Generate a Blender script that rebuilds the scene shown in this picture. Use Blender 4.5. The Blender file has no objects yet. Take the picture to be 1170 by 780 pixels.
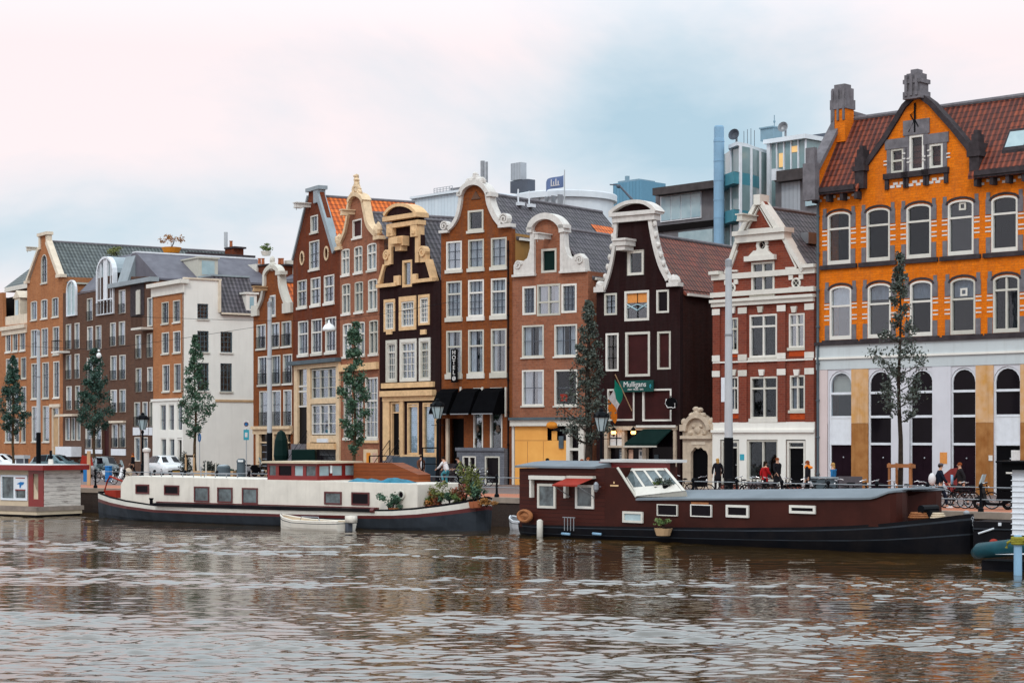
import bpy, math, random
import numpy as np
from mathutils import Vector, Matrix
from mathutils.geometry import tessellate_polygon
R = math.radians
rng = random.Random(11)
scene = bpy.context.scene
C = scene.collection
# survey constants of the lens: focal length, principal column and horizon row, eye height over the street
F, CX, HY, HC = 2150.0, 585.0, 500.0, 2.75
WATER_Z = -1.3

def W(x, s):
    return Vector(((x - CX) / s, F / s))

SPLITN = set('mast_collar awning_arm gable_trim stone_surround cornice keystone brick_apron pilaster_block awning_post spandrel_panel gable_coping mullion steel_stack bollard thwart drum_panel aerial roof_vent carved_crest oval_window_trim balcony_band eaves_cornice window_display glazing_bar tower_roof shelf_display shopfront shop_frame trim_rail wall shoes blue_emblem red_trim boathook stoop handrail pub_front'.split())
# ------------------------------------------------------------------ mesh building
class MB:
    def __init__(s):
        s.v = []; s.f = []; s.m = []; s.isl = []
    def add(s, vs, fs, mi=0):
        b = len(s.v); s.isl.append((b, len(s.f)))
        s.v.extend([tuple(p) for p in vs])
        for f in fs:
            s.f.append([i + b for i in f]); s.m.append(mi)
        return s
    def box(s, x0, x1, y0, y1, z0, z1, mi=0):
        if x0 > x1: x0, x1 = x1, x0
        if y0 > y1: y0, y1 = y1, y0
        if z0 > z1: z0, z1 = z1, z0
        v = [(x0,y0,z0),(x1,y0,z0),(x1,y1,z0),(x0,y1,z0),(x0,y0,z1),(x1,y0,z1),(x1,y1,z1),(x0,y1,z1)]
        return s.add(v, [(0,3,2,1),(4,5,6,7),(0,1,5,4),(1,2,6,5),(2,3,7,6),(3,0,4,7)], mi)
    def obox(s, c, ax, ay, az, mi=0):
        c = Vector(c); ax = Vector(ax); ay = Vector(ay); az = Vector(az)
        v = []
        for k in (-1, 1):
            for (i, j) in ((-1,-1),(1,-1),(1,1),(-1,1)):
                v.append(c + ax*i + ay*j + az*k)
        return s.add(v, [(0,3,2,1),(4,5,6,7),(0,1,5,4),(1,2,6,5),(2,3,7,6),(3,0,4,7)], mi)
    def plate(s, outer, holes, y0, y1, mi=0, back=True, hole_depth=None):
        """polygon in (x,z) with holes, extruded from y0 (front) to y1"""
        loops = [outer] + list(holes)
        tri = tessellate_polygon([[Vector((p[0], p[1], 0)) for p in l] for l in loops])
        flat = [p for l in loops for p in l]
        out = []
        for t in tri:
            a, b, c = (flat[i] for i in t)
            ar = (b[0]-a[0])*(c[1]-a[1]) - (b[1]-a[1])*(c[0]-a[0])
            if abs(ar) < 1e-9: continue
            out.append(t if ar > 0 else (t[0], t[2], t[1]))
        s.add([(p[0], y0, p[1]) for p in flat], out, mi)
        if back:
            s.add([(p[0], y1, p[1]) for p in flat], [tuple(reversed(t)) for t in out], mi)
        for li, l in enumerate(loops):
            n = len(l); ye = y1 if (li == 0 or hole_depth is None) else hole_depth
            ar = sum(l[i][0]*l[(i+1) % n][1] - l[(i+1) % n][0]*l[i][1] for i in range(n))
            ccw = ar > 0
            if li > 0: ccw = not ccw
            vs = [(p[0], y0, p[1]) for p in l] + [(p[0], ye, p[1]) for p in l]
            fs = []
            for i in range(n):
                j = (i+1) % n
                fs.append((i, i+n, j+n, j) if ccw else (i, j, j+n, i+n))
            s.add(vs, fs, mi)
        return s
    def prism(s, pts, y0, y1, mi=0):
        return s.plate(pts, [], y0, y1, mi)
    def xprism(s, pts, x0, x1, mi=0):
        """polygon in (y,z) extruded along x"""
        t = MB().plate(pts, [], 0, 1)
        vs = [(x0 + (x1-x0)*p[1], p[0], p[2]) for p in t.v]
        return s.add(vs, t.f, mi)
    def zprism(s, pts, z0, z1, mi=0):
        t = MB().plate(pts, [], 0, 1)
        vs = [(p[0], p[2], z0 + (z1-z0)*(1-p[1])) for p in t.v]
        return s.add(vs, t.f, mi)
    def tube(s, pts, r, n=6, mi=0, cap=True):
        pts = [Vector(p) for p in pts]
        rs = r if isinstance(r, (list, tuple)) else [r]*len(pts)
        vs = []
        for i, p in enumerate(pts):
            d = (pts[min(i+1, len(pts)-1)] - pts[max(i-1, 0)])
            if d.length < 1e-9: d = Vector((0,0,1))
            d.normalize()
            up = Vector((0,0,1)) if abs(d.z) < .9 else Vector((1,0,0))
            a = d.cross(up).normalized(); b = d.cross(a)
            for k in range(n):
                t = 2*math.pi*k/n
                vs.append(p + (a*math.cos(t) + b*math.sin(t))*rs[i])
        fs = []
        for i in range(len(pts)-1):
            for k in range(n):
                k2 = (k+1) % n
                fs.append((i*n+k, i*n+k2, (i+1)*n+k2, (i+1)*n+k))
        if cap:
            fs.append(tuple(range(n-1, -1, -1)))
            fs.append(tuple((len(pts)-1)*n+k for k in range(n)))
        return s.add(vs, fs, mi)
    def lathe(s, prof, cx=0, cy=0, n=12, mi=0):
        vs = []
        for (r, z) in prof:
            for k in range(n):
                t = 2*math.pi*k/n
                vs.append((cx + r*math.cos(t), cy + r*math.sin(t), z))
        fs = []
        for i in range(len(prof)-1):
            for k in range(n):
                k2 = (k+1) % n
                fs.append((i*n+k, i*n+k2, (i+1)*n+k2, (i+1)*n+k))
        fs.append(tuple(range(n-1, -1, -1))); fs.append(tuple((len(prof)-1)*n+k for k in range(n)))
        return s.add(vs, fs, mi)
    def torus(s, c, r, t, n=18, m=6, mi=0, axis='y', squash=1.0):
        vs = []; fs = []
        for i in range(n):
            a = 2*math.pi*i/n
            for k in range(m):
                b = 2*math.pi*k/m
                rr = r + t*math.cos(b); h = t*math.sin(b)
                p = (rr*math.cos(a), h, rr*math.sin(a)*squash)
                if axis == 'x': p = (p[1], p[0], p[2])
                if axis == 'z': p = (p[0], p[2], p[1])
                vs.append((c[0]+p[0], c[1]+p[1], c[2]+p[2]))
        for i in range(n):
            for k in range(m):
                fs.append((i*m+k, ((i+1) % n)*m+k, ((i+1) % n)*m+(k+1) % m, i*m+(k+1) % m))
        return s.add(vs, fs, mi)
    def ribbon(s, pts, w, y0, y1, mi=0, side=0.5):
        """strip of width w following a polyline in (x,z), thick from y0 to y1"""
        n = len(pts); L = []; Rr = []
        for i in range(n):
            a = Vector(pts[max(i-1, 0)]); b = Vector(pts[min(i+1, n-1)])
            d = (b-a)
            if d.length < 1e-9: d = Vector((1, 0))
            d.normalize(); nn = Vector((-d.y, d.x)); p = Vector(pts[i])
            ww = w[i] if isinstance(w, (list, tuple)) else w
            L.append(p + nn*ww*side); Rr.append(p - nn*ww*(1-side))
        for i in range(n-1):
            q = [L[i], Rr[i], Rr[i+1], L[i+1]]
            v = [(p.x, y0, p.y) for p in q] + [(p.x, y1, p.y) for p in q]
            s.add(v, [(0,1,2,3),(7,6,5,4),(0,4,5,1),(1,5,6,2),(2,6,7,3),(3,7,4,0)], mi)
        return s
    def blob(s, c, rx, ry, rz, n=8, m=6, mi=0, jit=0.0):
        vs = []; fs = []
        for i in range(m+1):
            a = math.pi*i/m
            for k in range(n):
                b = 2*math.pi*k/n
                q = 1 + rng.uniform(-jit, jit)
                vs.append((c[0]+rx*q*math.sin(a)*math.cos(b), c[1]+ry*q*math.sin(a)*math.sin(b), c[2]+rz*q*math.cos(a)))
        for i in range(m):
            for k in range(n):
                k2 = (k+1) % n
                fs.append((i*n+k, (i+1)*n+k, (i+1)*n+k2, i*n+k2))
        return s.add(vs, fs, mi)
    def pieces(s):
        if not s.isl: return [s]
        A = np.array(s.v); st = s.isl+[(len(s.v), len(s.f))]; k = len(s.isl)
        lo = np.array([A[st[i][0]:st[i+1][0]].min(0) for i in range(k)]); hi = np.array([A[st[i][0]:st[i+1][0]].max(0) for i in range(k)])
        size = (hi-lo).max(1); par = list(range(k))
        def find(i):
            while par[i] != i: i = par[i]
            return i
        for i in range(k):
            g = np.maximum(0, np.maximum(lo[i]-hi, lo-hi[i])); near = np.sqrt((g**2).sum(1)) <= np.maximum(.02, .42*np.maximum(size, size[i]))
            for j in np.nonzero(near)[0]:
                a, b = find(i), find(int(j))
                if a != b: par[max(a, b)] = min(a, b)
        out = {}
        for i in range(k):
            m = out.setdefault(find(i), MB()); v0, f0 = st[i]; v1, f1 = st[i+1]; base = len(m.v)
            m.v += s.v[v0:v1]; m.f += [[q-v0+base for q in f] for f in s.f[f0:f1]]; m.m += s.m[f0:f1]
        return list(out.values())
    def build(s, name, mats, parent=None, smooth=False, label=None, bevel=0):
        if name in SPLITN and parent is not None:
            ps = s.pieces()
            if len(ps) > 1: return [p._build(name, mats, parent, smooth, label, bevel) for p in ps][0]
        return s._build(name, mats, parent, smooth, label, bevel)
    def _build(s, name, mats, parent=None, smooth=False, label=None, bevel=0):
        me = bpy.data.meshes.new(name)
        me.from_pydata(s.v, [], s.f)
        if not isinstance(mats, (list, tuple)): mats = [mats]
        for m in mats: me.materials.append(MAT(m) if isinstance(m, str) else m)
        if len(mats) > 1: me.polygons.foreach_set('material_index', s.m)
        if smooth:
            me.polygons.foreach_set('use_smooth', [True]*len(me.polygons))
        me.update()
        o = bpy.data.objects.new(name, me); C.objects.link(o)
        if parent is not None: o.parent = parent
        if label: o['label'] = label
        if bevel:
            b = o.modifiers.new('bevel', 'BEVEL'); b.width = bevel; b.segments = 2; b.limit_method = 'ANGLE'
        return o

def tag(o, label=None, cat=None, group=None, kind=None):
    if label: o['label'] = label
    if cat: o['category'] = cat
    if group: o['group'] = group
    if kind: o['kind'] = kind
    return o
def empty(name, loc=(0,0,0), rz=0.0, label=None, cat=None, group=None):
    o = bpy.data.objects.new(name, None); C.objects.link(o)
    o.empty_display_size = .3
    o.location = loc; o.rotation_euler = (0, 0, rz)
    return tag(o, label, cat, group)
def copy_tree(o, parent=None):
    c = o.copy(); C.objects.link(c); c.parent = parent
    for ch in [x for x in KIDS.get(o.name, o.children)]: copy_tree(ch, c)
    return c
KIDS = {}

# ------------------------------------------------------------------ materials
MATS = {}
def MAT(n): return MATS[n]
class NT:
    def __init__(s, name):
        m = bpy.data.materials.new(name); m.use_nodes = True
        s.m = m; s.t = m.node_tree; s.b = s.t.nodes['Principled BSDF']; s.out = s.t.nodes['Material Output']
        MATS[name] = m
    def n(s, typ, **kw):
        nd = s.t.nodes.new(typ)
        for k, v in kw.items():
            if k.startswith('i_'): nd.inputs[k[2:].replace('_', ' ')].default_value = v
            else: setattr(nd, k, v)
        return nd
    def l(s, a, b): s.t.links.new(a, b)
    def math(s, op, a, b=None, c=None):
        nd = s.t.nodes.new('ShaderNodeMath'); nd.operation = op
        for i, q in enumerate((a, b, c)):
            if q is None: continue
            if isinstance(q, (int, float)): nd.inputs[i].default_value = q
            else: s.l(q, nd.inputs[i])
        return nd.outputs[0]
    def mix(s, fac, a, b, blend='MIX'):
        nd = s.t.nodes.new('ShaderNodeMix'); nd.data_type = 'RGBA'; nd.blend_type = blend
        for inp, q in ((nd.inputs[0], fac), (nd.inputs[6], a), (nd.inputs[7], b)):
            if isinstance(q, (int, float)): inp.default_value = q
            elif isinstance(q, (tuple, list)): inp.default_value = (*q[:3], 1)
            else: s.l(q, inp)
        return nd.outputs[2]
    def noise(s, scale, detail=3, vec=None, rough=.55):
        nd = s.n('ShaderNodeTexNoise'); nd.inputs['Scale'].default_value = scale
        nd.inputs['Detail'].default_value = detail; nd.inputs['Roughness'].default_value = rough
        if vec is not None: s.l(vec, nd.inputs['Vector'])
        return nd.outputs['Fac']
    def ramp(s, fac, lo, hi):
        nd = s.t.nodes.new('ShaderNodeMapRange'); s.l(fac, nd.inputs[0])
        nd.inputs[1].default_value = lo; nd.inputs[2].default_value = hi
        return nd.outputs[0]
    def ramp2(s, fac, a, b):
        nd = s.t.nodes.new('ShaderNodeMapRange'); s.l(fac, nd.inputs[0]); nd.inputs[3].default_value = a; nd.inputs[4].default_value = b
        return nd.outputs[0]
    def obj(s):
        return s.n('ShaderNodeTexCoord').outputs['Object']
    def xyz(s, v):
        nd = s.n('ShaderNodeSeparateXYZ'); s.l(v, nd.inputs[0]); return nd.outputs
    def comb(s, x, y, z):
        nd = s.n('ShaderNodeCombineXYZ')
        for i, q in enumerate((x, y, z)):
            if isinstance(q, (int, float)): nd.inputs[i].default_value = q
            else: s.l(q, nd.inputs[i])
        return nd.outputs[0]
    def bump(s, h, strength=.3, dist=.02):
        nd = s.n('ShaderNodeBump'); nd.inputs['Strength'].default_value = strength; nd.inputs['Distance'].default_value = dist
        s.l(h, nd.inputs['Height']); s.l(nd.outputs[0], s.b.inputs['Normal'])
    def col(s, c): s.l(c, s.b.inputs['Base Color'])
    def rough(s, r): s.b.inputs['Roughness'].default_value = r

def m_brick(name, c1, c2, mortar, scale=1.0, stain=.5, dirt=(.5,.5,.5)):
    t = NT(name); o = t.obj(); x, y, z = t.xyz(o)
    v = t.comb(t.math('ADD', x, y), z, 0)
    br = t.n('ShaderNodeTexBrick'); t.l(v, br.inputs['Vector'])
    br.inputs['Color1'].default_value = (*c1, 1); br.inputs['Color2'].default_value = (*c2, 1)
    br.inputs['Mortar'].default_value = (*mortar, 1); br.inputs['Scale'].default_value = 1
    br.inputs['Brick Width'].default_value = .24*scale; br.inputs['Row Height'].default_value = .085*scale
    br.inputs['Mortar Size'].default_value = .010*scale; br.inputs['Bias'].default_value = -.1
    n1 = t.ramp(t.noise(.55, 5, o, .65), .35, .75)
    sv = t.comb(t.math('MULTIPLY', t.math('ADD', x, y), 2.2), t.math('MULTIPLY', z, .22), 0)
    n2 = t.ramp(t.noise(1.0, 4, sv, .65), .40, .72)
    n3 = t.ramp(t.noise(7, 3, o), .3, .75)
    c = t.mix(t.math('MULTIPLY', n1, stain), br.outputs['Color'], tuple(a*b for a, b in zip(c2, (.62,.55,.55))))
    c = t.mix(t.math('MULTIPLY', n2, stain*.95), c, tuple(.5*a*b + .5*b*.18 for a, b in zip(c2, dirt)))
    c = t.mix(t.math('MULTIPLY', n3, .45), c, tuple(min(1, a*1.3) for a in c1))
    n4 = t.ramp(t.noise(19, 3, o, .7), .45, .8); c = t.mix(t.math('MULTIPLY', n4, .55), c, tuple(a*.42 for a in c2))
    t.col(c); t.rough(.85); t.b.inputs['Specular IOR Level'].default_value = .05
    t.bump(br.outputs['Fac'], -.4, .01)
def m_plain(name, c, rough=.6, var=.12, scale=1.5, bumpy=0, c2=None, metal=0, coat=0, streak=.0):
    t = NT(name); o = t.obj()
    n = t.ramp(t.noise(scale, 5, o, .6), .3, .72)
    d = c2 or tuple(a*(1-var*2.2) for a in c)
    k = t.mix(n, c, d)
    if streak:
        x, y, z = t.xyz(o)
        sv = t.comb(t.math('MULTIPLY', t.math('ADD', x, y), 3.0), t.math('MULTIPLY', z, .3), 0)
        n2 = t.ramp(t.noise(1.2, 4, sv, .65), .5, .85)
        k = t.mix(t.math('MULTIPLY', n2, streak), k, tuple(a*.45 for a in (c[0], c[1]*.93, c[2]*.85)))
    t.col(k); t.rough(rough); t.b.inputs['Metallic'].default_value = metal
    t.b.inputs['Coat Weight'].default_value = coat; t.b.inputs['Specular IOR Level'].default_value = .5 if coat or metal else (.04 if max(c) < .035 else .14)
    if bumpy: t.bump(t.noise(scale*8, 4, o), bumpy, .02)
    return t
def m_tile(name, c1, c2, axis='y', course=.32, width=.34, moss=.3, mossc=(.06,.06,.03)):
    """clay pantiles: columns along one axis, courses down the slope"""
    t = NT(name); o = t.obj(); x, y, z = t.xyz(o)
    a = y if axis == 'y' else x
    zz = t.math('DIVIDE', z, course); aa = t.math('DIVIDE', a, width)
    fz = t.math('FRACT', zz); wa = t.math('SINE', t.math('MULTIPLY', aa, 2*math.pi))
    idc = t.comb(t.math('FLOOR', aa), t.math('FLOOR', zz), 0)
    wn = t.n('ShaderNodeTexWhiteNoise'); wn.noise_dimensions = '3D'; t.l(idc, wn.inputs[0])
    n1 = t.ramp(t.noise(.8, 5, o, .65), .35, .7)
    c = t.mix(wn.outputs['Value'], c1, c2)
    c = t.mix(t.math('MULTIPLY', n1, moss), c, mossc)
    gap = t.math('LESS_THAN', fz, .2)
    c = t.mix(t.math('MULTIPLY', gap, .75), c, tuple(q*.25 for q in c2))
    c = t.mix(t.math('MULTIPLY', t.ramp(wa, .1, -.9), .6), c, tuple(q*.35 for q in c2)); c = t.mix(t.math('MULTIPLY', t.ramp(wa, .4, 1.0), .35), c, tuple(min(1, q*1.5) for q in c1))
    t.col(c); t.rough(.6); t.b.inputs['Specular IOR Level'].default_value = .2
    h = t.math('ADD', t.math('MULTIPLY', wa, .35), t.math('MULTIPLY', t.math('SUBTRACT', 1.0, fz), .8))
    t.bump(h, .8, .06)
def m_planks(name, c1, c2, pitch=.16, axis='z', dark=.25, rough=.6, weather=None):
    t = NT(name); o = t.obj(); x, y, z = t.xyz(o)
    a = {'z': z, 'x': x, 'y': y}[axis]
    p = t.math('DIVIDE', a, pitch); f = t.math('FRACT', p)
    wn = t.n('ShaderNodeTexWhiteNoise'); wn.noise_dimensions = '1D'; t.l(t.math('FLOOR', p), wn.inputs['W'])
    sv = t.comb(t.math('MULTIPLY', t.math('ADD', x, y), 1.2), 0, t.math('MULTIPLY', z, 9.0)) if axis == 'z' else o
    g = t.ramp(t.noise(2.0, 5, sv, .6), .3, .75)
    c = t.mix(t.math('ADD', t.math('MULTIPLY', wn.outputs['Value'], .5), t.math('MULTIPLY', g, .5)), c1, c2)
    if weather: c = t.mix(t.ramp(t.noise(.9, 5, sv, .7), .5, .72), c, weather)
    gap = t.math('LESS_THAN', f, .1)
    c = t.mix(t.math('MULTIPLY', gap, 1-dark), c, tuple(q*.2 for q in c2))
    t.col(c); t.rough(rough); t.b.inputs['Specular IOR Level'].default_value = .15; t.bump(t.math('LESS_THAN', t.math('SUBTRACT', 1, f), .9), .5, .02)

# brickwork of each house
m_brick('brick_orange', (.80,.195,.010), (.60,.125,.005), (.50,.15,.02), 1.5, .35)
m_brick('brick_red', (.25,.058,.034), (.165,.036,.024), (.21,.10,.07), 1.5, .4)
m_brick('brick_rust', (.27,.078,.022), (.175,.045,.013), (.14,.07,.035), 1.5, .55)
m_brick('brick_brown_red', (0.177,0.041,0.016), (0.109,0.024,0.010), (0.109,0.049,0.029), 1.6, .6)
m_brick('brick_pink', (.35,.135,.075), (.23,.078,.042), (.26,.15,.10), 1.6, .5)
m_brick('brick_brown', (0.139,0.070,0.045), (0.090,0.045,0.031), (0.123,0.082,0.066), 1.7, .5)
m_brick('brick_tan', (.45,.185,.078), (.33,.12,.048), (.34,.18,.10), 1.7, .4)
m_brick('brick_mixed', (.45,.155,.085), (.31,.085,.04), (.38,.22,.16), 1.0, .7)
m_brick('brick_black', (.024,.009,.009), (.015,.006,.006), (.02,.009,.009), 1.0, .25)
m_brick('brick_black_brown', (.040,.013,.010), (.022,.008,.007), (.04,.02,.018), 1.0, .35)  # blackish brown brick of the pub side wall and the narrow house
m_brick('brick_grey', (0.168,0.175,0.203), (0.126,0.133,0.154), (0.091,0.091,0.105), 1.6, .4)
m_plain('black_tar', (.026,.012,.012), .55, .2, 2, .05)
def vary(name, lo):
    t = NT.__new__(NT); m = MATS[name]; t.m = m; t.t = m.node_tree; t.b = t.t.nodes['Principled BSDF']
    l = t.b.inputs['Base Color'].links[0]; src = l.from_socket; r = t.n('ShaderNodeObjectInfo').outputs['Random']
    t.col(t.mix(t.math('MULTIPLY', r, 1.0), src, tuple([lo]*3), 'MIX') if False else t.mix(1.0, src, t.comb(t.ramp2(r, lo, 1), t.ramp2(r, lo, 1), t.ramp2(r, lo*.93, 1)), 'MULTIPLY'))
m_plain('near_black', (.012,.010,.010), .9)
m_plain('room_dark', (.012,.010,.010), .9, .3, .6)  # backing sheet behind the windows, the room's darkness painted into its colour
m_plain('white', (.80,.76,.70), .5, .06, 3, streak=.12)
vary('white', .66)
m_plain('white_cool', (.74,.76,.80), .5, .06, 3, streak=.18)
m_plain('cream', (.74,.63,.50), .6, .10, 2, streak=.25)
m_plain('cream_gold', (.76,.56,.36), .65, .12, 3, .1, streak=.25)
m_plain('stone_yellow', (.80,.52,.28), .65, .14, 3, .1, streak=.2)
m_plain('stone_buff', (.62,.50,.38), .75, .15, 3, .2, streak=.35)
m_plain('stone_white', (.70,.66,.62), .7, .10, 4, .25, streak=.35)
m_plain('stone_grey', (.20,.185,.20), .85, .2, 3, .25, streak=.3)
m_plain('stone_dark', (.060,.048,.052), .85, .25, 3, .25)
m_plain('plaster_white', (.82,.79,.73), .8, .05, .5, .05, streak=.15)
m_plain('plaster_pink', (.70,.58,.56), .8, .08, .5, .05, streak=.2)
m_plain('plaster_grey', (.56,.60,.61), .75, .05, .6, .05, streak=.25)
m_plain('plaster_lilac', (.66,.65,.69), .75, .05, .6, .05, streak=.15)
m_plain('ochre_plaster', (.58,.29,.08), .8, .1, 1.6, .1, c2=(.64,.43,.28), streak=.5)
m_plain('ochre_dark', (.27,.10,.025), .8, .1, 1.6, .1, c2=(.42,.20,.07), streak=.6)
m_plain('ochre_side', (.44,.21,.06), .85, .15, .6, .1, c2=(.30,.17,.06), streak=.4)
m_plain('plywood', (.86,.43,.11), .7, .08, .9, 0, c2=(.76,.34,.08))
m_plain('black_paint', (.004,.004,.005), .4, .1)
m_plain('black_metal', (.006,.007,.009), .45, .1)
m_plain('black_cloth', (.003,.003,.004), .9, .2, 2)
m_plain('dark_green', (.006,.020,.018), .45, .1)
m_plain('dark_blue', (.05,.08,.11), .5, .1)
m_plain('slate_paint', (.10,.13,.15), .6, .15)
m_plain('grey_metal', (.30,.31,.33), .45, .12, 2, metal=.3)
m_plain('pole_grey', (.46,.48,.50), .5, .06)
m_plain('zinc', (.30,.35,.38), .5, .12, 1.2, metal=.2, streak=.15)
m_plain('blue_grey', (.22,.33,.40), .5, .1, 1.2, streak=.2)
m_plain('light_blue', (.25,.42,.58), .5, .08, 1.2, streak=.2)
m_plain('teal_paint', (.07,.25,.31), .5, .1, 1.2, streak=.1)
m_plain('concrete', (.19,.18,.19), .85, .15, 1.2, .1, streak=.5)
m_plain('concrete_dark', (.085,.072,.072), .85, .2, 1.5, .1, streak=.5)
m_plain('rooftop_white', (.72,.76,.80), .6, .05, .5, streak=.15)
m_planks('corrugated_white', (.66,.73,.78), (.56,.64,.70), .45, 'x', .7, .5)
m_planks('corrugated_blue', (.14,.30,.42), (.11,.25,.36), .7, 'x', .5, .5)
m_planks('corrugated_grey', (.40,.42,.45), (.33,.35,.38), .35, 'x', .5, .5)
m_plain('dark_steel', (.09,.10,.125), .5, .1, 1)
m_plain('orange_paint', (.75,.27,.03), .6, .1)
m_plain('red_paint', (.22,.012,.010), .4, .1, 2, coat=.2)
m_plain('maroon_paint', (.11,.012,.012), .4, .15, 2, coat=.2)
m_plain('red_cloth', (.30,.03,.018), .8, .1, 3)
m_plain('hull_grey', (.040,.048,.060), .5, .25, 1.0, streak=.5)
m_plain('hull_black', (.005,.006,.009), .45, .3, 1.0, streak=.3, c2=(.014,.012,.013))
m_plain('boat_white', (.74,.68,.60), .45, .07, 1.5, streak=.35)
m_plain('boat_cream', (.62,.50,.36), .5, .1, 1.5)
m_plain('boat_roof', (.19,.215,.24), .7, .12, .7, streak=.0)
m_plain('boat_roof_white', (.64,.62,.60), .7, .1, .6)
m_planks('planks_dark_red', (.062,.013,.008), (.034,.008,.006), .17, 'z', .3, .5)
m_plain('panel_dark_red', (.052,.012,.008), .5, .2, .8, streak=.2)
m_planks('planks_brown', (.27,.075,.022), (.15,.035,.012), .17, 'z', .3, .55)
m_planks('planks_weathered', (.66,.60,.54), (.50,.45,.42), .22, 'z', .5, .75, weather=(.10,.07,.06))
m_plain('wood_pale', (.55,.36,.20), .7, .12, 2)
m_plain('wood_stake', (.38,.15,.06), .7, .2, 3)
m_plain('deck', (.30,.24,.20), .8, .2, 2)
m_plain('tarp_teal', (.02,.20,.30), .5, .25, 3, .4)
m_plain('tube_teal', (.010,.062,.08), .4, .2, 2)
m_plain('rope_green', (.30,.27,.04), .9, .2, 8)
m_plain('rubber', (.010,.010,.011), .7, .1)
m_plain('chrome', (.5,.5,.52), .25, .05, 3, metal=.9)
m_plain('car_white', (.78,.80,.82), .25, .02, 1, coat=.6)
m_plain('car_dark', (.015,.03,.035), .25, .1, 1, coat=.6)
m_plain('car_teal', (.05,.12,.14), .3, .1, 1, coat=.6)
m_plain('bark', (.10,.065,.035), .9, .3, 6, .4)
m_plain('bark_dark', (.045,.032,.025), .9, .3, 6, .4)
m_plain('terracotta', (.40,.13,.06), .8, .15, 3)
m_plain('quay_stone', (.34,.27,.22), .85, .15, 2, .2, streak=.2)
m_brick('quay_brick', (.055,.036,.030), (.035,.024,.020), (.05,.04,.035), 1.2, .5)
m_plain('skin', (.55,.30,.20), .6, .05)
m_plain('blue_sign', (.02,.16,.42), .4, .05)
m_plain('sign_teal', (.05,.35,.45), .4, .05)
m_plain('pub_green', (.010,.070,.060), .5, .05)
m_plain('flag_green', (.01,.22,.15), .8, .1)
m_plain('flag_blue', (.16,.22,.40), .8, .1)
m_plain('lamp_globe', (.80,.82,.82), .3, .02)
m_plain('paper', (.75,.72,.70), .7, .1, 9)
m_plain('paper_orange', (.75,.30,.08), .7, .1, 9)
m_plain('paper_pink', (.75,.48,.36), .7, .2, 9)
m_plain('hivis', (.85,.22,.02), .7, .1)
m_plain('brick_panel_red', (.50,.070,.015), .8, .15, 5)
for nm, c in (('coat_black', (.014,.013,.016)), ('coat_red', (.42,.012,.015)), ('coat_blue', (.02,.14,.32)), ('coat_grey', (.10,.09,.10)),
              ('cloth_navy', (.012,.016,.028)), ('cloth_white', (.72,.68,.68)), ('cloth_pink', (.66,.42,.40)), ('cloth_orange', (.80,.22,.02)),
              ('cloth_teal', (.06,.25,.30)), ('cloth_dark', (.02,.018,.02)), ('hair_dark', (.02,.012,.008)), ('hair_red', (.22,.05,.012)),
              ('hair_blond', (.45,.25,.08)), ('cloth_brown', (.12,.05,.03)), ('cloth_yellow', (.75,.42,.05))):
    m_plain(nm, c, .85, .12, 6)
m_tile('tiles_slate', (.115,.100,.115), (.060,.052,.064))
m_tile('tiles_slate_x', (.15,.14,.155), (.085,.08,.09), 'x')
m_tile('tiles_orange', (.72,.155,.022), (.52,.095,.014), moss=.15)
m_tile('tiles_red', (.22,.050,.030), (.085,.026,.022), moss=.4)
m_tile('tiles_red_x', (.25,.055,.024), (.085,.024,.018), 'x', .30, .30, moss=.5, mossc=(.05,.028,.032))
m_tile('tiles_green_grey', (.135,.15,.15), (.07,.082,.085))
m_plain('slate_flat', (.15,.145,.17), .6, .15, 1.2, c2=(.10,.095,.115))

# window glass: a thin see-through pane with a mirror-like skin
t = NT('glass'); t.t.nodes.remove(t.b)
tr = t.n('ShaderNodeBsdfTransparent'); tr.inputs[0].default_value = (.90,.93,.95,1)
gl = t.n('ShaderNodeBsdfGlossy'); gl.inputs['Roughness'].default_value = .03; gl.inputs['Color'].default_value = (.85,.93,1,1)
fr = t.n('ShaderNodeFresnel'); fr.inputs[0].default_value = 1.5
bp = t.n('ShaderNodeBump'); bp.inputs['Strength'].default_value = .12; bp.inputs['Distance'].default_value = .05
t.l(t.noise(1.3, 2, t.obj()), bp.inputs['Height']); t.l(bp.outputs[0], gl.inputs['Normal'])
oi = t.n('ShaderNodeObjectInfo').outputs['Random']; mx = t.n('ShaderNodeMixShader'); t.l(t.math('ADD', t.math('MULTIPLY', fr.outputs[0], .5), t.math('MULTIPLY', t.math('POWER', oi, 4.0), .22)), mx.inputs[0])
t.l(tr.outputs[0], mx.inputs[1]); t.l(gl.outputs[0], mx.inputs[2]); t.l(mx.outputs[0], t.out.inputs[0])
# frosted office glass
t = m_plain('glass_milky', (.26,.36,.37), .12, .2, .35, c2=(.13,.20,.21)); t.b.inputs['Specular IOR Level'].default_value = .7
t = m_plain('glass_blue', (.22,.36,.42), .1, .15, .8, c2=(.42,.55,.58)); t.b.inputs['Specular IOR Level'].default_value = .7
t = m_plain('glass_dark', (.006,.004,.007), .08, .2, .8); t.b.inputs['Specular IOR Level'].default_value = .12
t = m_plain('glass_boat', (.15,.19,.20), .1, .2, 2.2, c2=(.012,.016,.018)); t.b.inputs['Specular IOR Level'].default_value = .6
t = m_plain('glass_pale', (.42,.52,.54), .15, .2, 1.5, c2=(.30,.40,.43))
m_plain('curtain_pale', (.56,.58,.61), .9, .15, 2)
m_plain('curtain', (.26,.28,.32), .9, .15, 2)
m_planks('blinds', (.55,.68,.78), (.45,.58,.68), .13, 'z', .3, .7)
m_plain('curtain_warm', (.18,.13,.10), .9, .2, 2)
m_plain('door_plum', (.016,.007,.012), .5, .2, 1.2)
m_plain('panel_oxblood', (.050,.010,.010), .6, .2, 1.2)
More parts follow.
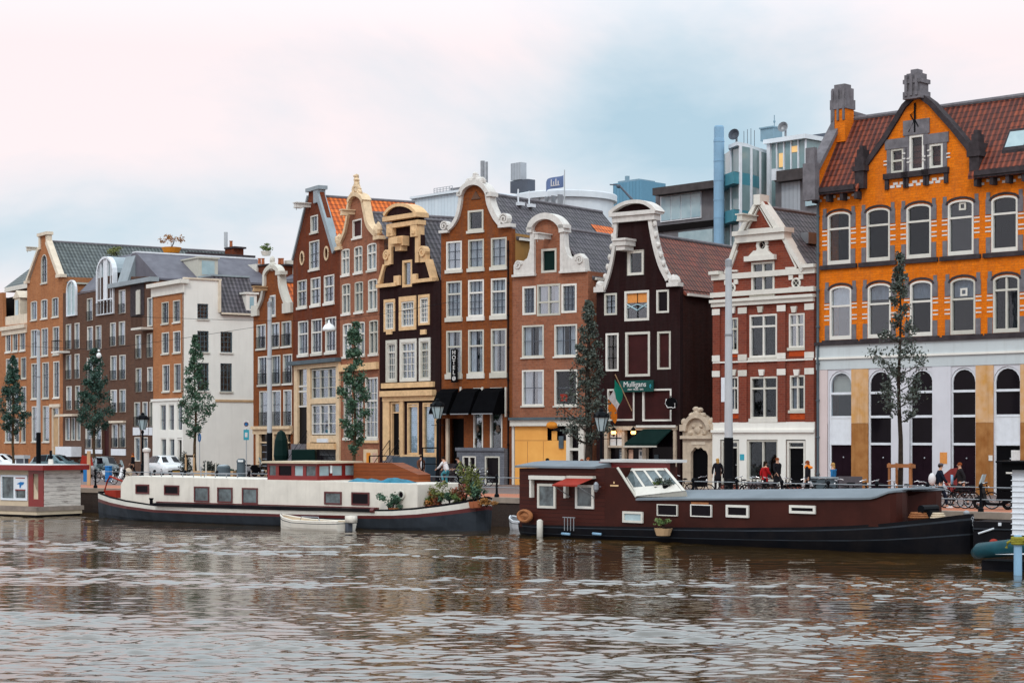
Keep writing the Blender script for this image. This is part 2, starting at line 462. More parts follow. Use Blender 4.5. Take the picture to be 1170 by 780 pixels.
for nm, c, e in (('lamp_glow', (1.0,.45,.12), 6.0), ('office_glow', (.9,.55,.22), .25)):
    t = NT(nm); t.b.inputs['Base Color'].default_value = (*c, 1)
    t.b.inputs['Emission Color'].default_value = (*c, 1); t.b.inputs['Emission Strength'].default_value = e
def m_leaf(name, c1, c2):
    t = NT(name); o = t.obj()
    wn = t.n('ShaderNodeTexNoise'); wn.inputs['Scale'].default_value = 2.5; t.l(o, wn.inputs['Vector'])
    g = t.n('ShaderNodeNewGeometry')
    k = t.math('ADD', t.math('MULTIPLY', g.outputs['Random Per Island'], .6), t.math('MULTIPLY', t.ramp(wn.outputs['Fac'], .35, .65), .4))
    t.col(t.mix(k, c1, c2)); t.rough(.55)
    t.b.inputs['Subsurface Weight'].default_value = 0
m_leaf('leaf_teal', (.018,.062,.042), (.070,.14,.070))
m_leaf('leaf_dark', (.010,.042,.034), (.034,.088,.056))
m_leaf('leaf_grey', (.028,.042,.036), (.085,.10,.075))
m_leaf('leaf_green', (.06,.12,.03), (.16,.20,.05))
m_leaf('leaf_yellow', (.17,.17,.03), (.07,.10,.02))
m_leaf('leaf_orange', (.42,.16,.03), (.20,.11,.03))
m_leaf('leaf_bush', (.015,.022,.018), (.045,.055,.04))
m_leaf('flower_red', (.32,.035,.02), (.06,.08,.025))
# ------------------------------------------------------------------ houses
def arch_loop(u0, u1, z0, z1, rise, n=8):
    """opening outline, counter-clockwise, with an arched head of the given rise below z1"""
    if rise <= 0: return [(u0,z0),(u1,z0),(u1,z1),(u0,z1)]
    c = (u0+u1)/2; h = (u1-u0)/2; zs = z1-rise
    pts = [(u0,z0),(u1,z0)]
    for i in range(n+1):
        a = math.pi*i/n
        pts.append((c + h*math.cos(a), zs + rise*math.sin(a)))
    return pts
class Frame3:
    """a vertical reference plane standing in the world: u along it, d behind it, z up"""
    def __init__(s, xl, sl, xr, sr, name=None, label=None, cat=None, group=None, z=0.0):
        s.A = W(xl, sl); B = W(xr, sr); d = B - s.A; s.L = d.length
        s.u = d/s.L; s.nin = Vector((-s.u.y, s.u.x)); s.ang = math.atan2(s.u.y, s.u.x)
        s.z0 = z
        if name: s.o = empty(name, (s.A.x, s.A.y, z), s.ang, label, cat, group)
    def P(s, x, y, d=0.0):
        a = Vector(((x-CX)/F, 1.0)); t = (s.A.dot(s.nin) + d)/a.dot(s.nin)
        return ((a*t - s.A).dot(s.u), HC + (HY-y)/F*t - s.z0)
    def U(s, x, d=0.0): return s.P(x, 500, d)[0]
    def Z(s, y, x, d=0.0): return s.P(x, y, d)[1]
    def PL(s, pts, d=0.0): return [s.P(x, y, d) for x, y in pts]
class House(Frame3):
    def __init__(s, *a, wall='brick_red', depth=12.0, **k):
        super().__init__(*a, **k); s.bar = None; s.wallm = wall; s.wins = []; s.depth = depth; s.doors = []
    def row(s, yt, yb, xr, xs, **k):
        """windows of one storey: pixel spans xs sharing the head and sill heights read at column xr"""
        zt, zb = s.Z(yt, xr), s.Z(yb, xr)
        for (a, b) in xs: s.wins.append(dict(u0=s.U(a), u1=s.U(b), z0=zb, z1=zt, **k))
    def win(s, x0, x1, yt, yb, **k):
        xm = (x0+x1)/2; s.wins.append(dict(u0=s.U(x0), u1=s.U(x1), z0=s.Z(yb, xm), z1=s.Z(yt, xm), **k))
    def wall(s, outer, extra_holes=(), name='wall', sides=True, zside=None, right_mat=None, base=-.1):
        """outer: top outline left to right in pixels, from the left edge to the right edge of the front"""
        top = s.PL(outer); loop = [(top[0][0], base), (top[-1][0], base)] + list(reversed(top))
        holes = []
        for w in s.wins:
            w['rise'] = w.get('arch', 0)*(w['u1']-w['u0'])/2
            holes.append(arch_loop(w['u0'], w['u1'], w['z0'], w['z1'], w['rise']))
        holes += list(extra_holes)
        mb = MB(); mats = [s.wallm, right_mat or s.wallm, 'room_dark']
        mb.plate(loop, holes, 0, .32, 0)
        L0, L1 = top[0][0], top[-1][0]
        zl = zside if zside is not None else top[0][1]; zr = zside if zside is not None else top[-1][1]
        if sides:
            D = s.depth
            mb.box(L0, L0+.25, .321, D, base, zl, 0)
            mb.box(L1-.25, L1, .321, D, base, zr, 1)
            mb.box(L0+.251, L1-.251, D-.25, D, base, min(zl, zr), 0)
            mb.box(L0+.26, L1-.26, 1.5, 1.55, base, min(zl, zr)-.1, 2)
        s.wallo = mb.build(name, mats, s.o)
        for w in s.wins: s.make_win(w)
        return s.wallo
    def make_win(s, w):
        u0, u1, z0, z1 = w['u0'], w['u1'], w['z0'], w['z1']; f = w.get('frame', .11); r = w['rise']
        mat = w.get('mat', 'white'); out = w.get('out', -.02)
        mb = MB(); e = .004
        outer = arch_loop(u0+e, u1-e, z0+e, z1-e, r)
        fb = w.get('fb', f); ft = w.get('ft', f)
        inner = arch_loop(u0+f, u1-f, z0+fb, z1-ft, max(0, r-f*.6) if r else 0)
        sq = MB()
        if w.get('surround'):
            q = w['surround']
            sq.plate(arch_loop(u0-q, u1+q, z0-q, z1+q*1.4, r), [outer], -.06, .0)
        mb.plate(outer, [inner], out, .16)
        a0, a1, b0, b1 = u0+f, u1-f, z0+fb, z1-ft; H = b1-b0; Wd = a1-a0
        yb = .075
        for q in w.get('T', []):      # heavy transoms (fraction of height)
            z = b0 + H*q; mb.box(a0, a1, .0, .15, z-.05, z+.05)
        for q in w.get('M', []):      # heavy mullions
            x = a0 + Wd*q; mb.box(x-.045, x+.045, .003, .147, b0, b1-(r*.1 if r else 0))
        gb = MB() if s.bar else mb
        for q in w.get('v', []):
            x = a0 + Wd*q; gb.box(x-.02, x+.02, yb-.01, yb+.04, b0, b1-(r*.1 if r else 0))
        for q in w.get('h', []):
            z = b0 + H*q; gb.box(a0, a1, yb-.012, yb+.042, z-.02, z+.02)
        fo = mb.build('window', w.get('fm') or mat, s.o)
        if sq.v: sq.build('surround', mat, fo)
        if s.bar and gb.v: gb._build('glazing_bar', s.bar, fo)
        g = MB(); loop = arch_loop(a0, a1, b0, b1, max(0, r-f*.6) if r else 0)
        g.plate(loop, [], .10, .112)
        g.build('pane', w.get('glass', 'glass'), fo)
        if w.get('sill', True):
            sm = w.get('sillm', mat); sb = MB()
            sb.box(u0-.06, u1+.06, -.10, .02, z0-w.get('sh', .12), z0+.0)
            sb.build('sill', sm, fo)
        k = w.get('cur', 'auto')
        if k == 'auto': k = rng.choice(['sides', 'none', 'none', 'top', 'left', 'right', 'none', 'full'])
        cm = w.get('cm') or ('curtain_pale' if rng.random() < .35 else 'curtain')
        if k != 'none':
            c = MB()
            def strip(x0, x1, za, zb):
                n = max(2, int((x1-x0)/.09)); vs = []; fs = []
                for i in range(n+1):
                    x = x0 + (x1-x0)*i/n; y = .20 + (.035 if i % 2 else 0) + rng.uniform(0, .012)
                    vs += [(x, y, za), (x, y, zb)]
                for i in range(n): fs.append((2*i, 2*i+2, 2*i+3, 2*i+1))
                c.add(vs, fs)
            p = rng.uniform(.22, .38)
            if k in ('sides', 'left'): strip(a0, a0+Wd*p, b0, b1)
            if k in ('sides', 'right'): strip(a1-Wd*p, a1, b0, b1)
            if k == 'top': strip(a0, a1, b1-H*rng.uniform(.25, .45), b1)
            if k == 'full': strip(a0, a1, b0, b1)
            if k == 'lower': strip(a0, a1, b0, b0+H*.55)
            c.build('curtain', cm, fo)
        if w.get('guard'):
            gm = MB(); gz = z0+.03; gh = .85 if isinstance(w['guard'], bool) else w['guard']
            gm.box(u0+.03, u1-.03, -.12, -.09, gz+gh-.03, gz+gh); gm.box(u0+.03, u1-.03, -.12, -.09, gz, gz+.03)
            n = max(3, int((u1-u0)/.11))
            for i in range(n+1):
                x = u0+.04 + (u1-u0-.08)*i/n; gm.box(x-.008, x+.008, -.113, -.097, gz, gz+gh)
            gm.build('balustrade', 'black_metal', fo)
        return fo
    def part(s, name, mat, parent=None): return _Part(s, name, mat, parent)
    def band(s, name, mat, x0, x1, yt, yb, xr, out=.12, dd=.3):
        u0, u1 = s.U(x0), s.U(x1); z1, z0 = s.Z(yt, xr), s.Z(yb, xr)
        mb = MB(); h = z1-z0
        mb.box(u0, u1, -out*.6, dd, z0, z0+h*.55); mb.box(u0-.03, u1+.03, -out, dd-.003, z0+h*.55, z1)
        return mb.build(name, mat, s.o)
    def gable_roof(s, mat, u0, u1, uR, zE, zR, d0=.25, d1=None, over=.12, ridge='stone_grey', zE2=None):
        d1 = d1 or s.depth; zE2 = zE if zE2 is None else zE2
        mb = MB(); t = .16
        sl = (zR-zE)/(uR-u0); sr = (zR-zE2)/(u1-uR)
        L = (u0-over, zE-over*sl); Rr = (u1+over, zE2-over*sr)
        mb.prism([L, (L[0]+.02, L[1]-t), (uR, zR-t*1.2), (Rr[0]-.02, Rr[1]-t), Rr, (uR, zR)], d0, d1)
        ro = mb.build('roof', mat, s.o)
        MB().tube([(uR, d0, zR), (uR, d1, zR)], .11, 8).build('ridge_cap', ridge, ro)
        g = MB(); g.plate([(u0, zE-.1), (u1, zE2-.1), (uR, zR-.25)], [], d1-.3, d1-.02); g.build('rear_gable', s.wallm, ro)
        gt = MB()
        gt.box(Rr[0]-.02, Rr[0]+.12, d0+.2, d1-.05, Rr[1]-.16, Rr[1]-.02)
        gt.build('gutter', 'white', ro)
        return ro
    def door(s, x0, x1, yt, yb, mat='black_paint', frame='white', fan=0, out=.25, fw=.12):
        """a recessed door leaf with its casing; add the hole with hole()"""
        xm = (x0+x1)/2; u0, u1 = s.U(x0), s.U(x1); z1, z0 = s.Z(yt, xm), s.Z(yb, xm)
        mb = MB(); mb.plate(arch_loop(u0+.004, u1-.004, z0, z1-.004, 0), [arch_loop(u0+fw, u1-fw, z0-.0+.02, z1-fw, 0)], -.03, .22)
        zf = z1-fw
        if fan: zf = z0 + (z1-z0)*(1-fan); mb.box(u0+fw, u1-fw, .02, .2, zf-.04, zf+.04)
        fo = mb.build('door', frame, s.o)
        lf = MB(); lf.box(u0+fw, u1-fw, .12, .18, z0+.02, zf-(.04 if fan else 0))
        w = u1-u0-2*fw; h = zf-z0
        if w > .5:
            for (p, q) in ((.08,.42),(.5,.92)):
                lf.box(u0+fw+w*.16, u1-fw-w*.16, .105, .125, z0+h*p, z0+h*q)
        lf.build('door_leaf', mat, fo)
        MB().blob((u1-fw-.12, .07, z0+1.05), .035, .05, .035).build('handle', 'chrome', fo)
        if fan:
            MB().box(u0+fw, u1-fw, .10, .11, zf+.04, z1-fw).build('pane', 'glass', fo)
        return fo
    def hole(s, x0, x1, yt, yb):
        xm = (x0+x1)/2; u0, u1 = s.U(x0), s.U(x1); z1, z0 = s.Z(yt, xm), s.Z(yb, xm)
        return arch_loop(u0, u1, max(z0, -.05), z1, 0)
    def hoist(s, x, y, L=1.1, w=.16, mat='stone_buff', cap=True):
        """hoisting beam sticking out of the gable"""
        u, z = s.P(x, y); mb = MB(); mb.box(u-w/2, u+w/2, -L, .3, z-.14, z+.10)
        if cap: mb.box(u-w/2-.10, u+w/2+.10, -L-.05, .02, z+.10, z+.17); mb.box(u-w/2-.03, u+w/2+.03, -L-.02, -L*.55, z-.22, z-.13)
        mb.tube([(u, -L*.9, z-.12), (u, -L*.9, z-.36)], .025)
        return mb.build('hoist_beam', mat, s.o)
    def chimney(s, x, yt, yb, w, d, dp=.6, mat='brick_brown_red', pots=1):
        u, zt = s.P(x, yt, d); zb = s.Z(yb, x, d); mb = MB()
        mb.box(u-w/2, u+w/2, d, d+dp, zb, zt-.15)
        o = mb.build('chimney', mat, s.o)
        MB().box(u-w/2-.08, u+w/2+.08, d-.08, d+dp+.08, zt-.15, zt).build('cap', 'stone_dark', o)
        for i in range(pots):
            p = MB(); p.lathe([(.12, zt), (.10, zt+.45), (.13, zt+.5)], u+(i-(pots-1)/2)*.4, d+dp/2, 8); p.build('chimney_pot', 'terracotta', o)
        return o
    def pipe(s, x, yt, yb, mat='slate_paint', r=.05):
        u = s.U(x); zt = s.Z(yt, x); zb = s.Z(yb, x); mb = MB()
        mb.tube([(u, -.12, zb), (u, -.12, zt)], r, 8)
        z = zb+.5
        while z < zt: mb.tube([(u, -.12, z), (u, -.12, z+.08)], r*1.5, 8); z += 1.9
        return mb.build('drainpipe', mat, s.o)
def steps(s, x0, x1, ztop, n=5, rail=True, mat='stone_grey', out=1.5):
    """a stoop of stone steps rising along the front, with an iron rail"""
    u0, u1 = s.U(x0), s.U(x1); mb = MB(); w = u1-u0
    for i in range(n):
        mb.box(u0, u1, -out*(n-i)/n, .0-.003*i, ztop*i/n-.05*(i == 0), ztop*(i+1)/n)
    o = mb.build('stoop', mat, s.o)
    if rail:
        r = MB()
        for u in (u0+.05, u1-.05):
            r.tube([(u, -out, .0), (u, -out, .95)], .022); r.tube([(u, -.1, ztop), (u, -.1, ztop+.95)], .022)
            r.tube([(u, -out, .95), (u, -.1, ztop+.95)], .02); r.tube([(u, -out, .5), (u, -.1, ztop+.5)], .012)
        r.build('handrail', 'black_metal', o)
    return o
def curve(pts, n=6):
    """smooth polyline through pixel points (Catmull-Rom)"""
    out = []; P = [Vector(p) for p in pts]
    for i in range(len(P)-1):
        p0 = P[max(i-1,0)]; p1 = P[i]; p2 = P[i+1]; p3 = P[min(i+2, len(P)-1)]
        for k in range(n):
            t = k/n
            q = .5*((2*p1) + (p2-p0)*t + (2*p0-5*p1+4*p2-p3)*t*t + (3*p1-p0-3*p2+p3)*t**3)
            out.append((q.x, q.y))
    out.append(tuple(P[-1])); return out
def scroll(mb, u, z, r, y0=-.14, y1=.2, w=.1, dirn=1):
    pts = []
    for i in range(22):
        a = i/21*3.4*math.pi; rr = r*(1-i/26)
        pts.append((u + dirn*rr*math.cos(a), z + rr*math.sin(a)))
    mb.ribbon(pts, w, y0, y1); disc = [(u+r*.85*math.cos(t*math.pi/7), z+r*.85*math.sin(t*math.pi/7)) for t in range(14)]
    mb.plate(disc, [], y0*.4, y1)

SILL = dict(sh=.2)
# ---- orange brick house, right end of the row
k = .008535
H = House(933, k*(933+1650), 1212, k*(1212+1650), 'brick_building', 'bright orange brick building with dark stone gable and arched plaster ground floor', 'building', wall='brick_orange', depth=11)
B12 = H
top3 = [(945.6,972),(990,1017),(1035.6,1064),(1083,1112.6),(1132.7,1163),(1184,1209)]
top2 = [(948,973),(991.5,1018),(1039.7,1065.4),(1086,1114.6),(1134.7,1165),(1186,1211)]
H.row(233, 295, 1050, top3, arch=.32, mat='white', T=[.68], frame=.10, fb=.2, sill=False, cur='none')
H.row(320.5, 384, 1052, top2[:4]+top2[5:], arch=.34, T=[.62], frame=.10, fb=.2, sill=False, cur='top')
H.row(320.5, 384, 1052, top2[4:5], arch=.34, T=[.75], M=[.5], frame=.10, fb=.2, sill=False, cur='none')
H.win(1018, 1032.6, 170, 197.4, frame=.10, T=[.5], sill=False, cur='none'); H.win(1039, 1056, 154, 195, frame=.12, sill=False, cur='none'); H.win(1062, 1077.7, 164, 192, frame=.12, sill=False, cur='none')
zc = H.Z(386.5, 1052)            # top of the painted ground floor
outline = [(933,222),(984,216.5),(984.5,196),(990,186),(1012,155),(1032,125),(1042,113),(1054,111),(1064,120),(1090,149),(1106,168),(1112,178),(1112.5,201.5),(1212,190)]
loopz = H.PL(outline)
zE = H.Z(222, 933)
mb = MB()
lp = [(H.U(933), zc), (H.U(1212), zc)] + list(reversed(loopz))
for w in H.wins: w['rise'] = w.get('arch', 0)*(w['u1']-w['u0'])/2
mb.plate(lp, [arch_loop(w['u0'], w['u1'], w['z0'], w['z1'], w['rise']) for w in H.wins], 0, .32)
uL, uR = H.U(933), H.U(1212)
mb.box(uL, uL+.25, .321, 11, zc, zE); mb.box(uR-.25, uR, .321, 11, -.1, zE); mb.box(uL+.26, uR-.26, 10.75, 11, -.1, zE)
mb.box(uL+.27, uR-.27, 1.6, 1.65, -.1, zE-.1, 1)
mb.build('wall', ['brick_orange', 'room_dark'], H.o)
for w in H.wins: H.make_win(w)
# stone dressings round the upper windows
upper = list(H.wins)
for w in upper[:12]:
    d = MB(); u0, u1, z0, z1 = w['u0'], w['u1'], w['z0'], w['z1']
    r = w['rise']; q = .30; c = (u0+u1)/2
    for sgn, ue in ((-1, u0), (1, u1)):
        a, b = sorted((ue + sgn*.004, ue + sgn*q))
        d.box(a, b, -.035, .1, z1-r-.62, z1-r+.12)
        a2, b2 = sorted((ue + sgn*.06, ue + sgn*(q-.04))); d.box(a2, b2, -.03, .1, z1-r+.12, z1+.22)
        d.box(a+.02, b-.02, -.035, .1, z0-.02, z0+.75)
    d.box(u0-.40, u1+.40, -.14, .05, z0-.24, z0-.02, 1)
    for sgn, ue in ((-1, u0), (1, u1)):
        for zz in (z0+1.0, z0+1.2, z1-r-.95, z1-r-.75):
            a, b = sorted((ue + sgn*.02, ue + sgn*(q+.02))); d.box(a, b, -.025, .05, zz, zz+.07, 2)
    arcp = [(c+(u1-c+.03)*math.cos(t/8*math.pi), z1-r+(r+.06)*math.sin(t/8*math.pi)) for t in range(9)]
    d.ribbon(arcp, .10, -.05, .1, 1, 0.0)
    d.build('stone_surround', ['stone_grey', 'stone_dark', 'stone_white'], H.o)
d = MB()
for w in upper[12:15]:
    u0, u1, z0, z1 = w['u0'], w['u1'], w['z0'], w['z1']
    d.box(u0-.22, u0-.004, -.05, .1, z0-.1, z1+.1); d.box(u1+.004, u1+.22, -.05, .1, z0-.1, z1+.1)
    d.box(u0-.32, u1+.32, -.07, .1, z1+.004, z1+(.75 if w is upper[13] else .5))
    d.box(u0-.35, u1+.35, -.2, .1, z0-.30, z0-.02, 1)
    d.box(u0-.3, u0-.1, -.12, .1, z0-.8, z0-.301, 1); d.box(u1+.1, u1+.3, -.12, .1, z0-.8, z0-.301, 1)
    for i in range(4):
        x = u0 + (u1-u0)*(i+.5)/4; d.box(x-.13, x+.13, -.03, .1, z0-.75+(i % 2)*.14, z0-.62+(i % 2)*.14, 2)
    for f_ in (.35, .5): d.box(u0-.4, u0-.2, -.055, .1, z0+(z1-z0)*f_, z0+(z1-z0)*f_+.07, 2); d.box(u1+.2, u1+.4, -.057, .1, z0+(z1-z0)*f_, z0+(z1-z0)*f_+.07, 2)
d.build('stone_surround', ['stone_grey', 'stone_dark', 'stone_white'], H.o)
# gable coping, stepped corner piers and finial
d = MB()
d.ribbon(H.PL([(986,197),(991,188),(1013,157),(1034,122),(1043,113)]), .27, -.14, .45, 0, .6)
d.ribbon(H.PL([(1053,111),(1064,119),(1090,148),(1106,168),(1113,180)]), .27, -.14, .45, 0, .6)
for xx, yt, yb in ((986, 167, 216), (1117, 149, 201)):
    u, zt = H.P(xx, yt); zb = H.Z(yb, xx)
    d.box(u-.26, u+.26, -.35, .5, zb, zt-.6); d.box(u-.36, u+.36, -.42, .55, zt-1.3, zt-1.05); d.box(u-.18, u+.18, -.28, .3, zt-.6, zt-.2); d.box(u-.1, u+.1, -.18, .2, zt-.2, zt)
d.build('gable_coping', 'stone_dark', H.o)
d = MB(); u, zt = H.P(1047, 80); zb = H.Z(114, 1047)
h = zt-zb
for (w_, a, b) in ((.50, 0, .25), (.42, .25, .52), (.50, .52, .66), (.36, .66, .86), (.2, .86, 1.0)):
    d.box(u-w_, u+w_, -.4*w_/.5-.05, .4*w_/.5+.1, zb+h*a, zb+h*b)
for sx in (-.3, 0, .3): d.box(u+sx-.07, u+sx+.07, -.52, -.3, zb+h*.1, zb+h*.8)
d.build('gable_finial', 'stone_grey', H.o)
# wall anchor
d = MB(); u, z = H.P(1046, 134)
d.tube([(u, -.06, z-.75), (u, -.06, z+.7)], .05); d.tube([(u-.35, -.06, z-.7), (u-.05, -.06, z-.2), (u-.25,-.06,z+.15), (u, -.06, z+.3)], .035)
d.tube([(u+.2, -.06, z-.5), (u, -.06, z-.1)], .035)
d.build('wall_anchor', 'black_metal', H.o)
# eaves and roof, ridge parallel with the front
for (xa, xb, ya, yb_, rr) in ((935, 983, 222, 222, 0), (1120, 1212, 200, 190, 1)):
    d = MB(); u0, u1 = H.U(xa), H.U(xb); z = zE
    d.box(u0, u1, -.55, .3, z-.12, z+.10); d.box(u0, u1, -.62, -.5, z-.02, z+.22)
    n = int((u1-u0)/.75)
    for i in range(n+1):
        x = u0 + (u1-u0)*i/max(1, n); d.box(x-.09, x+.09, -.45, .0, z-.5, z-.12)
    for i in range(n*3):
        x = u0 + (u1-u0)*(i+.5)/(n*3); d.box(x-.08, x+.08, -.03, .05, z-.42+(i % 2)*.13, z-.30+(i % 2)*.13, 1)
    d.build('eaves_cornice', ['stone_dark', 'stone_white'], H.o)
zRd = H.Z(116, 1120, 2.1); zEv = zE+.1
d = MB()
sl_ = (zRd-zEv)/2.6
for xa, xb, ys in ((uL+.1, H.U(986), -.5), (H.U(986), H.U(1112), .36), (H.U(1112), uR, -.5)):
    zs = zEv-.05+(ys+.5)*sl_; d.xprism([(ys, zs), (2.1, zRd), (8.8, zRd-.4), (9.7, zEv), (9.7, zEv-.2), (2.1, zRd-.2), (ys, zs-.2)], xa, xb)
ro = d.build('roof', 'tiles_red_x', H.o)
MB().tube([(uL+.1, 2.1, zRd), (uR, 2.1, zRd)], .13, 8).build('ridge_cap', 'stone_grey', ro)
# cross gable behind the stone gable
ug0, ug1, ugc = H.U(986), H.U(1112), H.U(1047.5)
zg0 = H.Z(190, 1112); zgc = H.Z(117, 1048)
d = MB(); d.prism([(ug0, zg0), (ug1, zg0), (ugc, zgc)], .321, 4.4)
d.build('gable_roof', 'tiles_red', ro)
# roof window
sl = (zRd-zEv)/2.6
d = MB(); u0, u1 = H.U(1143), H.U(1169); ya, yb2 = .12, .85
za = zEv + (ya+.5)*sl; zb2 = zEv + (yb2+.5)*sl
d.add([(u0,ya,za+.1),(u1,ya,za+.1),(u1,yb2,zb2+.1),(u0,yb2,zb2+.1),(u0,ya,za-.1),(u1,ya,za-.1),(u1,yb2,zb2-.1),(u0,yb2,zb2-.1)], [(0,1,2,3),(0,4,5,1),(1,5,6,2),(2,6,7,3),(3,7,4,0)])
sk = d.build('skylight', 'stone_dark', ro)
d = MB(); e = .1
d.add([(u0+e,ya+e,za+.12+e*sl),(u1-e,ya+e,za+.12+e*sl),(u1-e,yb2-e,zb2+.12-e*sl),(u0+e,yb2-e,zb2+.12-e*sl)], [(0,1,2,3)])
d.build('pane', 'glass_pale', sk)
# left end gable with sloping parapet and chimney
d = MB(); yy = [(-.6, zE-.2), (-.6, zE+.9), (2.1, zRd+.35), (9.0, zRd+.1), (9.8, zE+.9), (9.8, zE-.2)]
d.xprism(yy, uL-.05, uL+.40); eg = d.build('end_gable', 'brick_orange', H.o)
d = MB()
d.xprism([(-.75, zE+.75), (-.75, zE+1.1), (2.1, zRd+.55), (9.1, zRd+.3), (9.9, zE+1.1), (9.9, zE+.75), (9.0, zRd+.08), (2.1, zRd+.33)], uL-.15, uL+.5)
d.box(uL-.2, uL+.55, -.95, -.55, zE-.4, zE+1.5); d.box(uL-.1, uL+.45, -.85, -.6, zE+1.5, zE+2.3)
d.build('parapet_coping', 'stone_grey', eg)
u, zt = H.P(965, 97, 1.6); zb = H.Z(150, 965, 1.6); hw = .55
d = MB(); d.box(uL+.1, uL+.95, 1.2, 2.0, zb-.6, zt-1.3); ch = d.build('chimney', 'brick_orange', H.o)
d = MB(); d.box(uL+.04, uL+1.01, 1.14, 2.06, zt-1.3, zt-.8); d.box(uL+.1, uL+.95, 1.2, 2.0, zt-.8, zt-.2); d.box(uL+.2, uL+.85, 1.3, 1.9, zt-.2, zt)
for i in range(3):
    x = uL+.12+i*.35; d.box(x, x+.11, 1.12, 1.2, zt-1.9, zt-.3)
d.box(uL+.07, uL+.3, 1.16, 1.6, zb-.3, zt-1.3)
d.build('chimney_cap', 'stone_grey', ch)
# ground floor: grey fascia, plaster piers, arched openings
zf1, zf2 = H.Z(391.5, 1052), H.Z(405.5, 1052); zf3 = H.Z(419, 1052)
d = MB(); d.box(uL-.02, uR, -.20, .3, zc-.16, zc+.0); d.build('string_course', 'stone_dark', H.o)
d = MB(); d.box(uL, uR, -.08, .3, zf2+.05, zc-.161); d.box(uL, uR, -.14, .3, zf2-.06, zf2+.05, 1); d.box(uL, uR, -.05, .3, zf3, zf2-.061)
d.build('fascia', ['plaster_grey', 'plaster_white'], H.o)
arcs = [(948.7,972.3),(993.6,1018),(1040.8,1065),(1088,1114),(1137,1165),(1188,1212)]
za1 = zf3-.02
edges = [933]+[x for a in arcs for x in a]
zdr = H.Z(507, 1052); ztr = H.Z(475.5, 1052); zmid = H.Z(447.5, 1052)
holes = [arch_loop(H.U(a)-.08, H.U(b)+.08, -.0, za1-.06, (H.U(b)-H.U(a))/2+.05) for a, b in arcs]
d = MB(); d.plate([(uL,-.1),(uR,-.1),(uR,zf3-.003),(uL,zf3-.003)], holes, 0, .3)
d.build('arcade_wall', 'plaster_lilac', H.o)
zoc = H.Z(483, 1052)
piers = [(934,946,'plaster_pink'),(973.5,992.5,'ochre_plaster'),(1019,1040,'plaster_lilac'),(1066,1087,'plaster_lilac'),(1115.5,1135.5,'ochre_plaster'),(1166.5,1186.5,'ochre_plaster')]
for a, b, m in piers:
    d = MB(); u0, u1 = H.U(a), H.U(b)
    d.box(u0, u1, -.07, -.004, zoc+.01 if m == 'ochre_plaster' else -.05, zf3-.02)
    d.box(u0, u1, -.075, -.004, -.05, zoc, 1)
    d.build('pier', [m, 'ochre_dark' if m == 'ochre_plaster' else m], H.o)
for i, (a, b) in enumerate(arcs):
    u0, u1 = H.U(a)-.07, H.U(b)+.07; rise = (u1-u0)/2
    f = MB(); lp = arch_loop(u0, u1, .0, za1-.07, rise-.02); f.plate(lp, [arch_loop(u0+.08, u1-.08, .03, za1-.17, rise-.08)], .05, .2)
    for z in ((zdr, ztr, zmid) if i in (1,2,3) else (zdr, ztr, zmid)): f.box(u0+.08, u1-.08, .04, .19, z-.06, z+.06)
    fo = f.build('arched_door', 'white_cool', H.o)
    g = MB(); g.plate(arch_loop(u0+.08, u1-.08, zmid+.06, za1-.17, rise-.08), [], .12, .13); g.box(u0+.08, u1-.08, .12, .13, ztr+.06, zmid-.06)
    g.build('pane', 'glass_dark' if i else 'glass', fo)
    if i in (0, 4): MB().box(u0+.08, u1-.08, .06, .14, zdr+.06, ztr-.06).build('infill_panel', 'white_cool', fo)
    else: MB().box(u0+.08, u1-.08, .12, .13, zdr+.06, ztr-.06).build('pane', 'glass_dark', fo)
    l = MB(); l.box(u0+.08, u1-.08, .12, .18, .02, zdr-.06); wv = u1-u0-.16
    l.box((u0+u1)/2-.02, (u0+u1)/2+.02, .11, .13, .05, zdr-.1)
    l.build('door_leaf', 'door_plum' if i not in (4,) else 'black_paint', fo)
    MB().blob(((u0+u1)/2+.12, .09, 1.75), .05, .04, .05).build('handle', 'chrome', fo)
    if i == 0:
        h_ = MB(); h_.box(u0+.09, u1-.09, .3, .34, zmid-.1, zmid+.9); h_.build('blind', 'white', fo)
H.pipe(936, 225, 553, 'slate_paint', .07)
d = MB(); u, z = H.P(1079, 523); d.box(u-.2, u+.2, -.09, -.071, z-.28, z+.28); d.build('notice', 'paper_orange', H.o)
d = MB(); u, z = H.P(1160, 522); d.box(u-.26, u+.26, .08, .10, z-.33, z+.33); d.build('notice', 'paper', H.o)
d = MB(); u, z = H.P(1133, 523); d.box(u-.1, u+.1, -.11, -.076, z-.13, z+.13); d.build('letter_box', 'white', H.o)
d = MB(); u, z = H.P(1152, 540); d.box(u-.17, u+.17, .08, .11, z-.04, z+.04); d.build('letter_slot', 'white', H.o)
# small square vents in two windows
for x, y in ((1099, 235.5), (1100.5, 333.5)):
    u, z = H.P(x, y); d = MB(); d.plate(arch_loop(u-.19, u+.19, z-.19, z+.19, 0), [arch_loop(u-.1, u+.1, z-.1, z+.1, 0)], .05, .095); d.build('window_vent', 'white', H.o)

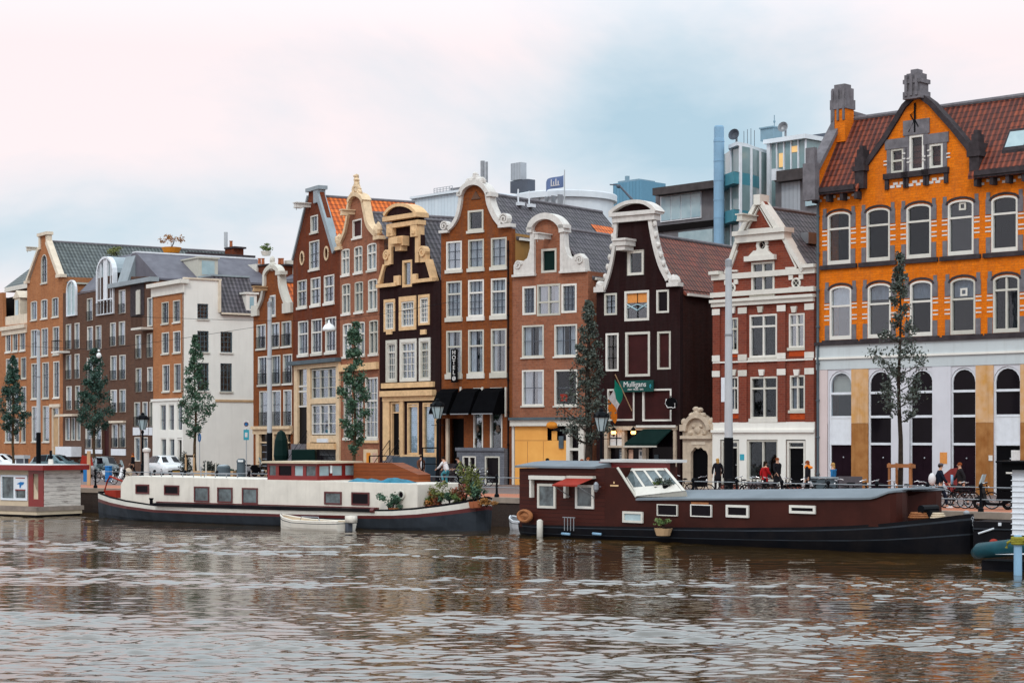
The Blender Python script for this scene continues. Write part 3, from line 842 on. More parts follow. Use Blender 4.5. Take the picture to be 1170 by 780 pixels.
# ---- red and white neo-renaissance house
H = House(815, 21.04, 931.5, 22.04, 'brick_house', 'red brick house with white stone bands and pointed white gable beside the orange building', 'house', wall='brick_red', depth=11)
B11 = H
H.row(363, 401, 837, [(831,843.5)], T=[.68], v=[.5], frame=.09, cur='sides', sh=.15); H.row(358, 397, 910, [(901.5,919.6)], T=[.68], M=[.5], frame=.09, cur='none', sh=.15)
H.row(359, 408, 872, [(856.5,888)], T=[.74], M=[.5], frame=.10, cur='none', sh=.2)
H.row(430, 469, 839, [(833,844)], T=[.68], v=[.5], frame=.09, cur='sides', sh=.15); H.row(428.5, 468.5, 911, [(902.6,920)], T=[.68], M=[.5], frame=.09, cur='left', sh=.15)
H.row(430, 478, 873, [(857.5,888.8)], T=[.74], M=[.5], frame=.10, cur='none', sh=.2)
H.win(858.5, 885, 299, 336, M=[.5], frame=.12, cur='none', sh=.15)
zg = H.Z(482, 872); zco = H.Z(343, 872); zup = H.Z(311.5, 872)
hl = [H.hole(823.5,845.5,502,553), H.hole(854,889.5,502,553), H.hole(898.5,921.5,502,556)]
oc = H.P(872, 280); hl_o = [(oc[0]+.22*math.cos(a*math.pi/6), oc[1]+.22*math.sin(a*math.pi/6)) for a in range(12)]
out = [(815,316),(832,314),(841,285),(843,272),(868,226),(870,226),(896.5,270),(899,282),(917,309),(931.5,308)]
H.wall(out, [hl_o]+hl, zside=H.Z(316, 815))
# plaster shopfront over the brick
d = MB(); u0, u1 = H.U(815), H.U(931.5)
d.plate([(u0-.003,-.05),(u1+.003,-.05),(u1+.003,zg),(u0-.003,zg)], [arch_loop(h[0][0]+.002, h[1][0]-.002, -.04, h[2][1]-.002, 0) for h in hl], -.08, -.003)
zz = H.Z(492.5, 872); d.box(u0-.03, u1+.03, -.2, -.081, zz-.06, zz+.08)
d.build('shopfront', 'plaster_white', H.o)
for (x0, x1, lm) in ((823.5,845.5,'black_paint'),(854,889.5,None),(898.5,921.5,'black_paint')):
    if lm: H.door(x0+1, x1-1, 503, 553, lm, 'white', fan=.16)
    else:
        h = H.hole(x0, x1, 502, 553); w = dict(u0=h[0][0]+.01, u1=h[1][0]-.01, z0=.45, z1=h[2][1]-.01, frame=.1, M=[.5], rise=0, cur='none', sill=False)
        H.make_win(w); MB().box(h[0][0], h[1][0], .0, .2, -.04, .449).build('stall_riser', 'stone_grey', H.o)
# pilasters with white blocks
pil = [(815.5,823.5),(845,854.3),(889.5,898.6),(921,931)]
for (a, b) in pil:
    d = MB(); u0, u1 = H.U(a), H.U(b)
    d.box(u0, u1, -.10, -.003, zg, zco)
    for (yt, yb) in ((404,411),(422,429),(350,357)): d.box(u0-.02, u1+.02, -.13, -.101+.0, H.Z(yb, 872), H.Z(yt, 872), 1)
    d.build('pilaster', ['brick_red', 'white'], H.o)
d = MB(); u0, u1 = H.U(814), H.U(932)
d.box(u0, u1, -.3, .1, zco+.0, zco+.16); d.box(u0+.05, u1-.05, -.2, .1, zco-.22, zco-.002); d.box(u0, u1, -.22, .1, H.Z(336.5, 872), H.Z(331, 872))
za = H.Z(312.5, 872); d.box(u0, u1, -.12, .1, za-.18, za+.12); d.box(u0-.05, H.U(824), -.3, .2, za+.12, za+.3); d.box(H.U(919), u1+.05, -.3, .2, za+.12, za+.3)
zz = H.Z(411, 872); d.box(u0+.1, u1-.1, -.115, .0, zz-.10, zz-.02)
d.build('cornice', 'white', H.o)
# keystones and brick aprons
d = MB()
for (x, yt, yb) in ((838,350,358),(869.5,350,357),(908,350,357),(839,422,429),(871,422,429),(911,422,429)):
    u, z1 = H.P(x, yt); z0 = H.Z(yb, x); d.prism([(u-.12,z0),(u+.12,z0),(u+.19,z1),(u-.19,z1)], -.12, -.0035)
d.build('keystone', 'white', H.o)
d = MB()
for (x0, x1, yt, yb, xr) in ((832,844,402.5,408,837),(902,920,399,407,911),(833,845,471,478,839),(903,920,471,479,911)):
    d.box(H.U(x0), H.U(x1), -.03, -.0035, H.Z(yb, xr), H.Z(yt, xr))
d.build('brick_apron', 'brick_panel_red', H.o)
# upper gable: side triangles, middle bay cornice, crown triangle, oculus
def tri_trim(pts, w=.16, y0=-.16, y1=.2):
    mm = MB(); P_ = H.PL(pts); mm.ribbon(P_, w, y0, y1, 0, 0.5); return mm
d = tri_trim([(831,313),(843,277)], .22, -.18, .5); d.ribbon(H.PL([(897,272),(919,309)]), .22, -.18, .5)
d.ribbon(H.PL([(834.5,309.5),(843,286)]), .10, -.1, .01); d.ribbon(H.PL([(898.5,280),(911,306)]), .10, -.1, .01)
d.ribbon(H.PL([(834.5,309.5),(843.5,309.5)]), .10, -.1, .01); d.ribbon(H.PL([(898.5,306.5),(911,306)]), .10, -.1, .01)
d.ribbon(H.PL([(848,266),(868.5,228),(891,263)]), .30, -.22, .5); d.ribbon(H.PL([(854,263),(868.5,236),(883,261)]), .09, -.12, .01); d.ribbon(H.PL([(854,263),(883,261)]), .09, -.12, .01)
u0, z = H.P(841, 270); u1 = H.U(901); d.box(u0, u1, -.38, .5, z-.02, z+.22); d.box(u0+.1, u1-.1, -.25, .4, z-.4, z-.021)
u, z = H.P(868.5, 226); d.box(u-.22, u+.22, -.3, .5, z-.4, z+.15)
d.ribbon(hl_o+[hl_o[0]], .18, -.1, .1, 0, .0)
for a in range(4):
    q = (a+.5)*math.pi/2; d.box(oc[0]+.42*math.cos(q)-.09, oc[0]+.42*math.cos(q)+.09, -.09, .0, oc[1]+.42*math.sin(q)-.09, oc[1]+.42*math.sin(q)+.09)
u0, z = H.P(853, 296); u1 = H.U(887.5); d.box(u0, u1, -.25, .0, z-.15, z+.12); d.prism([(u0+.2, z+.12),(u1-.2, z+.12),(u1-.55, z+.4),(u0+.55, z+.4)], -.14, 0)
for x, y in ((836,329),(910,323.5)):
    u, z = H.P(x, y)
    for (a, b) in ((-.32,-.32),(.32,-.32),(-.32,.32),(.32,.32)): d.box(u+a-.13, u+a+.13, -.08, 0, z+b-.13, z+b+.13)
    d.torus((u, -.03, z), .24, .06, 16, 6)
d.build('gable_trim', 'white', H.o)
for i_, (x, y) in enumerate(((836,329),(910,323.5),(872,280))):
    u, z = H.P(x, y); dd_ = .12 if i_ == 2 else 0
    m2 = MB(); m2.plate([(u+.21*math.cos(a*math.pi/6), z+.21*math.sin(a*math.pi/6)) for a in range(12)], [], -.02+dd_, -.0035+dd_)
    m2.build('round_pane', 'glass_dark', H.o)
    m3 = MB()
    for s_ in (1, -1): m3.tube([(u-.15, -.03+dd_, z-.15*s_), (u+.15, -.03+dd_, z+.15*s_)], .02)
    m3.build('glazing_bar', 'white', H.o)
H.hoist(862, 250, 1.3, .34, 'white')
H.gable_roof('tiles_slate', H.U(815)+.3, H.U(931.5)-.2, H.U(869), H.Z(314, 872), H.Z(236, 869), .4, 11)
# small gutter window in the roof slope
d = MB(); u, z = H.P(918, 276, 1.5); d.box(u-.25, u+.25, 1.6, 2.5, z-.1, z+.5); d.build('roof_hatch', 'grey_metal', H.o)
d = MB(); u, z = H.P(834, 455); d.box(u-.0+.1, u+.35, -.9, -.82, z-.2, z+1.1); d.build('hanging_board', 'white_cool', H.o)
d = MB(); u, z = H.P(835, 441); d.box(u+.18, u+.52, -.7, -.62, z-1.2, z+.1); d.tube([(u+.35,-.66,z+.1),(u+.35,0,z+.1)], .02)
d = MB(); u, z = H.P(849, 522); d.box(u-.14, u+.14, -.1, -.081, z-.16, z+.16); d.build('house_plate', 'sign_teal', H.o)

# ---- cream stone gateway in the alley
H = House(779.5, 20.78, 814, 21.03, 'stone_gateway', 'ornate cream stone gateway with scalloped dark doorway right of the black house', 'gateway', wall='stone_buff', depth=.5)
c0 = 797
hole = [H.P(x, y) for x, y in ((789,556),(808.5,556),(808.8,520),(807,515),(804,514),(801,510.5),(797.5,512.5),(794,510.5),(791.5,514),(789.5,516),(789,520))]
H.wall([(780,491),(783,490),(784.5,482),(788,476.5),(795,474),(801,474),(806,477),(810,483),(811.5,490),(814,490)], [hole], sides=False)
d = MB(); z = H.Z(500, c0)
d.box(H.U(779), H.U(814.5), -.2, .45, z-.05, z+.12)
d.ribbon(curve([H.P(783.5,492),H.P(785,484),H.P(790,477.5),H.P(797,475),H.P(804,477),H.P(809.5,483.5),H.P(811.5,491)]), .22, -.22, .4)
for x, y in ((781,486),(812.5,485)):
    u, z = H.P(x, y); d.box(u-.18, u+.18, -.15, .3, z-.3, z+.05); d.blob((u, .05, z+.2), .17, .17, .2)
for (dx, dz, r) in ((0,.1,.28),(-.35,0,.2),(.35,0,.2),(-.1,.35,.17),(.18,.3,.17)):
    u, z = H.P(797, 474); d.blob((u+dx, -.02, z+dz-.02), r, .2, r*.8, jit=.12)
for (dx, dz, r) in ((0,0,.25),(-.45,-.15,.16),(.45,-.15,.16),(-.25,.2,.14),(.25,.2,.14)):
    u, z = H.P(797, 491); d.blob((u+dx, .0, z+dz), r, .12, r*.8, jit=.15)
d.build('carved_crest', 'stone_buff', H.o)
d = MB(); h0 = H.P(788.5, 556)[0]; h1 = H.P(809, 556)[0]; d.box(h0-.05, h1+.05, .25, .31, 0, H.Z(510, 797)+.05); lf = d.build('door_leaf', 'black_paint', H.o)
d = MB(); d.box(H.U(790), H.U(806), -.03, -.003, H.Z(508, c0)+.02, H.Z(504, c0)); d.build('inscription_band', 'cream', H.o)

# ---- black pub house
kk = .00697; S = lambda x: kk*(x+2200)
H = House(681, S(681), 777, S(777), 'pub_house', 'black brick house with white trimmed neck gable and pub front flying a tricolour', 'house', wall='brick_black', depth=12)
B10 = H; H.bar = 'black_paint'
WT = dict(mat='white', fm='white')
H.row(335, 360, 697, [(690.5,705)], v=[.5], h=[.33,.66], frame=.11, sill=False, cur='full'); H.row(331, 357.5, 757, [(750,764.5)], frame=.11, sill=False, cur='none', glass='glass_dark')
H.row(332, 366.5, 727, [(713.5,741.8)], frame=.14, v=[.5], h=[.5], sill=False, cur='none')
H.row(380.5, 424, 699, [(692,707)], frame=.11, v=[.5], h=[.33,.66], sill=False, cur='full', cm='curtain_warm'); H.row(378.5, 422, 758, [(751,766.5)], frame=.11, sill=False, glass='panel_oxblood', cur='none')
H.row(379, 430, 729, [(714.5,742.8)], frame=.14, sill=False, glass='panel_oxblood', cur='none')
H.win(694, 725, 444, 480.5, frame=.10, sill=False, glass='panel_oxblood', cur='none'); H.win(734, 767.3, 444, 481, frame=.10, sill=False, glass='panel_oxblood', cur='none')
H.win(717.5, 735.5, 286.5, 314, frame=.13, sill=False, cur='none', surround=.02)
shop = [H.hole(692, 773, 487.5, 556)]
gl_ = curve([(681.5,333),(691,330),(697,312),(702,288),(704,262),(704.5,250)], 4)
gr_ = curve([(745,248),(747,262),(751,284),(757,304),(764,318),(770,327),(777,327)], 4)
arch = curve([(702,246),(707,240),(715,235),(725.6,232.5),(737,233),(746,237.5),(750,243)], 4)
H.wall(gl_[:-1]+arch+gr_[1:], shop, right_mat='brick_black_brown', zside=H.Z(330, 777))
d = MB(); d.ribbon(H.PL(curve([(691,331),(697,312),(702,288),(704.5,262),(705.5,248)], 5)), .20, -.16, .35); d.ribbon(H.PL(curve([(743.5,247),(745.5,262),(750,284),(756,304),(764,320)], 5)), .24, -.16, .35)
for x, y in [(703.5,258),(702.5,270),(701,282),(699,294),(696.5,305),(694,316),(747,256),(748.5,268),(751,280),(754,291),(757,301),(760.5,310)]:
    u, z = H.P(x, y); sg = 1 if x > 725 else -1; d.blob((u+sg*.10, -.05, z), .13, .14, .18, jit=.15)
d.box(H.U(681), H.U(692), -.25, .3, H.Z(334, 686), H.Z(328, 686)); d.box(H.U(764), H.U(777.5), -.25, .3, H.Z(327.5, 770), H.Z(323, 770))
u, z = H.P(687, 326); d.blob((u, -.05, z), .35, .2, .25, jit=.15); u, z = H.P(771, 320); d.blob((u, -.05, z), .4, .2, .3, jit=.15)
zc_ = H.Z(246, 726); d.box(H.U(699.5), H.U(752), -.38, .5, zc_-.02, zc_+.2); d.box(H.U(702), H.U(750), -.25, .4, zc_-.35, zc_-.021)
d.ribbon([H.P(x, y) for x, y in curve([(699.5,244.5),(706,238.5),(715,233.5),(725.6,231),(737,231.5),(746,236),(752,242.5)], 4)], .20, -.34, .6)
d.build('gable_trim', 'stone_white', H.o)
d = MB(); u, z = H.P(719, 280); d.box(u-.42, u+.42, -1.0, 0, z-.1, z+.18); d.box(u-.48, u+.48, -1.08, .0, z+.18, z+.3); d.box(u-.3, u+.3, -.9, 0, z-.35, z-.1); d.build('hoist_housing', 'stone_white', H.o)
H.gable_roof('tiles_red', H.U(681)+.1, H.U(777)-.0, H.U(729), H.Z(331, 777), H.Z(264, 753), .35, 12)
d = MB(); u, z = H.P(696, 206, -.2)
# jack pole with crane arm on the roof behind
# stained glass in the middle attic window
w0 = H.wins[2]; a0, a1, b1, b0 = w0['u0']+.15, w0['u1']-.15, w0['z1']-.15, w0['z0']+.15
d = MB(); d.box(a0, a1, .085, .095, b1-.52, b1); d.build('stained_glass', 'paper_orange', H.o)
d = MB(); d.tube([(a0, .06, b1-.6), ((a0+a1)/2, .06, b1-.95), (a1, .06, b1-.6)], .05); d.tube([(a0, .06, b1-.8), ((a0+a1)/2, .06, b1-.62), (a1, .06, b1-.8)], .035); d.build('leaded_tracery', 'glass_blue', H.o)
# pub front
d = MB(); u0, u1 = H.U(692), H.U(773.5); zt = H.Z(487, 732); ztr = H.Z(510, 732)
d.box(u0, u0+.22, -.15, .2, 0, zt-.2); d.box(u1-.16, u1, -.15, .2, 0, zt-.2); d.box(u0-.05, u1+.05, -.2, .2, zt-.2, zt+.02)
um = H.U(713); d.box(um-.09, um+.09, -.1, .2, 0, zt-.2); um2 = H.U(737); d.box(um2-.12, um2+.12, -.1, .2, 0, ztr-.06); d.box(u0+.22, um2+.3, -.12, .19, ztr-.06, ztr+.06)
pf = d.build('pub_front', 'stone_buff', H.o)
d = MB(); d.box(u0+.22, um-.09, .1, .12, ztr+.06, zt-.2)
d.build('pane', 'lamp_globe', pf)
d = MB(); x0_, x1_ = u0+.22, um-.09
for f_ in (.0,.5,1.0): d.box(x0_+(x1_-x0_)*f_-.02, x0_+(x1_-x0_)*f_+.02, .06, .099, ztr+.06, zt-.2)
d.box(x0_, x1_, .055, .095, (ztr+zt)/2-.1, (ztr+zt)/2-.05); d.build('glazing_bar', 'black_metal', pf)
d = MB(); d.box(um+.09, u1-.16, .25, .27, .0, zt-.2); d.box(u0+.22, um-.09, .24, .26, 0, ztr-.06); d.build('pane', 'glass_dark', pf)
for x, y, m, w_, h_ in ((708,520,'dark_blue',.18,.4),(718.5,519,'paper_pink',.15,.28),(730,519,'paper',.14,.28),(747.5,522,'slate_paint',.14,.14)):
    u, z = H.P(x, y); d = MB(); d.box(u-w_, u+w_, .2, .22, z-h_, z+h_); d.build('notice', m, pf)
    if m == 'dark_blue':
        q = MB(); [q.box(u-.12, u+.12-rng.uniform(0,.12), .185, .199, z+.28-i*.09, z+.31-i*.09) for i in range(7)]; q.build('chalk_text', 'paper', pf)
    if m == 'paper':
        q = MB(); q.box(u-.05, u+.05, .185, .199, z-.05, z+.15); q.build('print', 'dark_blue', pf)
aw = MB(); ua, ub = H.U(729), H.U(770); za = zt-.12; zb_ = H.Z(508, 745)
aw.add([(ua+.5,-.16,za),(ub,-.16,za),(ub-.3,-1.35,zb_+.1),(ua,-1.35,zb_+.1),(ua,-1.35,zb_-.05),(ub-.3,-1.35,zb_-.05),(ua+.5,-.16,za-.04),(ub,-.16,za-.04)],
       [(3,2,1,0),(4,5,2,3),(6,7,5,4),(1,2,5,7),(0,6,4,3)])
ao = aw.build('awning', 'dark_green', H.o)
MB().box(ua-.05, ub-.25, -1.4, -1.33, zb_-.12, zb_-.04).build('front_rail', 'white', ao)
MB().box(H.U(730), H.U(773)+.1, -.30, -.21, zt-.06, zt+.06).build('awning_box', 'white', ao)
# lanterns glowing over the pub door
for x, y in ((705.5,494.5),(728,494.5)):
    u, z = H.P(x, y); l = MB(); l.lathe([(.02,z+.34),(.17,z+.22),(.13,z+.2),(.09,z-.16),(.03,z-.2)], u, -.38, 6)
    l.tube([(u,-.38,z+.3),(u,-.38,z+.45),(u,-.12,z+.5)], .02); lo = l.build('wall_lantern', 'black_metal', H.o)
    MB().blob((u, -.38, z+.03), .145, .145, .14).build('glass_bulb', 'lamp_glow', lo)
# fascia sign with lettering
d = MB(); u0, u1 = H.U(711), H.U(748.5); z1, z0 = H.Z(434.5, 729), H.Z(447.5, 729)
d.box(u0, u1, -.22, -.12, z0, z1); so = d.build('pub_sign', 'pub_green', H.o)
def text(body, size, parent, mat, loc, rot=(R(90),0,0), extr=.012, align='CENTER', name='lettering', spacing=1.0, line=1.0, sx=1.0):
    cu = bpy.data.curves.new(name, 'FONT'); cu.body = body; cu.size = size; cu.extrude = extr; cu.align_x = align; cu.align_y = 'CENTER'; cu.space_character = spacing; cu.space_line = line
    to = bpy.data.objects.new(name, cu); C.objects.link(to)
    dg = bpy.context.evaluated_depsgraph_get(); me = bpy.data.meshes.new_from_object(to.evaluated_get(dg))
    C.objects.unlink(to); bpy.data.objects.remove(to); bpy.data.curves.remove(cu)
    me.materials.clear(); me.materials.append(MAT(mat))
    o = bpy.data.objects.new(name, me); C.objects.link(o); o.parent = parent; o.location = loc; o.rotation_euler = rot; o.scale = (sx,1,1)
    return o
text('Mulligans', .42, so, 'paper', ((u0+u1)/2-.1, -.235, z0+(z1-z0)*.64))
text('IRISH  MUSIC  BAR', .13, so, 'paper', ((u0+u1)/2-.05, -.235, z0+(z1-z0)*.2))
q = MB(); uu = u1-.16; [q.tube([(uu+.07*math.cos(a), -.235, z0+.3+.13*math.sin(a)), (uu+.03*math.cos(a+2), -.235, z0+.3+.1*math.sin(a+2))], .015) for a in (0,1.2,2.4,3.6,4.8)]; q.build('emblem', 'sign_teal', so)
# tricolour on a slanting pole
fu, fz = H.P(722.5, 465); d = MB(); d.tube([(fu, -.05, fz-.2), (H.U(703,-1.5), -1.5, H.Z(432, 703,-1.5)+.2)], .03); fp = d.build('flagpole', 'wood_pale', H.o)
p0 = Vector((H.U(711.5,-1), -1.0, H.Z(449, 711.5,-1))); p1 = Vector((H.U(703,-1.5)+.05, -1.5, H.Z(433, 703,-1.5)))
for i, (m, a, b) in enumerate((('flag_green',0,.36),('cloth_white',.36,.66),('flag_orange',.66,1))):
    f_ = MB(); n = 5; vs = []
    dn = Vector((H.U(693,-1.4)-p1.x, .1, H.Z(467, 693,-1.4)-p1.z)); 
    for r_ in range(n+1):
        q_ = a+(b-a)*r_/n
        for c_ in range(n+1):
            base = p0.lerp(p1, c_/n); sag = Vector((0, .12*math.sin(q_*9+c_), -.0))
            vs.append(base + dn*q_*(.85+.15*c_/n) + sag + Vector((0,0,-.3*q_*(1-c_/n))))
    fs = [(r_*(n+1)+c_, r_*(n+1)+c_+1, (r_+1)*(n+1)+c_+1, (r_+1)*(n+1)+c_) for r_ in range(n) for c_ in range(n)]
    f_.add(vs, fs)
    if m == 'flag_orange': m = 'cloth_orange'
    f_.build('flag_stripe', m, fp, smooth=True)
# round hanging pub sign on a bracket
u, z = H.P(765.5, 462, -.7); d = MB(); d.tube([(u-.35,-.0,z+.35),(u,-.7,z+.45),(u+.1,-.7,z+.45)], .025); br = d.build('sign_bracket', 'black_metal', H.o)
d = MB(); d.lathe([(.0,-.05),(.34,-.05),(.34,.05),(.0,.05)], 0, 0, 20); rs = d.build('round_sign', 'black_paint', br); rs.location = (u+.1,-.7,z+.05); rs.rotation_euler = (R(90),0,R(10))
d = MB(); d.tube([(-.28,-.0,.26),(-.34,0,0),(-.2,0,-.22),(.08,0,-.2)], .03); d.tube([(.1,0,-.24),(.27,0,-.22),(.26,0,.02)], .03); d.build('sign_mark', 'paper', br).location = (u+.1,-.78,z+.05)
# recess between the pub and its left neighbour, with a white dormer
H = House(669, S(669)-.25, 682, S(682)-.25, 'narrow_house', 'narrow dark house slice with a white dormer squeezed left of the black pub house', 'house', wall='brick_black_brown', depth=6)
H.win(671.5, 680.6, 328, 352, frame=.12, cur='full', sill=True)
H.wall([(669,322),(682,321)])
d = MB(); d.box(H.U(669)-.1, H.U(682)+.3, -.25, 3, H.Z(322, 675), H.Z(319, 675)); d.build('dormer_roof', 'white', H.o)

# ---- brick house with white neck gable
H = House(585.4, S(585.4), 672, S(672), 'brick_house', 'pinkish brick house with white scrolled neck gable and boarded orange ground floor', 'house', wall='brick_pink', depth=13)
B9 = H; H.bar = 'dark_steel'
H.row(326, 359, 619, [(597,612.5),(641.5,659)], frame=.12, v=[.33,.66], h=[.25,.5,.75], cur='full', sill=False); H.win(613.5, 640.5, 324.5, 360.5, frame=.12, M=[.5], T=[.42], cur='sides', sill=False)
H.row(371.5, 408, 607, [(596.5,621.5)], frame=.10, h=[.5], v=[.5], cur='sides', sh=.08); H.row(370.5, 407, 646, [(633.5,659.5)], frame=.10, h=[.5], v=[.33,.66], cur='sides', sh=.08)
H.row(422.5, 463.5, 607, [(596.5,621.5)], frame=.10, h=[.5], v=[.5], cur='sides', sh=.08); H.row(422, 463.5, 646, [(633.5,660)], frame=.10, h=[.5], cur='none', sh=.08)
H.win(618.5, 636, 284, 311.5, frame=.13, cur='none', sill=False, glass='dark_green')
nk = curve([(609,266),(610,258),(616,251.5),(625.4,248.5),(635,251),(642,258),(643.5,266)], 4)
H.wall([(585.4,315),(596,314),(612,313),(612,270)]+nk+[(642,290),(642,310.5),(672,309.5)], [H.hole(587, 671, 480, 560)])
d = MB()
d.ribbon(H.PL(nk), .36, -.3, .45, 0, .7)
d.box(H.U(607.5), H.U(612.2), -.18, .3, H.Z(313, 610), H.Z(264, 610)); d.box(H.U(641.8), H.U(646), -.18, .3, H.Z(310, 643), H.Z(262, 643))
for a, b in (([(588.5,314),(588.5,303),(593,297.5),(599,299),(604,295),(607.5,282),(608,270),(612,270),(612,313)], 1), ([(642,310.5),(642,268),(646,268),(647,282),(650,292),(655,296),(658,291.5),(664,289.5),(669,295),(670.5,308)], 1)):
    d.plate(list(reversed(H.PL(a))) if False else H.PL(a), [], -.14, .3)
for x, y in ((594,303),(664,297)):
    u, z = H.P(x, y); scroll(d, u, z, .26, -.22, .0, .09, 1 if x < 600 else -1)
d.box(H.U(587), H.U(613), -.22, .3, H.Z(316, 600), H.Z(313.5, 600)); d.box(H.U(641), H.U(671.5), -.22, .3, H.Z(311.5, 656), H.Z(309, 656))
d.box(H.U(604.5), H.U(611), -.3, .3, H.Z(263, 608), H.Z(260, 608)); d.box(H.U(641), H.U(649), -.3, .3, H.Z(261, 645), H.Z(257, 645))
d.build('gable_trim', 'stone_white', H.o)
H.hoist(628, 271, 1.3, .22, 'stone_white')
H.gable_roof('tiles_slate', H.U(586.2), H.U(671), H.U(629), H.Z(312, 629)-.2, H.Z(259, 629), .4, 13)
d = MB(); u0, u1 = H.U(586), H.U(671.5); z = H.Z(478.5, 629)
d.box(u0, u1, -.45, .1, z-.05, z+.1); cs = d.build('shop_cornice', 'slate_paint', H.o)
d = MB(); d.box(u0, u1, -.3, .1, z-.4, z-.051); d.box(u0, u0+.16, -.1, .2, 0, z-.401); d.box(H.U(648), H.U(652), -.1, .2, 0, z-.401); d.box(H.U(662), H.U(668), -.1, .2, 0, z-.401); d.box(H.U(652), H.U(662), -.08, .2, H.Z(514.5, 657), H.Z(511.5, 657)); d.build('shop_frame', 'white', H.o)
d = MB(); d.box(u0+.2, H.U(647.5), -.06, -.02, 0, H.Z(503, 615)); d.box(u0+.2, H.U(626), -.063, -.02, H.Z(503, 615)+.01, z-.41); d.box(H.U(631), H.U(637), -.06, -.02, H.Z(503, 634)+.01, z-.7)
for x in (603.5, 621.5): d.box(H.U(x)-.012, H.U(x)+.012, -.066, -.02, 0, H.Z(504, 612), 1)
d.box(u0+.2, H.U(626), -.066, -.02, H.Z(503, 612)-.012, H.Z(503, 612)+.012, 1)
d.build('plywood_hoarding', ['plywood', 'wood_stake'], H.o)
d = MB(); d.box(u0+.16, u1-.2, .22, .25, 0, z-.41); d.build('pane', 'glass_dark', H.o)
d = MB(); u, z2 = H.P(634, 485.5); d.blob((u, -.25, z2), .45, .2, .22); d.build('orange_lamp', 'orange_paint', H.o)
d = MB(); d.box(H.U(640), H.U(645), -.15, -.07, H.Z(512, 642), H.Z(498, 642)); d.build('meter_box', 'slate_paint', H.o)
d = MB(); u, z2 = H.P(643.5, 454); d.box(u-.25, u+.25, .05, .08, z2-.2, z2+.2); d.build('red_placard', 'red_cloth', H.o)

# ---- tall brown bell-gabled hotel
H = House(503.5, S(503.5), 585, S(585), 'hotel_house', 'tall rust brown brick hotel with white scrolled bell gable and three black awnings', 'house', wall='brick_rust', depth=13)
B8 = H; H.bar = 'dark_steel'
xs = [(510,527.8),(535,553),(561,579)]
H.row(273.5, 306.5, 544, xs, frame=.10, v=[.5], h=[.33,.66], cur='full', sh=.2, cm='curtain_pale')
H.row(319.5, 361.5, 544, xs, frame=.10, T=[.66], v=[.33,.66], h=[.2,.4], cur='full', sh=.25, cm='curtain_pale')
H.row(376.5, 426.5, 544, xs, frame=.10, T=[.64], v=[.5], cur='sides', sh=.3, cm='curtain_pale')
H.win(534.5, 552.5, 240, 263.5, frame=.12, cur='none', sh=.15)
H.row(443, 522, 544, [(541,552)], frame=.08, cur='none', sill=False); H.row(443, 522, 544, [(560,574)], frame=.08, cur='none', sill=False)
H.row(517.5, 532, 544, [(534.5,547)], frame=.08, M=[.5], cur='none', sill=False, mat='white') if False else None
bl = curve([(504,266),(510,263),(517,258),(524,247),(527.5,232),(528.5,222),(532,216),(538,211.5),(544,210),(551,211.5),(556,216),(558.5,222),(561,234),(567,248),(575,258),(585,261)], 4)
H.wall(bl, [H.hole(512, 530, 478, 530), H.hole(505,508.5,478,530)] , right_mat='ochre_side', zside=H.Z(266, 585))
d = MB(); tl = curve([(513.5,262),(519,256.5),(524,247),(527,233),(528,222)], 5); tr_ = curve([(558.7,222),(561,234),(567,247.5),(573.5,256)], 5)
d.ribbon(H.PL(tl), .24, -.2, .4); d.ribbon(H.PL(tr_), .34, -.2, .4)
d.ribbon(H.PL(curve([(528,223),(531,216),(537,211),(544,209),(551.5,211),(557,216.5),(560,222.5)], 4)), .28, -.3, .5)
u, z = H.P(509.5, 258.5); scroll(d, u, z, .30, -.25, .2, .09, 1); u, z = H.P(578, 250.5); scroll(d, u, z, .34, -.25, .2, .10, -1)
d.box(H.U(504), H.U(514), -.25, .3, H.Z(266.5, 509), H.Z(263.5, 509)); d.box(H.U(572), H.U(586), -.28, .3, H.Z(260, 579), H.Z(256, 579))
u, z = H.P(528, 222.5); d.box(u-.2, u+.1, -.3, .4, z-.1, z+.15); u, z = H.P(560, 223); d.box(u-.1, u+.3, -.3, .4, z-.1, z+.15)
for dx, dz, r in ((-.5,.05,.28),(0,.22,.3),(.5,.05,.28),(-.25,.1,.3),(.25,.1,.3),(0,.45,.2)):
    u, z = H.P(544, 207.5); d.blob((u+dx, -.05, z+dz-.05), r, .22, r*.8, jit=.15)
d.build('gable_trim', 'stone_white', H.o)
d = MB(); u, z = H.P(544, 224); d.prism([(u-.35,z-.2),(u+.35,z-.2),(u,z+.3)], -.06, -.003); d.build('gable_relief', 'brick_brown', H.o)
H.gable_roof('tiles_slate', H.U(504)+.2, H.U(585)-.05, H.U(545), H.Z(268, 585), H.Z(219, 545), .4, 13)
for x, y in ((602,232),(613.5,234.5),(616,250),(656,256)):   # small roof vents set into the far slope
    pass
d = MB(); u, z = H.P(612, 237, 3); d.build
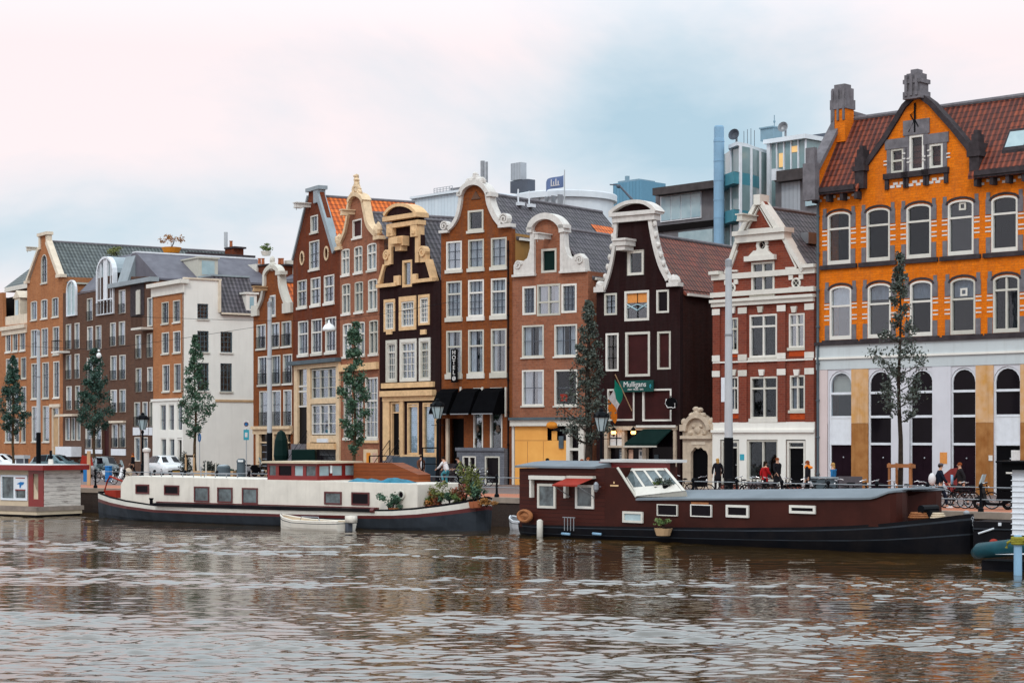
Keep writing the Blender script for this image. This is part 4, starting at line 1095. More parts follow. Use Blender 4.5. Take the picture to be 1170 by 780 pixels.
# orange patch of tiles and little roof ladders on the right slope
zr = H.Z(219, 545); ze = H.Z(268, 585); um = H.U(545); ue = H.U(585)-.05
def on_slope(t_, dd, lift=.06): return (um + (ue-um)*t_, dd, zr + (ze-zr)*t_ + lift)
d = MB(); d.add([on_slope(.42,10.2), on_slope(.42,12.6), on_slope(.72,12.6), on_slope(.72,10.2)], [(0,1,2,3)]); d.build('tile_patch', 'tiles_orange', H.o)
d = MB()
for dd in (3.3, 4.4):
    a = Vector(on_slope(.22, dd, .15)); d.tube([a+Vector((0,0,.9)), a], .05); d.box(a.x-.1, a.x+.25, dd-.1, dd+.35, a.z-.1, a.z+.1)
d.build('roof_vent', 'white_cool', H.o)
for i, (a, b) in enumerate(((504.5,524),(528.5,549.5),(553,577))):
    ua, ub = H.U(a)+.08, H.U(b); zt_, zb2 = H.Z(443.5, 544), H.Z(473, 544)
    aw = MB(); aw.add([(ua,-.04,zt_),(ub,-.04,zt_),(ub,-.55,zt_-.25),(ua,-.55,zt_-.25),(ub+.05,-1.15,zb2+.2),(ua-.1,-1.15,zb2+.2),(ub+.05,-1.2,zb2),(ua-.1,-1.2,zb2),(ua,-.04,zb2),(ub,-.04,zb2)],
        [(0,3,2,1),(3,5,4,2),(5,7,6,4),(0,8,7,5,3),(1,2,4,6,9),(8,9,6,7)])
    ao = aw.build('awning', 'black_cloth', H.o)
    MB().box(ua-.05, ub, -1.22, -1.16, zb2-.03, zb2+.03).build('front_rail', 'grey_metal', ao)
d = MB()
for x in (527, 552, 578.5): d.box(H.U(x)-.05, H.U(x)+.05, -.1, -.004, H.Z(476 if x > 570 else 452, x), H.Z(442, x))
d.build('awning_post', 'white', H.o)
# basement and steps in grey stone
d = MB(); u0, u1 = H.U(528), H.U(582); z = H.Z(512, 550)
d.plate([(u0,-.1),(u1,-.1),(u1,z),(u0,z)], [[(H.U(534.5),.7),(H.U(550),.7),(H.U(550),z-.45),(H.U(534.5),z-.45)], [(H.U(560),.0),(H.U(577),.0),(H.U(577),z-.45),(H.U(560),z-.45)]], -.5, -.01)
d.box(u0-.05, u1+.05, -.6, -.501, z-.15, z+.05)
bs = d.build('basement_wall', 'brick_grey', H.o)
for (a, b, z0) in ((534.5,550,.7),(560,577,.0)):
    q = MB(); ua, ub = H.U(a), H.U(b); q.plate(arch_loop(ua+.01, ub-.01, z0+.01, z-.46, 0), [arch_loop(ua+.09, ub-.09, z0+.09, z-.54, 0)], -.52, -.3)
    if z0 > 0: q.box((ua+ub)/2-.05, (ua+ub)/2+.05, -.51, -.3, z0+.09, z-.54)
    qo = q.build('basement_window', 'white', bs); MB().box(ua+.09, ub-.09, -.4, -.38, z0+.09, z-.54).build('pane', 'glass_dark', qo)
u, zz = H.P(512.5, 500); d = MB(); d.box(u-.1, u+.1, -.15, 0, 0, H.Z(478, 512)); d.build('door_pier', 'stone_buff', H.o)
d = MB(); d.box(H.U(514), H.U(528), .35, .4, 0, H.Z(478, 520)); d.build('door_leaf', 'black_paint', H.o)
st = MB(); 
for i in range(6): st.box(H.U(513), H.U(528)-.02, -1.9+i*.3, -.004, i*.2-.02, (i+1)*.2)
st.build('stoop', 'stone_dark', H.o)
d = MB()
for x, z_, r in ((541,505,.16),(545,490,.12),(568,490,.14)): u, z2 = H.P(x, z_); d.blob((u,.05,z2), r, .05, r*1.6, jit=.3)
d.build('window_display', 'curtain_warm', H.o)
# black banner sign reading HOTEL with a round device under it
u, z1 = H.P(524.5, 399); z0 = H.Z(437, 524.5)
d = MB(); d.box(u-.22, u+.22, -.5, -.38, z0, z1); ho = d.build('hotel_sign', 'black_paint', H.o)
for i, ch_ in enumerate('HOTEL'): text(ch_, .36, ho, 'paper', (u+.02, -.515, z1-.22-i*.30))
q = MB(); q.torus((u+.02, -.51, z0+.24), .11, .025, 14, 6); q.torus((u+.02, -.51, z0+.24), .045, .02, 10, 6); q.build('emblem', 'paper', ho)
d = MB(); d.tube([(u, -.44, z1-.1), (u, 0, z1-.1)], .02); d.tube([(u, -.44, z0+.1), (u, 0, z0+.1)], .02); d.build('sign_bracket', 'black_metal', H.o)
H.pipe(582, 275, 555, 'black_metal', .05)
# ---- black house with cream trim
H = House(433, 18.08, 503, 18.86, 'narrow_house', 'narrow black house with yellow cream trimmed stepped neck gable and round pediment', 'house', wall='brick_black', depth=12)
Y = 'stone_yellow'
H.row(343, 374.5, 469, [(440.5,450.3)], mat=Y, fm='white', frame=.10, v=[.33,.66], h=[.2,.4,.6,.8], cur='full', sill=False, surround=.13); H.row(344, 373, 467, [(458.8,473.5)], mat=Y, fm='white', frame=.10, T=[.72], v=[.25,.5,.75], h=[.3,.5], cur='full', sill=False, surround=.22)
H.row(340, 369, 484, [(480,489.8)], mat=Y, fm='white', frame=.10, v=[.33,.66], h=[.2,.4,.6,.8], cur='full', sill=False, surround=.13)
H.row(391, 433, 467, [(443,452.3),(459,474.8),(481,490.5)], fm='white', frame=.09, T=[.78], v=[.33,.66], h=[.2,.4,.6], cur='top', sill=False, surround=.15)
H.row(460, 519, 470, [(465.5,478.5),(483,498)], fm=Y, frame=.12, cur='full', cm='blinds', sill=False, T=[.97])
H.win(459.8, 471, 297, 328, fm=Y, frame=.16, cur='left', sill=False)
dr = [H.hole(446.5, 458, 458, 545)]
H.wall([(433,326),(438,325),(440,306),(446,304),(447,286),(448,262),(448,248),(480,246),(480,262),(482,286),(488,303),(492,304),(495,321),(503,320.5)], dr)
d = MB()
d.box(H.U(432.5), H.U(455), -.22, .3, H.Z(328, 444), H.Z(324, 444)); d.box(H.U(474), H.U(497), -.22, .3, H.Z(322.5, 485), H.Z(318.5, 485))
d.box(H.U(452), H.U(458.5), -.16, 0, H.Z(326, 455), H.Z(315, 455)); d.box(H.U(472), H.U(478), -.16, 0, H.Z(324, 475), H.Z(313, 475))
d.ribbon(H.PL([(434.5,324),(438,312),(440.5,303)]), .22, -.16, .3); d.ribbon(H.PL([(495.5,320),(492.5,309),(489,297)]), .24, -.16, .3)
for x, y, r, sg in ((443.5,292,.42,1),(484.5,288,.44,-1)):
    u, z = H.P(x, y); scroll(d, u, z, r*.8, -.2, .2, .13, sg); d.box(u-.27, u+.27, -.10, .25, z-.62, z+.2)
d.box(H.U(446), H.U(449.5), -.16, .3, H.Z(302, 448), H.Z(258, 448)); d.box(H.U(476.5), H.U(480.5), -.16, .3, H.Z(300, 478), H.Z(256, 478))
for x in (449, 476.5):
    u, z = H.P(x, 264); d.box(u-.33, u+.33, -.28, .3, z-.35, z+.35); d.blob((u, -.22, z), .25, .15, .3, jit=.2)
zz = H.Z(257, 463); d.box(H.U(446), H.U(481.5), -.3, .35, zz-.12, zz+.16)
zz = H.Z(248, 463); d.box(H.U(443.5), H.U(482.5), -.45, .5, zz-.16, zz+.12)
d.ribbon(H.PL(curve([(444,246.5),(449,240),(456,235.5),(464,234.5),(472,236.5),(478,241),(481.5,246)], 4)), .20, -.42, .5)
q = MB(); q.prism([(a, b) for a, b in H.PL(curve([(480,247),(477,242),(471,238),(464,236.5),(456,237.5),(450,241.5),(446,247)], 3))][::-1], -.3, .45); q.build('tympanum', 'brick_black', H.o)
u, z = H.P(461, 277); d.box(u-.6, u+.6, -.5, 0, z-.25, z+.35); d.box(u-.35, u+.5, -.85, -.5, z-.15, z+.25); d.box(u-.2, u+.4, -.5, 0, z-.55, z-.25)
zz = H.Z(440.5, 468); d.box(H.U(437.5), H.U(497), -.16, 0, zz-.12, zz+.2)
zz = H.Z(450.5, 468); d.box(H.U(438.5), H.U(498.5), -.35, 0, zz-.1, zz+.25); d.box(H.U(439), H.U(498), -.16, 0, zz-.4, zz-.101)
for (a, b) in ((439,446.3),(458.2,462)): d.box(H.U(a), H.U(b), -.12, 0, 0, zz-.401)
d.box(H.U(499), H.U(500.5), -.12, 0, 0, zz-.401); d.box(H.U(462), H.U(500), -.14, 0, H.Z(521.5, 480), H.Z(519.2, 480))
for x in (445.5, 484.5): u = H.U(x); d.box(u-.28, u+.28, -.1, 0, H.Z(382, x), H.Z(376.5, x))
d.build('gable_trim', Y, H.o)
H.door(447, 457.6, 459, 520, 'black_paint', Y, fan=.2); steps(H, 446, 458.5, H.Z(520, 452), 5)
H.gable_roof('tiles_slate', H.U(433)+.2, H.U(503)-.2, H.U(465), H.Z(322, 503), H.Z(249, 465), .4, 12)
d = MB(); d.box(H.U(462), H.U(500), -.9, -.0035, 0, H.Z(521.8, 480)-.0); d.build('basement_wall', 'dark_blue', H.o)

# ---- bell gable with light trim
H = House(390, 17.33, 433, 18.08, 'narrow_house', 'narrow red brown house with cream bell gable and crested top behind a slim tree', 'house', wall='brick_pink', depth=12)
cr = 'cream_gold'
H.row(281.5, 311.5, 408, [(390.5,399.5),(404.8,414.2),(419.8,430.3)], arch=.15, frame=.09, M=[.5], T=[.65], cur='full', sh=.14)
H.row(322, 356.5, 408, [(391,400.3),(405.5,415),(420.8,431.2)], arch=.12, frame=.09, M=[.5], T=[.65], cur='sides', sh=.14)
H.row(368, 406, 408, [(392,402),(406,417),(422,432)], arch=.12, frame=.09, M=[.5], T=[.65], cur='auto', sh=.14)
H.row(431, 500, 425, [(417.5,432)], frame=.09, v=[.33,.66], h=[.25,.5,.75], T=[.62], cur='none', sh=.16)
H.row(431, 500, 425, [(393,402),(404,415)], frame=.09, v=[.5], h=[.25,.5,.75], cur='none', sh=.16)
H.win(403, 413.5, 250.5, 271.5, frame=.10, cur='none', glass='panel_oxblood', sh=.12)
bl = curve([(388.5,279),(391,272),(396,262),(398.5,246),(399,234),(402,227),(408,223.5),(414,226),(417,231),(418.5,244),(421,256),(427,264),(433.5,268)], 4)
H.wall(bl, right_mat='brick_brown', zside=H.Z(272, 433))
d = MB()
d.ribbon(H.PL(curve([(390.5,276),(395.5,264),(398.5,248),(399.5,236),(402,228)], 5)), .26, -.18, .35); d.ribbon(H.PL(curve([(416,229),(418.8,244),(421.5,256),(427,264),(431,268)], 5)), .34, -.18, .35)
d.ribbon(H.PL(curve([(400.5,231),(403,225.5),(408,222),(414,224.5),(417.5,230)], 4)), .26, -.25, .4)
for dx, dz, r in ((0,.75,.2),(0,.45,.28),(-.25,.15,.3),(.25,.15,.3),(-.55,-.12,.2),(.55,-.12,.2),(0,1.0,.13)):
    u, z = H.P(408, 219); d.blob((u+dx, -.05, z+dz), r, .2, r, jit=.2)
for x, y in ((388.5,275),(432.5,262.5)):
    u, z = H.P(x, y); d.blob((u, -.05, z), .4, .25, .45, jit=.2); d.box(u-.45, u+.4, -.2, .3, z-.62, z-.4)
d.build('gable_trim', cr, H.o)
H.hoist(404.5, 243, .9, .32, cr)
H.gable_roof('tiles_slate', H.U(390)+.1, H.U(433)-.05, H.U(410), H.Z(275, 410)-.4, H.Z(239, 423), .4, 12)
d = MB(); z = H.Z(417, 410); d.box(H.U(389.5), H.U(433), -.2, 0, z-.35, z+.1); z2 = H.Z(504, 425); d.box(H.U(413), H.U(433), -.1, 0, z2-.1, z2+.08); d.build('cornice', Y, H.o)
d = MB(); d.box(H.U(416), H.U(432), -.05, -.0035, 0, H.Z(513, 424)); d.build('basement_panel', cr, H.o)
d = MB(); d.box(H.U(420), H.U(424), -.09, -.055, .1, H.Z(517, 424)); d.build('poster', 'orange_paint', H.o)
d = MB(); d.box(H.U(427), H.U(431), -.09, -.055, .1, H.Z(517, 424)); d.build('poster', 'paper_pink', H.o)

# ---- red brown house with plain pointed gable
H = House(335, 16.37, 389.5, 17.32, 'gabled_house', 'dark red brick house with plain pointed gable, zinc edge and bright orange roof', 'house', wall='brick_brown_red', depth=12); H.bar = 'dark_steel'
H.row(317, 348, 361, [(340,350.8),(355.2,366.3),(370.3,382)], frame=.09, T=[.6], v=[.5], h=[.3], cur='auto', sh=.18)
H.row(364.5, 403.5, 361, [(340.8,352.3),(356,368),(371.8,384.2)], frame=.09, T=[.62], v=[.33,.66], h=[.16], cur='auto', sh=.18)
H.win(353.5, 365, 275, 307.5, frame=.09, v=[.5], h=[.25,.55], cur='auto', sh=.14); H.win(355, 363.5, 246, 265.5, frame=.09, v=[.5], cur='none', sh=.12)
hl = []
for x, y in ((345.5,295),(373.3,289.5)):
    u, z = H.P(x, y); hl.append([(u+.26*math.cos(a*math.pi/6), z+.38*math.sin(a*math.pi/6)) for a in range(12)])
H.row(422, 452.5, 370, [(358,391)], frame=.09, v=[.33,.66], h=[.33], cur='none', mat=Y, fm='white', sill=False, M=[.33,.66]) if False else None
sh_ = [H.hole(340, 389, 420, 560)]
H.wall([(335,298),(352,226),(353,217.5),(365,216),(366,222),(384,287),(389.5,286)], hl+sh_, zside=H.Z(298, 335))
d = MB()
for h in hl: d.ribbon(h+[h[0]], .12, -.06, .06, 0, .0)
d.build('oval_window_trim', cr, H.o)
for h in hl: q = MB(); q.plate(h, [], .1, .12); q.build('pane', 'glass_dark', H.o)
d = MB(); d.ribbon(H.PL([(335,297),(352.5,224)]), .16, -.12, .4, 0, .5); d.ribbon(H.PL([(363.5,220),(383,288)]), .38, -.16, .4, 0, .5)
u0, z = H.P(352.5, 220); u1 = H.U(365.5); d.box(u0-.1, u1+.15, -.2, .5, z, z+.25); d.box(H.U(360), u1, -.14, .4, H.Z(232, 362), z)
d.build('gable_coping', 'zinc', H.o)
H.hoist(354, 235, 1.1, .36, 'stone_white')
H.gable_roof('tiles_orange', H.U(335)+.15, H.U(389.5)-.15, H.U(360), H.Z(298, 335)-.1, H.Z(222, 366), .35, 7.5)
d = MB(); z = H.Z(413, 365); d.box(H.U(334), H.U(390), -.45, 0, z-.12, z+.14); d.build('lead_canopy', 'slate_paint', H.o)
d = MB(); u0, u1 = H.U(337.5), H.U(389.3); zt = z-.13
d.box(u0, u1, -.14, 0, zt-.3, zt); d.box(u0, H.U(341.5), -.12, .05, 0, zt-.301); d.box(H.U(352.3), H.U(356), -.12, .05, 0, zt-.301); d.box(H.U(385.5), u1, -.12, .05, 0, zt-.301)
d.box(H.U(356), H.U(385.5), -.1, .05, H.Z(461, 371), H.Z(455, 371)); d.box(H.U(356), H.U(385.5), -.12, .05, H.Z(505, 371), H.Z(497, 371))
sf = d.build('shopfront', 'cream_gold', H.o)
for (yt, yb) in ((421,455),(462,496)):
    q = MB(); ua, ub = H.U(357), H.U(385); za, zb2 = H.Z(yb, 371), H.Z(yt, 371)
    for i in range(4): q.box(ua+(ub-ua)*i/3-.045, ua+(ub-ua)*i/3+.045, -.03, .08, za, zb2)
    q.box(ua, ub, -.02, .07, za+(zb2-za)*.35, za+(zb2-za)*.35+.05); q.box(ua, ub, -.02, .07, za+(zb2-za)*.7, za+(zb2-za)*.7+.03); q.box(ua, ub, -.028, .075, zb2-.08, zb2); q.box(ua, ub, -.028, .075, za, za+.08)
    wo = q.build('shop_window', 'white', sf); MB().box(ua, ub, .09, .1, za, zb2).build('pane', 'glass', wo)
q = MB(); q.box(H.U(341.5), H.U(352.3), -.02, .06, H.Z(442, 347), H.Z(440, 347)); q.box(H.U(341.5), H.U(352.3), -.02, .06, H.Z(448, 347), H.Z(446, 347)); q.box(H.U(341.5), H.U(352.3), -.02, .06, H.Z(465, 347), H.Z(463, 347)); q.build('transom', 'white', sf)
q = MB(); q.box(H.U(341.5), H.U(352.3), .09, .1, H.Z(464, 347), zt-.3); q.build('pane', 'glass', sf)
q = MB(); q.box(H.U(341.8), H.U(352), .05, .1, H.Z(507, 347), H.Z(465, 347)); do = q.build('door_leaf', 'black_paint', sf)
d = MB(); d.box(H.U(355), H.U(386), -.3, -.0, H.Z(513, 371), H.Z(506, 371)); d.build('signboard', Y, H.o)
q = MB(); uu, zz = H.P(371, 503); q.box(uu-.9, uu+.9, -.2, -.121, zz-.13, zz+.13); q.build('pale_signboard', 'white_cool', sf)
d = MB(); d.box(H.U(341), H.U(386), -.002+.1, .13, 0, H.Z(513, 371)); d.build('pane', 'glass_dark', H.o)
steps(H, 337, 353, H.Z(507, 347), 6, out=1.8)

# ---- small white-trimmed bell gable house
H = House(290, 15.67, 334.6, 16.36, 'gabled_house', 'small red brick house with white bell gable on the side street corner', 'house', wall='brick_rust', depth=11); H.bar = 'dark_steel'
H.row(369, 397, 311, [(293.3,304),(309,319.5),(322,333)], frame=.09, v=[.5], h=[.5], cur='auto', guard=.8, sh=.12)
H.row(406, 439, 311, [(295,305.5),(310,320.5),(323.5,334)], frame=.09, v=[.33,.66], h=[.5], cur='auto', guard=.8, sh=.12)
H.row(446, 487, 311, [(297,306.5),(310.5,321),(325,335)] if False else [(296.5,306.5),(310.5,321),(324,333.5)], frame=.09, h=[.6], cur='none', guard=1.0, sill=False)
H.win(308.5, 315, 337, 360.5, frame=.08, cur='none', sh=.12)
bl = curve([(289.5,358),(296,352),(301,338),(303.5,322),(304,314),(307,308),(312,306),(317,308.5),(320,314),(321,324),(324,338),(328.5,350),(334.6,356)], 4)
H.wall(bl, [H.hole(296,332,495,560)], zside=H.Z(356, 334))
d = MB()
d.ribbon(H.PL(curve([(294.5,354),(300,342),(303,326),(303.5,314),(306.5,308),(312,304.5),(317.5,307),(320.5,314),(321.5,326),(325,339),(330,351)], 5)), .34, -.18, .35)
d.box(H.U(318), H.U(324), -.25, .3, H.Z(314, 321), H.Z(310, 321)); u, z = H.P(312, 304); d.blob((u,-.05,z), .4, .25, .35, jit=.1); d.blob((u,-.05,z+.4), .22, .2, .3, jit=.1)
d.box(H.U(289.5), H.U(296.5), -.2, .3, H.Z(361, 293), H.Z(349, 293)); d.box(H.U(325), H.U(334.6), -.2, .3, H.Z(357.5, 330), H.Z(346, 330))
d.build('gable_trim', 'white', H.o)
H.hoist(304.5, 330, 1.0, .32, 'wood_pale')
H.gable_roof('tiles_orange', H.U(290)+.15, H.U(334.6)-.1, H.U(312), H.Z(358, 334)-.3, H.Z(320, 322), .35, 11)
d = MB(); zt = H.Z(488.5, 313); u0, u1 = H.U(290.5), H.U(334.5)
d.box(u0, u1, -.3, 0, zt-.1, zt+.12); d.box(u0, u1, -.14, 0, zt-.45, zt-.101)
for a, b in ((294,297.5),(311.5,314.5),(326,328)): d.box(H.U(a), H.U(b), -.13, .1, 0, zt-.451)
d.box(H.U(297.5), H.U(326), -.08, .1, .0, .45); d.box(H.U(297.5), H.U(331), -.06, .1, H.Z(506, 312), H.Z(504.5, 312)); d.box(H.U(319), H.U(334.4), -.13, .0, 0, H.Z(515, 330))
sf = d.build('shopfront', 'cream_gold', H.o); MB().box(H.U(296), H.U(333), .12, .14, 0, zt-.3).build('pane', 'glass_dark', sf)
d = MB()
for i in range(4): d.box(H.U(299), H.U(306), .05, .1, .7+i*.5, .76+i*.5); d.box(H.U(316), H.U(322), .05, .1, .7+i*.5, .76+i*.5)
d.build('shelf_display', 'curtain', sf)

# ---- white corner house with orange front
kc = 15.0/1060; S2 = lambda x: kc*(x+850)
H = House(175, S2(175), 210, S2(210), 'corner_house', 'corner house with orange brick front and long blank white side wall on the side street', 'house', wall='brick_tan', depth=6); H.bar = 'dark_steel'
B3 = H
H.row(344, 369, 195, [(184.8,192.8),(197.8,206)], frame=.08, v=[.33,.66], h=[.25,.5,.75], cur='none', sh=.1)
H.row(379, 403.5, 195, [(185,193.2),(198,206.5)], frame=.08, v=[.33,.66], h=[.25,.5,.75], cur='none', sh=.1)
H.row(416, 447, 195, [(185.8,194),(199,207)], frame=.08, v=[.33,.66], h=[.33,.66], cur='none', sh=.1)
H.row(461.5, 492, 195, [(183.3,190.3),(193,199.5),(202.5,208.8)], frame=.08, v=[.5], h=[.4], cur='none', sill=False, mat='plaster_white')
H.row(500.5, 530, 195, [(184,190.5),(193.5,200)], frame=.08, v=[.5], cur='none', sill=False, mat='plaster_white')
H.wall([(175,323),(210,319)], [H.hole(203,209,500,542)], sides=False)
d = MB(); zt = H.Z(456, 195); zb = H.Z(534, 195)
cuts = [arch_loop(w['u0'], w['u1'], w['z0'], w['z1'], 0) for w in H.wins[6:]]+[H.hole(203,209,500,542)]
lp = [(H.U(175),-.1),(H.U(210),-.1),(H.U(210),zt),(H.U(175),zt)]
d.plate(lp, cuts, -.05, -.003); d.box(H.U(174), H.U(210.5), -.14, -.051, zt-.12, zt+.06)
d.build('ground_floor_render', 'plaster_white', H.o)
d = MB(); z1 = H.Z(321, 195); z0 = H.Z(336.5, 195); d.box(H.U(174), H.U(211), -.12, -.003, z0, z1-.35); d.box(H.U(173), H.U(212), -.45, .3, z1-.35, z1-.05); d.build('cornice', 'white', H.o)
H.door(203.3, 208.7, 500.5, 541, 'black_paint', 'plaster_white')
# side wall along the side street, in the same local axes: it runs back from the front's right end
ur = H.U(210)
sx = 3806.0; s10 = S2(210)
def SD(x): # depth behind the front of the side-wall point seen at pixel column x
    a = Vector(((x-CX)/F, 1.0)); c = H.A + H.u*ur
    t = ((c).dot(H.u))/a.dot(H.u); return (a*t - c).dot(H.nin), t
def SZ(x, y): return HC + (HY-y)/F*SD(x)[1]
d1, d2 = SD(252)[0], SD(292)[0]
zpar, zev = SZ(230, 319.5), SZ(270, 357.5)
wn_ = []
for (x0, x1, y0, y1) in ((225.5,238,347,364),(225.5,238.5,378,402),(252,265.5,379,402.5),(225.5,238.5,414.5,446),(251.8,265,415,447)):
    wn_.append((SD(x0)[0], SD(x1)[0], SZ((x0+x1)/2, y1), SZ((x0+x1)/2, y0)))
lp = [(.0,-.1),(d2,-.1),(d2,zev),(d1,zev),(d1,zpar),(.0,zpar)]
t_ = MB(); t_.plate(lp, [arch_loop(*w, 0) for w in wn_], 0, .3)
def side_mesh(mb): return [(ur - v[1] + .004, v[0], v[2]) for v in mb.v]
m2 = MB().add(side_mesh(t_), t_.f); 
m2.box(.0, ur-.31, d2-.3, d2, -.1, zev); m2.box(0, .3, .33, d2-.31, -.1, zev)
m2.build('side_wall', 'plaster_white', H.o)
for w in wn_:
    t_ = MB(); a0, a1, b0, b1 = w; f = .08
    t_.plate(arch_loop(a0+.004, a1-.004, b0+.004, b1-.004, 0), [arch_loop(a0+f, a1-f, b0+f, b1-f, 0)], .06, .2)
    for q_ in (.33,.66): t_.box(a0+(a1-a0)*q_-.02, a0+(a1-a0)*q_+.02, .09, .14, b0, b1)
    for q_ in (.25,.5,.75): t_.box(a0, a1, .092, .138, b0+(b1-b0)*q_-.02, b0+(b1-b0)*q_+.02)
    fo = MB().add(side_mesh(t_), t_.f).build('window', 'slate_paint', H.o)
    t_ = MB().box(a0+f, a1-f, .12, .13, b0+f, b1-f); MB().add(side_mesh(t_), t_.f).build('pane', 'glass', fo)
    t_ = MB().box(a0-.08, a1+.08, -.1, .05, b0-.12, b0); MB().add(side_mesh(t_), t_.f).build('sill', 'white', fo)
    t_ = MB().box(a0+f, a1-f, .24, .25, b0+f, b0+(b1-b0)*.6); MB().add(side_mesh(t_), t_.f).build('curtain', 'curtain_warm', fo)
# flat roof over the front block, tiled slope over the rear
m2 = MB(); m2.box(.3, ur-.3, .3, d1, zpar-.5, zpar-.4); m2.build('flat_roof', 'zinc', H.o)
m2 = MB(); m2.box(-.15, ur+.12, d1-.2, d1+.0, zev, zpar); m2.box(ur-.12, ur+.12, -.05, d1+.05, zpar, zpar+.12); m2.build('parapet_coping', 'cream', H.o)
zrid = SZ(270, 314)
t_ = MB(); hwid = ur/2
m2 = MB().prism([(-.1,zev-.05),(ur*.30,zrid),(ur*.70,zrid),(ur+.25,zev-.05),(ur+.2,zev-.2),(-.1,zev-.2)], d1+.001, d2+.3)
rf = m2.build('roof', 'tiles_slate', H.o); MB().box(ur*.28, ur*.72, d1, d2+.3, zrid-.02, zrid+.12).build('ridge_flashing', 'zinc', rf)
MB().box(ur+.15, ur+.32, d1, d2+.2, zev-.16, zev-.02).build('gutter', 'cream', rf)
da, db = SD(281)[0], SD(293)[0]; m2 = MB(); m2.box(ur*.75, ur+.05, da, db, zev+.05, zev+1.5); m2.box(ur*.72, ur+.15, da-.15, db+.15, zev+1.5, zev+1.65); dm = m2.build('dormer', 'white', rf)
MB().box(ur+.052, ur+.065, da+.3, db-.25, zev+.35, zev+1.3).build('pane', 'glass_blue', dm)
# wooden moulding line across the side wall
m2 = MB(); m2.box(ur+.005, ur+.07, SD(246)[0], d2, SZ(265,459), SZ(265,456.5)); m2.build('timber_band', 'wood_pale', H.o)

# ---- big brown apartment house
H = House(72, S2(72), 174.7, S2(174.7), 'apartment_house', 'large brown brick apartment house with tall white arched stair window and balconies', 'building', wall='brick_brown', depth=14)
B2 = H
g1 = dict(frame=.08, guard=.75, sill=False)
H.row(338, 364, 119, [(99.5,106)], cur='left', **g1); H.row(331, 358, 140, [(136,143.5)], cur='left', **g1)
H.row(371, 398, 118, [(99.8,106.3),(109.5,116)], cur='left', **g1); H.row(368, 395, 133, [(126,132.5),(136,143)], cur='left', **g1)
H.row(406, 434, 132, [(126.3,133.5),(136.5,143.7)], cur='left', **g1); H.row(406, 434, 132, [(99.5,106.3),(109.5,116)], cur='left', **g1)
H.row(445, 471, 132, [(126.5,133.7),(136.7,143.9)], cur='left', **g1)
H.row(370, 399, 80, [(75.5,81.5),(85.5,91)], cur='left', **g1); H.row(405, 433, 80, [(75.5,81.5),(85.5,91)], cur='left', **g1); H.row(441, 468, 80, [(76,82),(86,91.5)], cur='left', **g1)
H.row(484, 511, 135, [(128,135),(136.5,143.5)], cur='left', **g1); H.row(487, 512, 108, [(98,104.5),(109,116)], cur='left', **g1); H.row(476.5, 503, 83, [(75,80),(81.5,86),(87.5,92)], cur='full', frame=.07, sill=False)
H.row(381.5, 409, 163, [(155,161.5),(168,174.2)], cur='left', **g1); H.row(420, 447.5, 163, [(155.3,162),(168.5,174.4)], cur='left', **g1)
H.row(459, 487, 163, [(153.5,160.3),(163,169),(171,174.5)], cur='left', **g1); H.row(499, 527, 163, [(153.8,160.3),(163,169)], cur='left', frame=.08, sill=False)
H.row(340, 373, 171, [(168.5,174.3)], cur='left', frame=.08, sill=False)
arcw = arch_loop(H.U(112.7), H.U(129.5), H.Z(359, 121), H.Z(316, 121), .02)
H.wall([(72,335),(90,333.5),(98,333),(112,330.5),(112.5,318),(130,316),(131,326.5),(149.5,317.5),(150,316),(174.7,316)], [H.hole(116.5, 124.5, 487, 540), arcw])
d = MB(); u0, u1 = H.U(111.5), H.U(130.8); zb, zt = H.Z(359.5, 121), H.Z(293, 121); uc = (u0+u1)/2; rr = (u1-u0)/2
lp = [(u0,zb),(u1,zb)]+[(uc+rr*math.cos(a*math.pi/12), zt-1.45+1.45*math.sin(a*math.pi/12)) for a in range(13)]
inn = [(u0+.18,zb+.1),(u1-.18,zb+.1)]+[(uc+(rr-.18)*math.cos(a*math.pi/12), zt-1.45+1.27*math.sin(a*math.pi/12)) for a in range(13)]
d.plate(lp, [inn], -.15, .25)
for f_ in (.2,.4,.6,.8): x = u0+(u1-u0)*f_; d.box(x-.045, x+.045, -.08, .1, zb, zt-.45 if f_ in (.2,.8) else zt-.15)
d.box(u0, u1, -.09, .1, zb+1.2, zb+1.3); d.box(uc-.33, uc+.33, -.04, .12, zb+1.3, zt-.2)
bw = d.build('arched_window', 'white_cool', H.o); q = MB(); q.plate(inn, [], .14, .16); q.build('pane', 'glass_pale', bw)
d = MB(); d.prism([(uc+rr*math.cos(a*math.pi/12), zt-1.45+1.45*math.sin(a*math.pi/12)) for a in range(13)], .251, 5.5); d.build('barrel_roof', 'zinc', H.o)
q = MB(); n = 12
for i in range(n+1): x = u0+.1+(u1-u0-.2)*i/n; q.box(x-.012, x+.012, -.28, -.255, zb+.05, zb+.95)
q.box(u0, u1, -.29, -.25, zb+.93, zb+.98); q.build('balustrade', 'black_metal', bw)
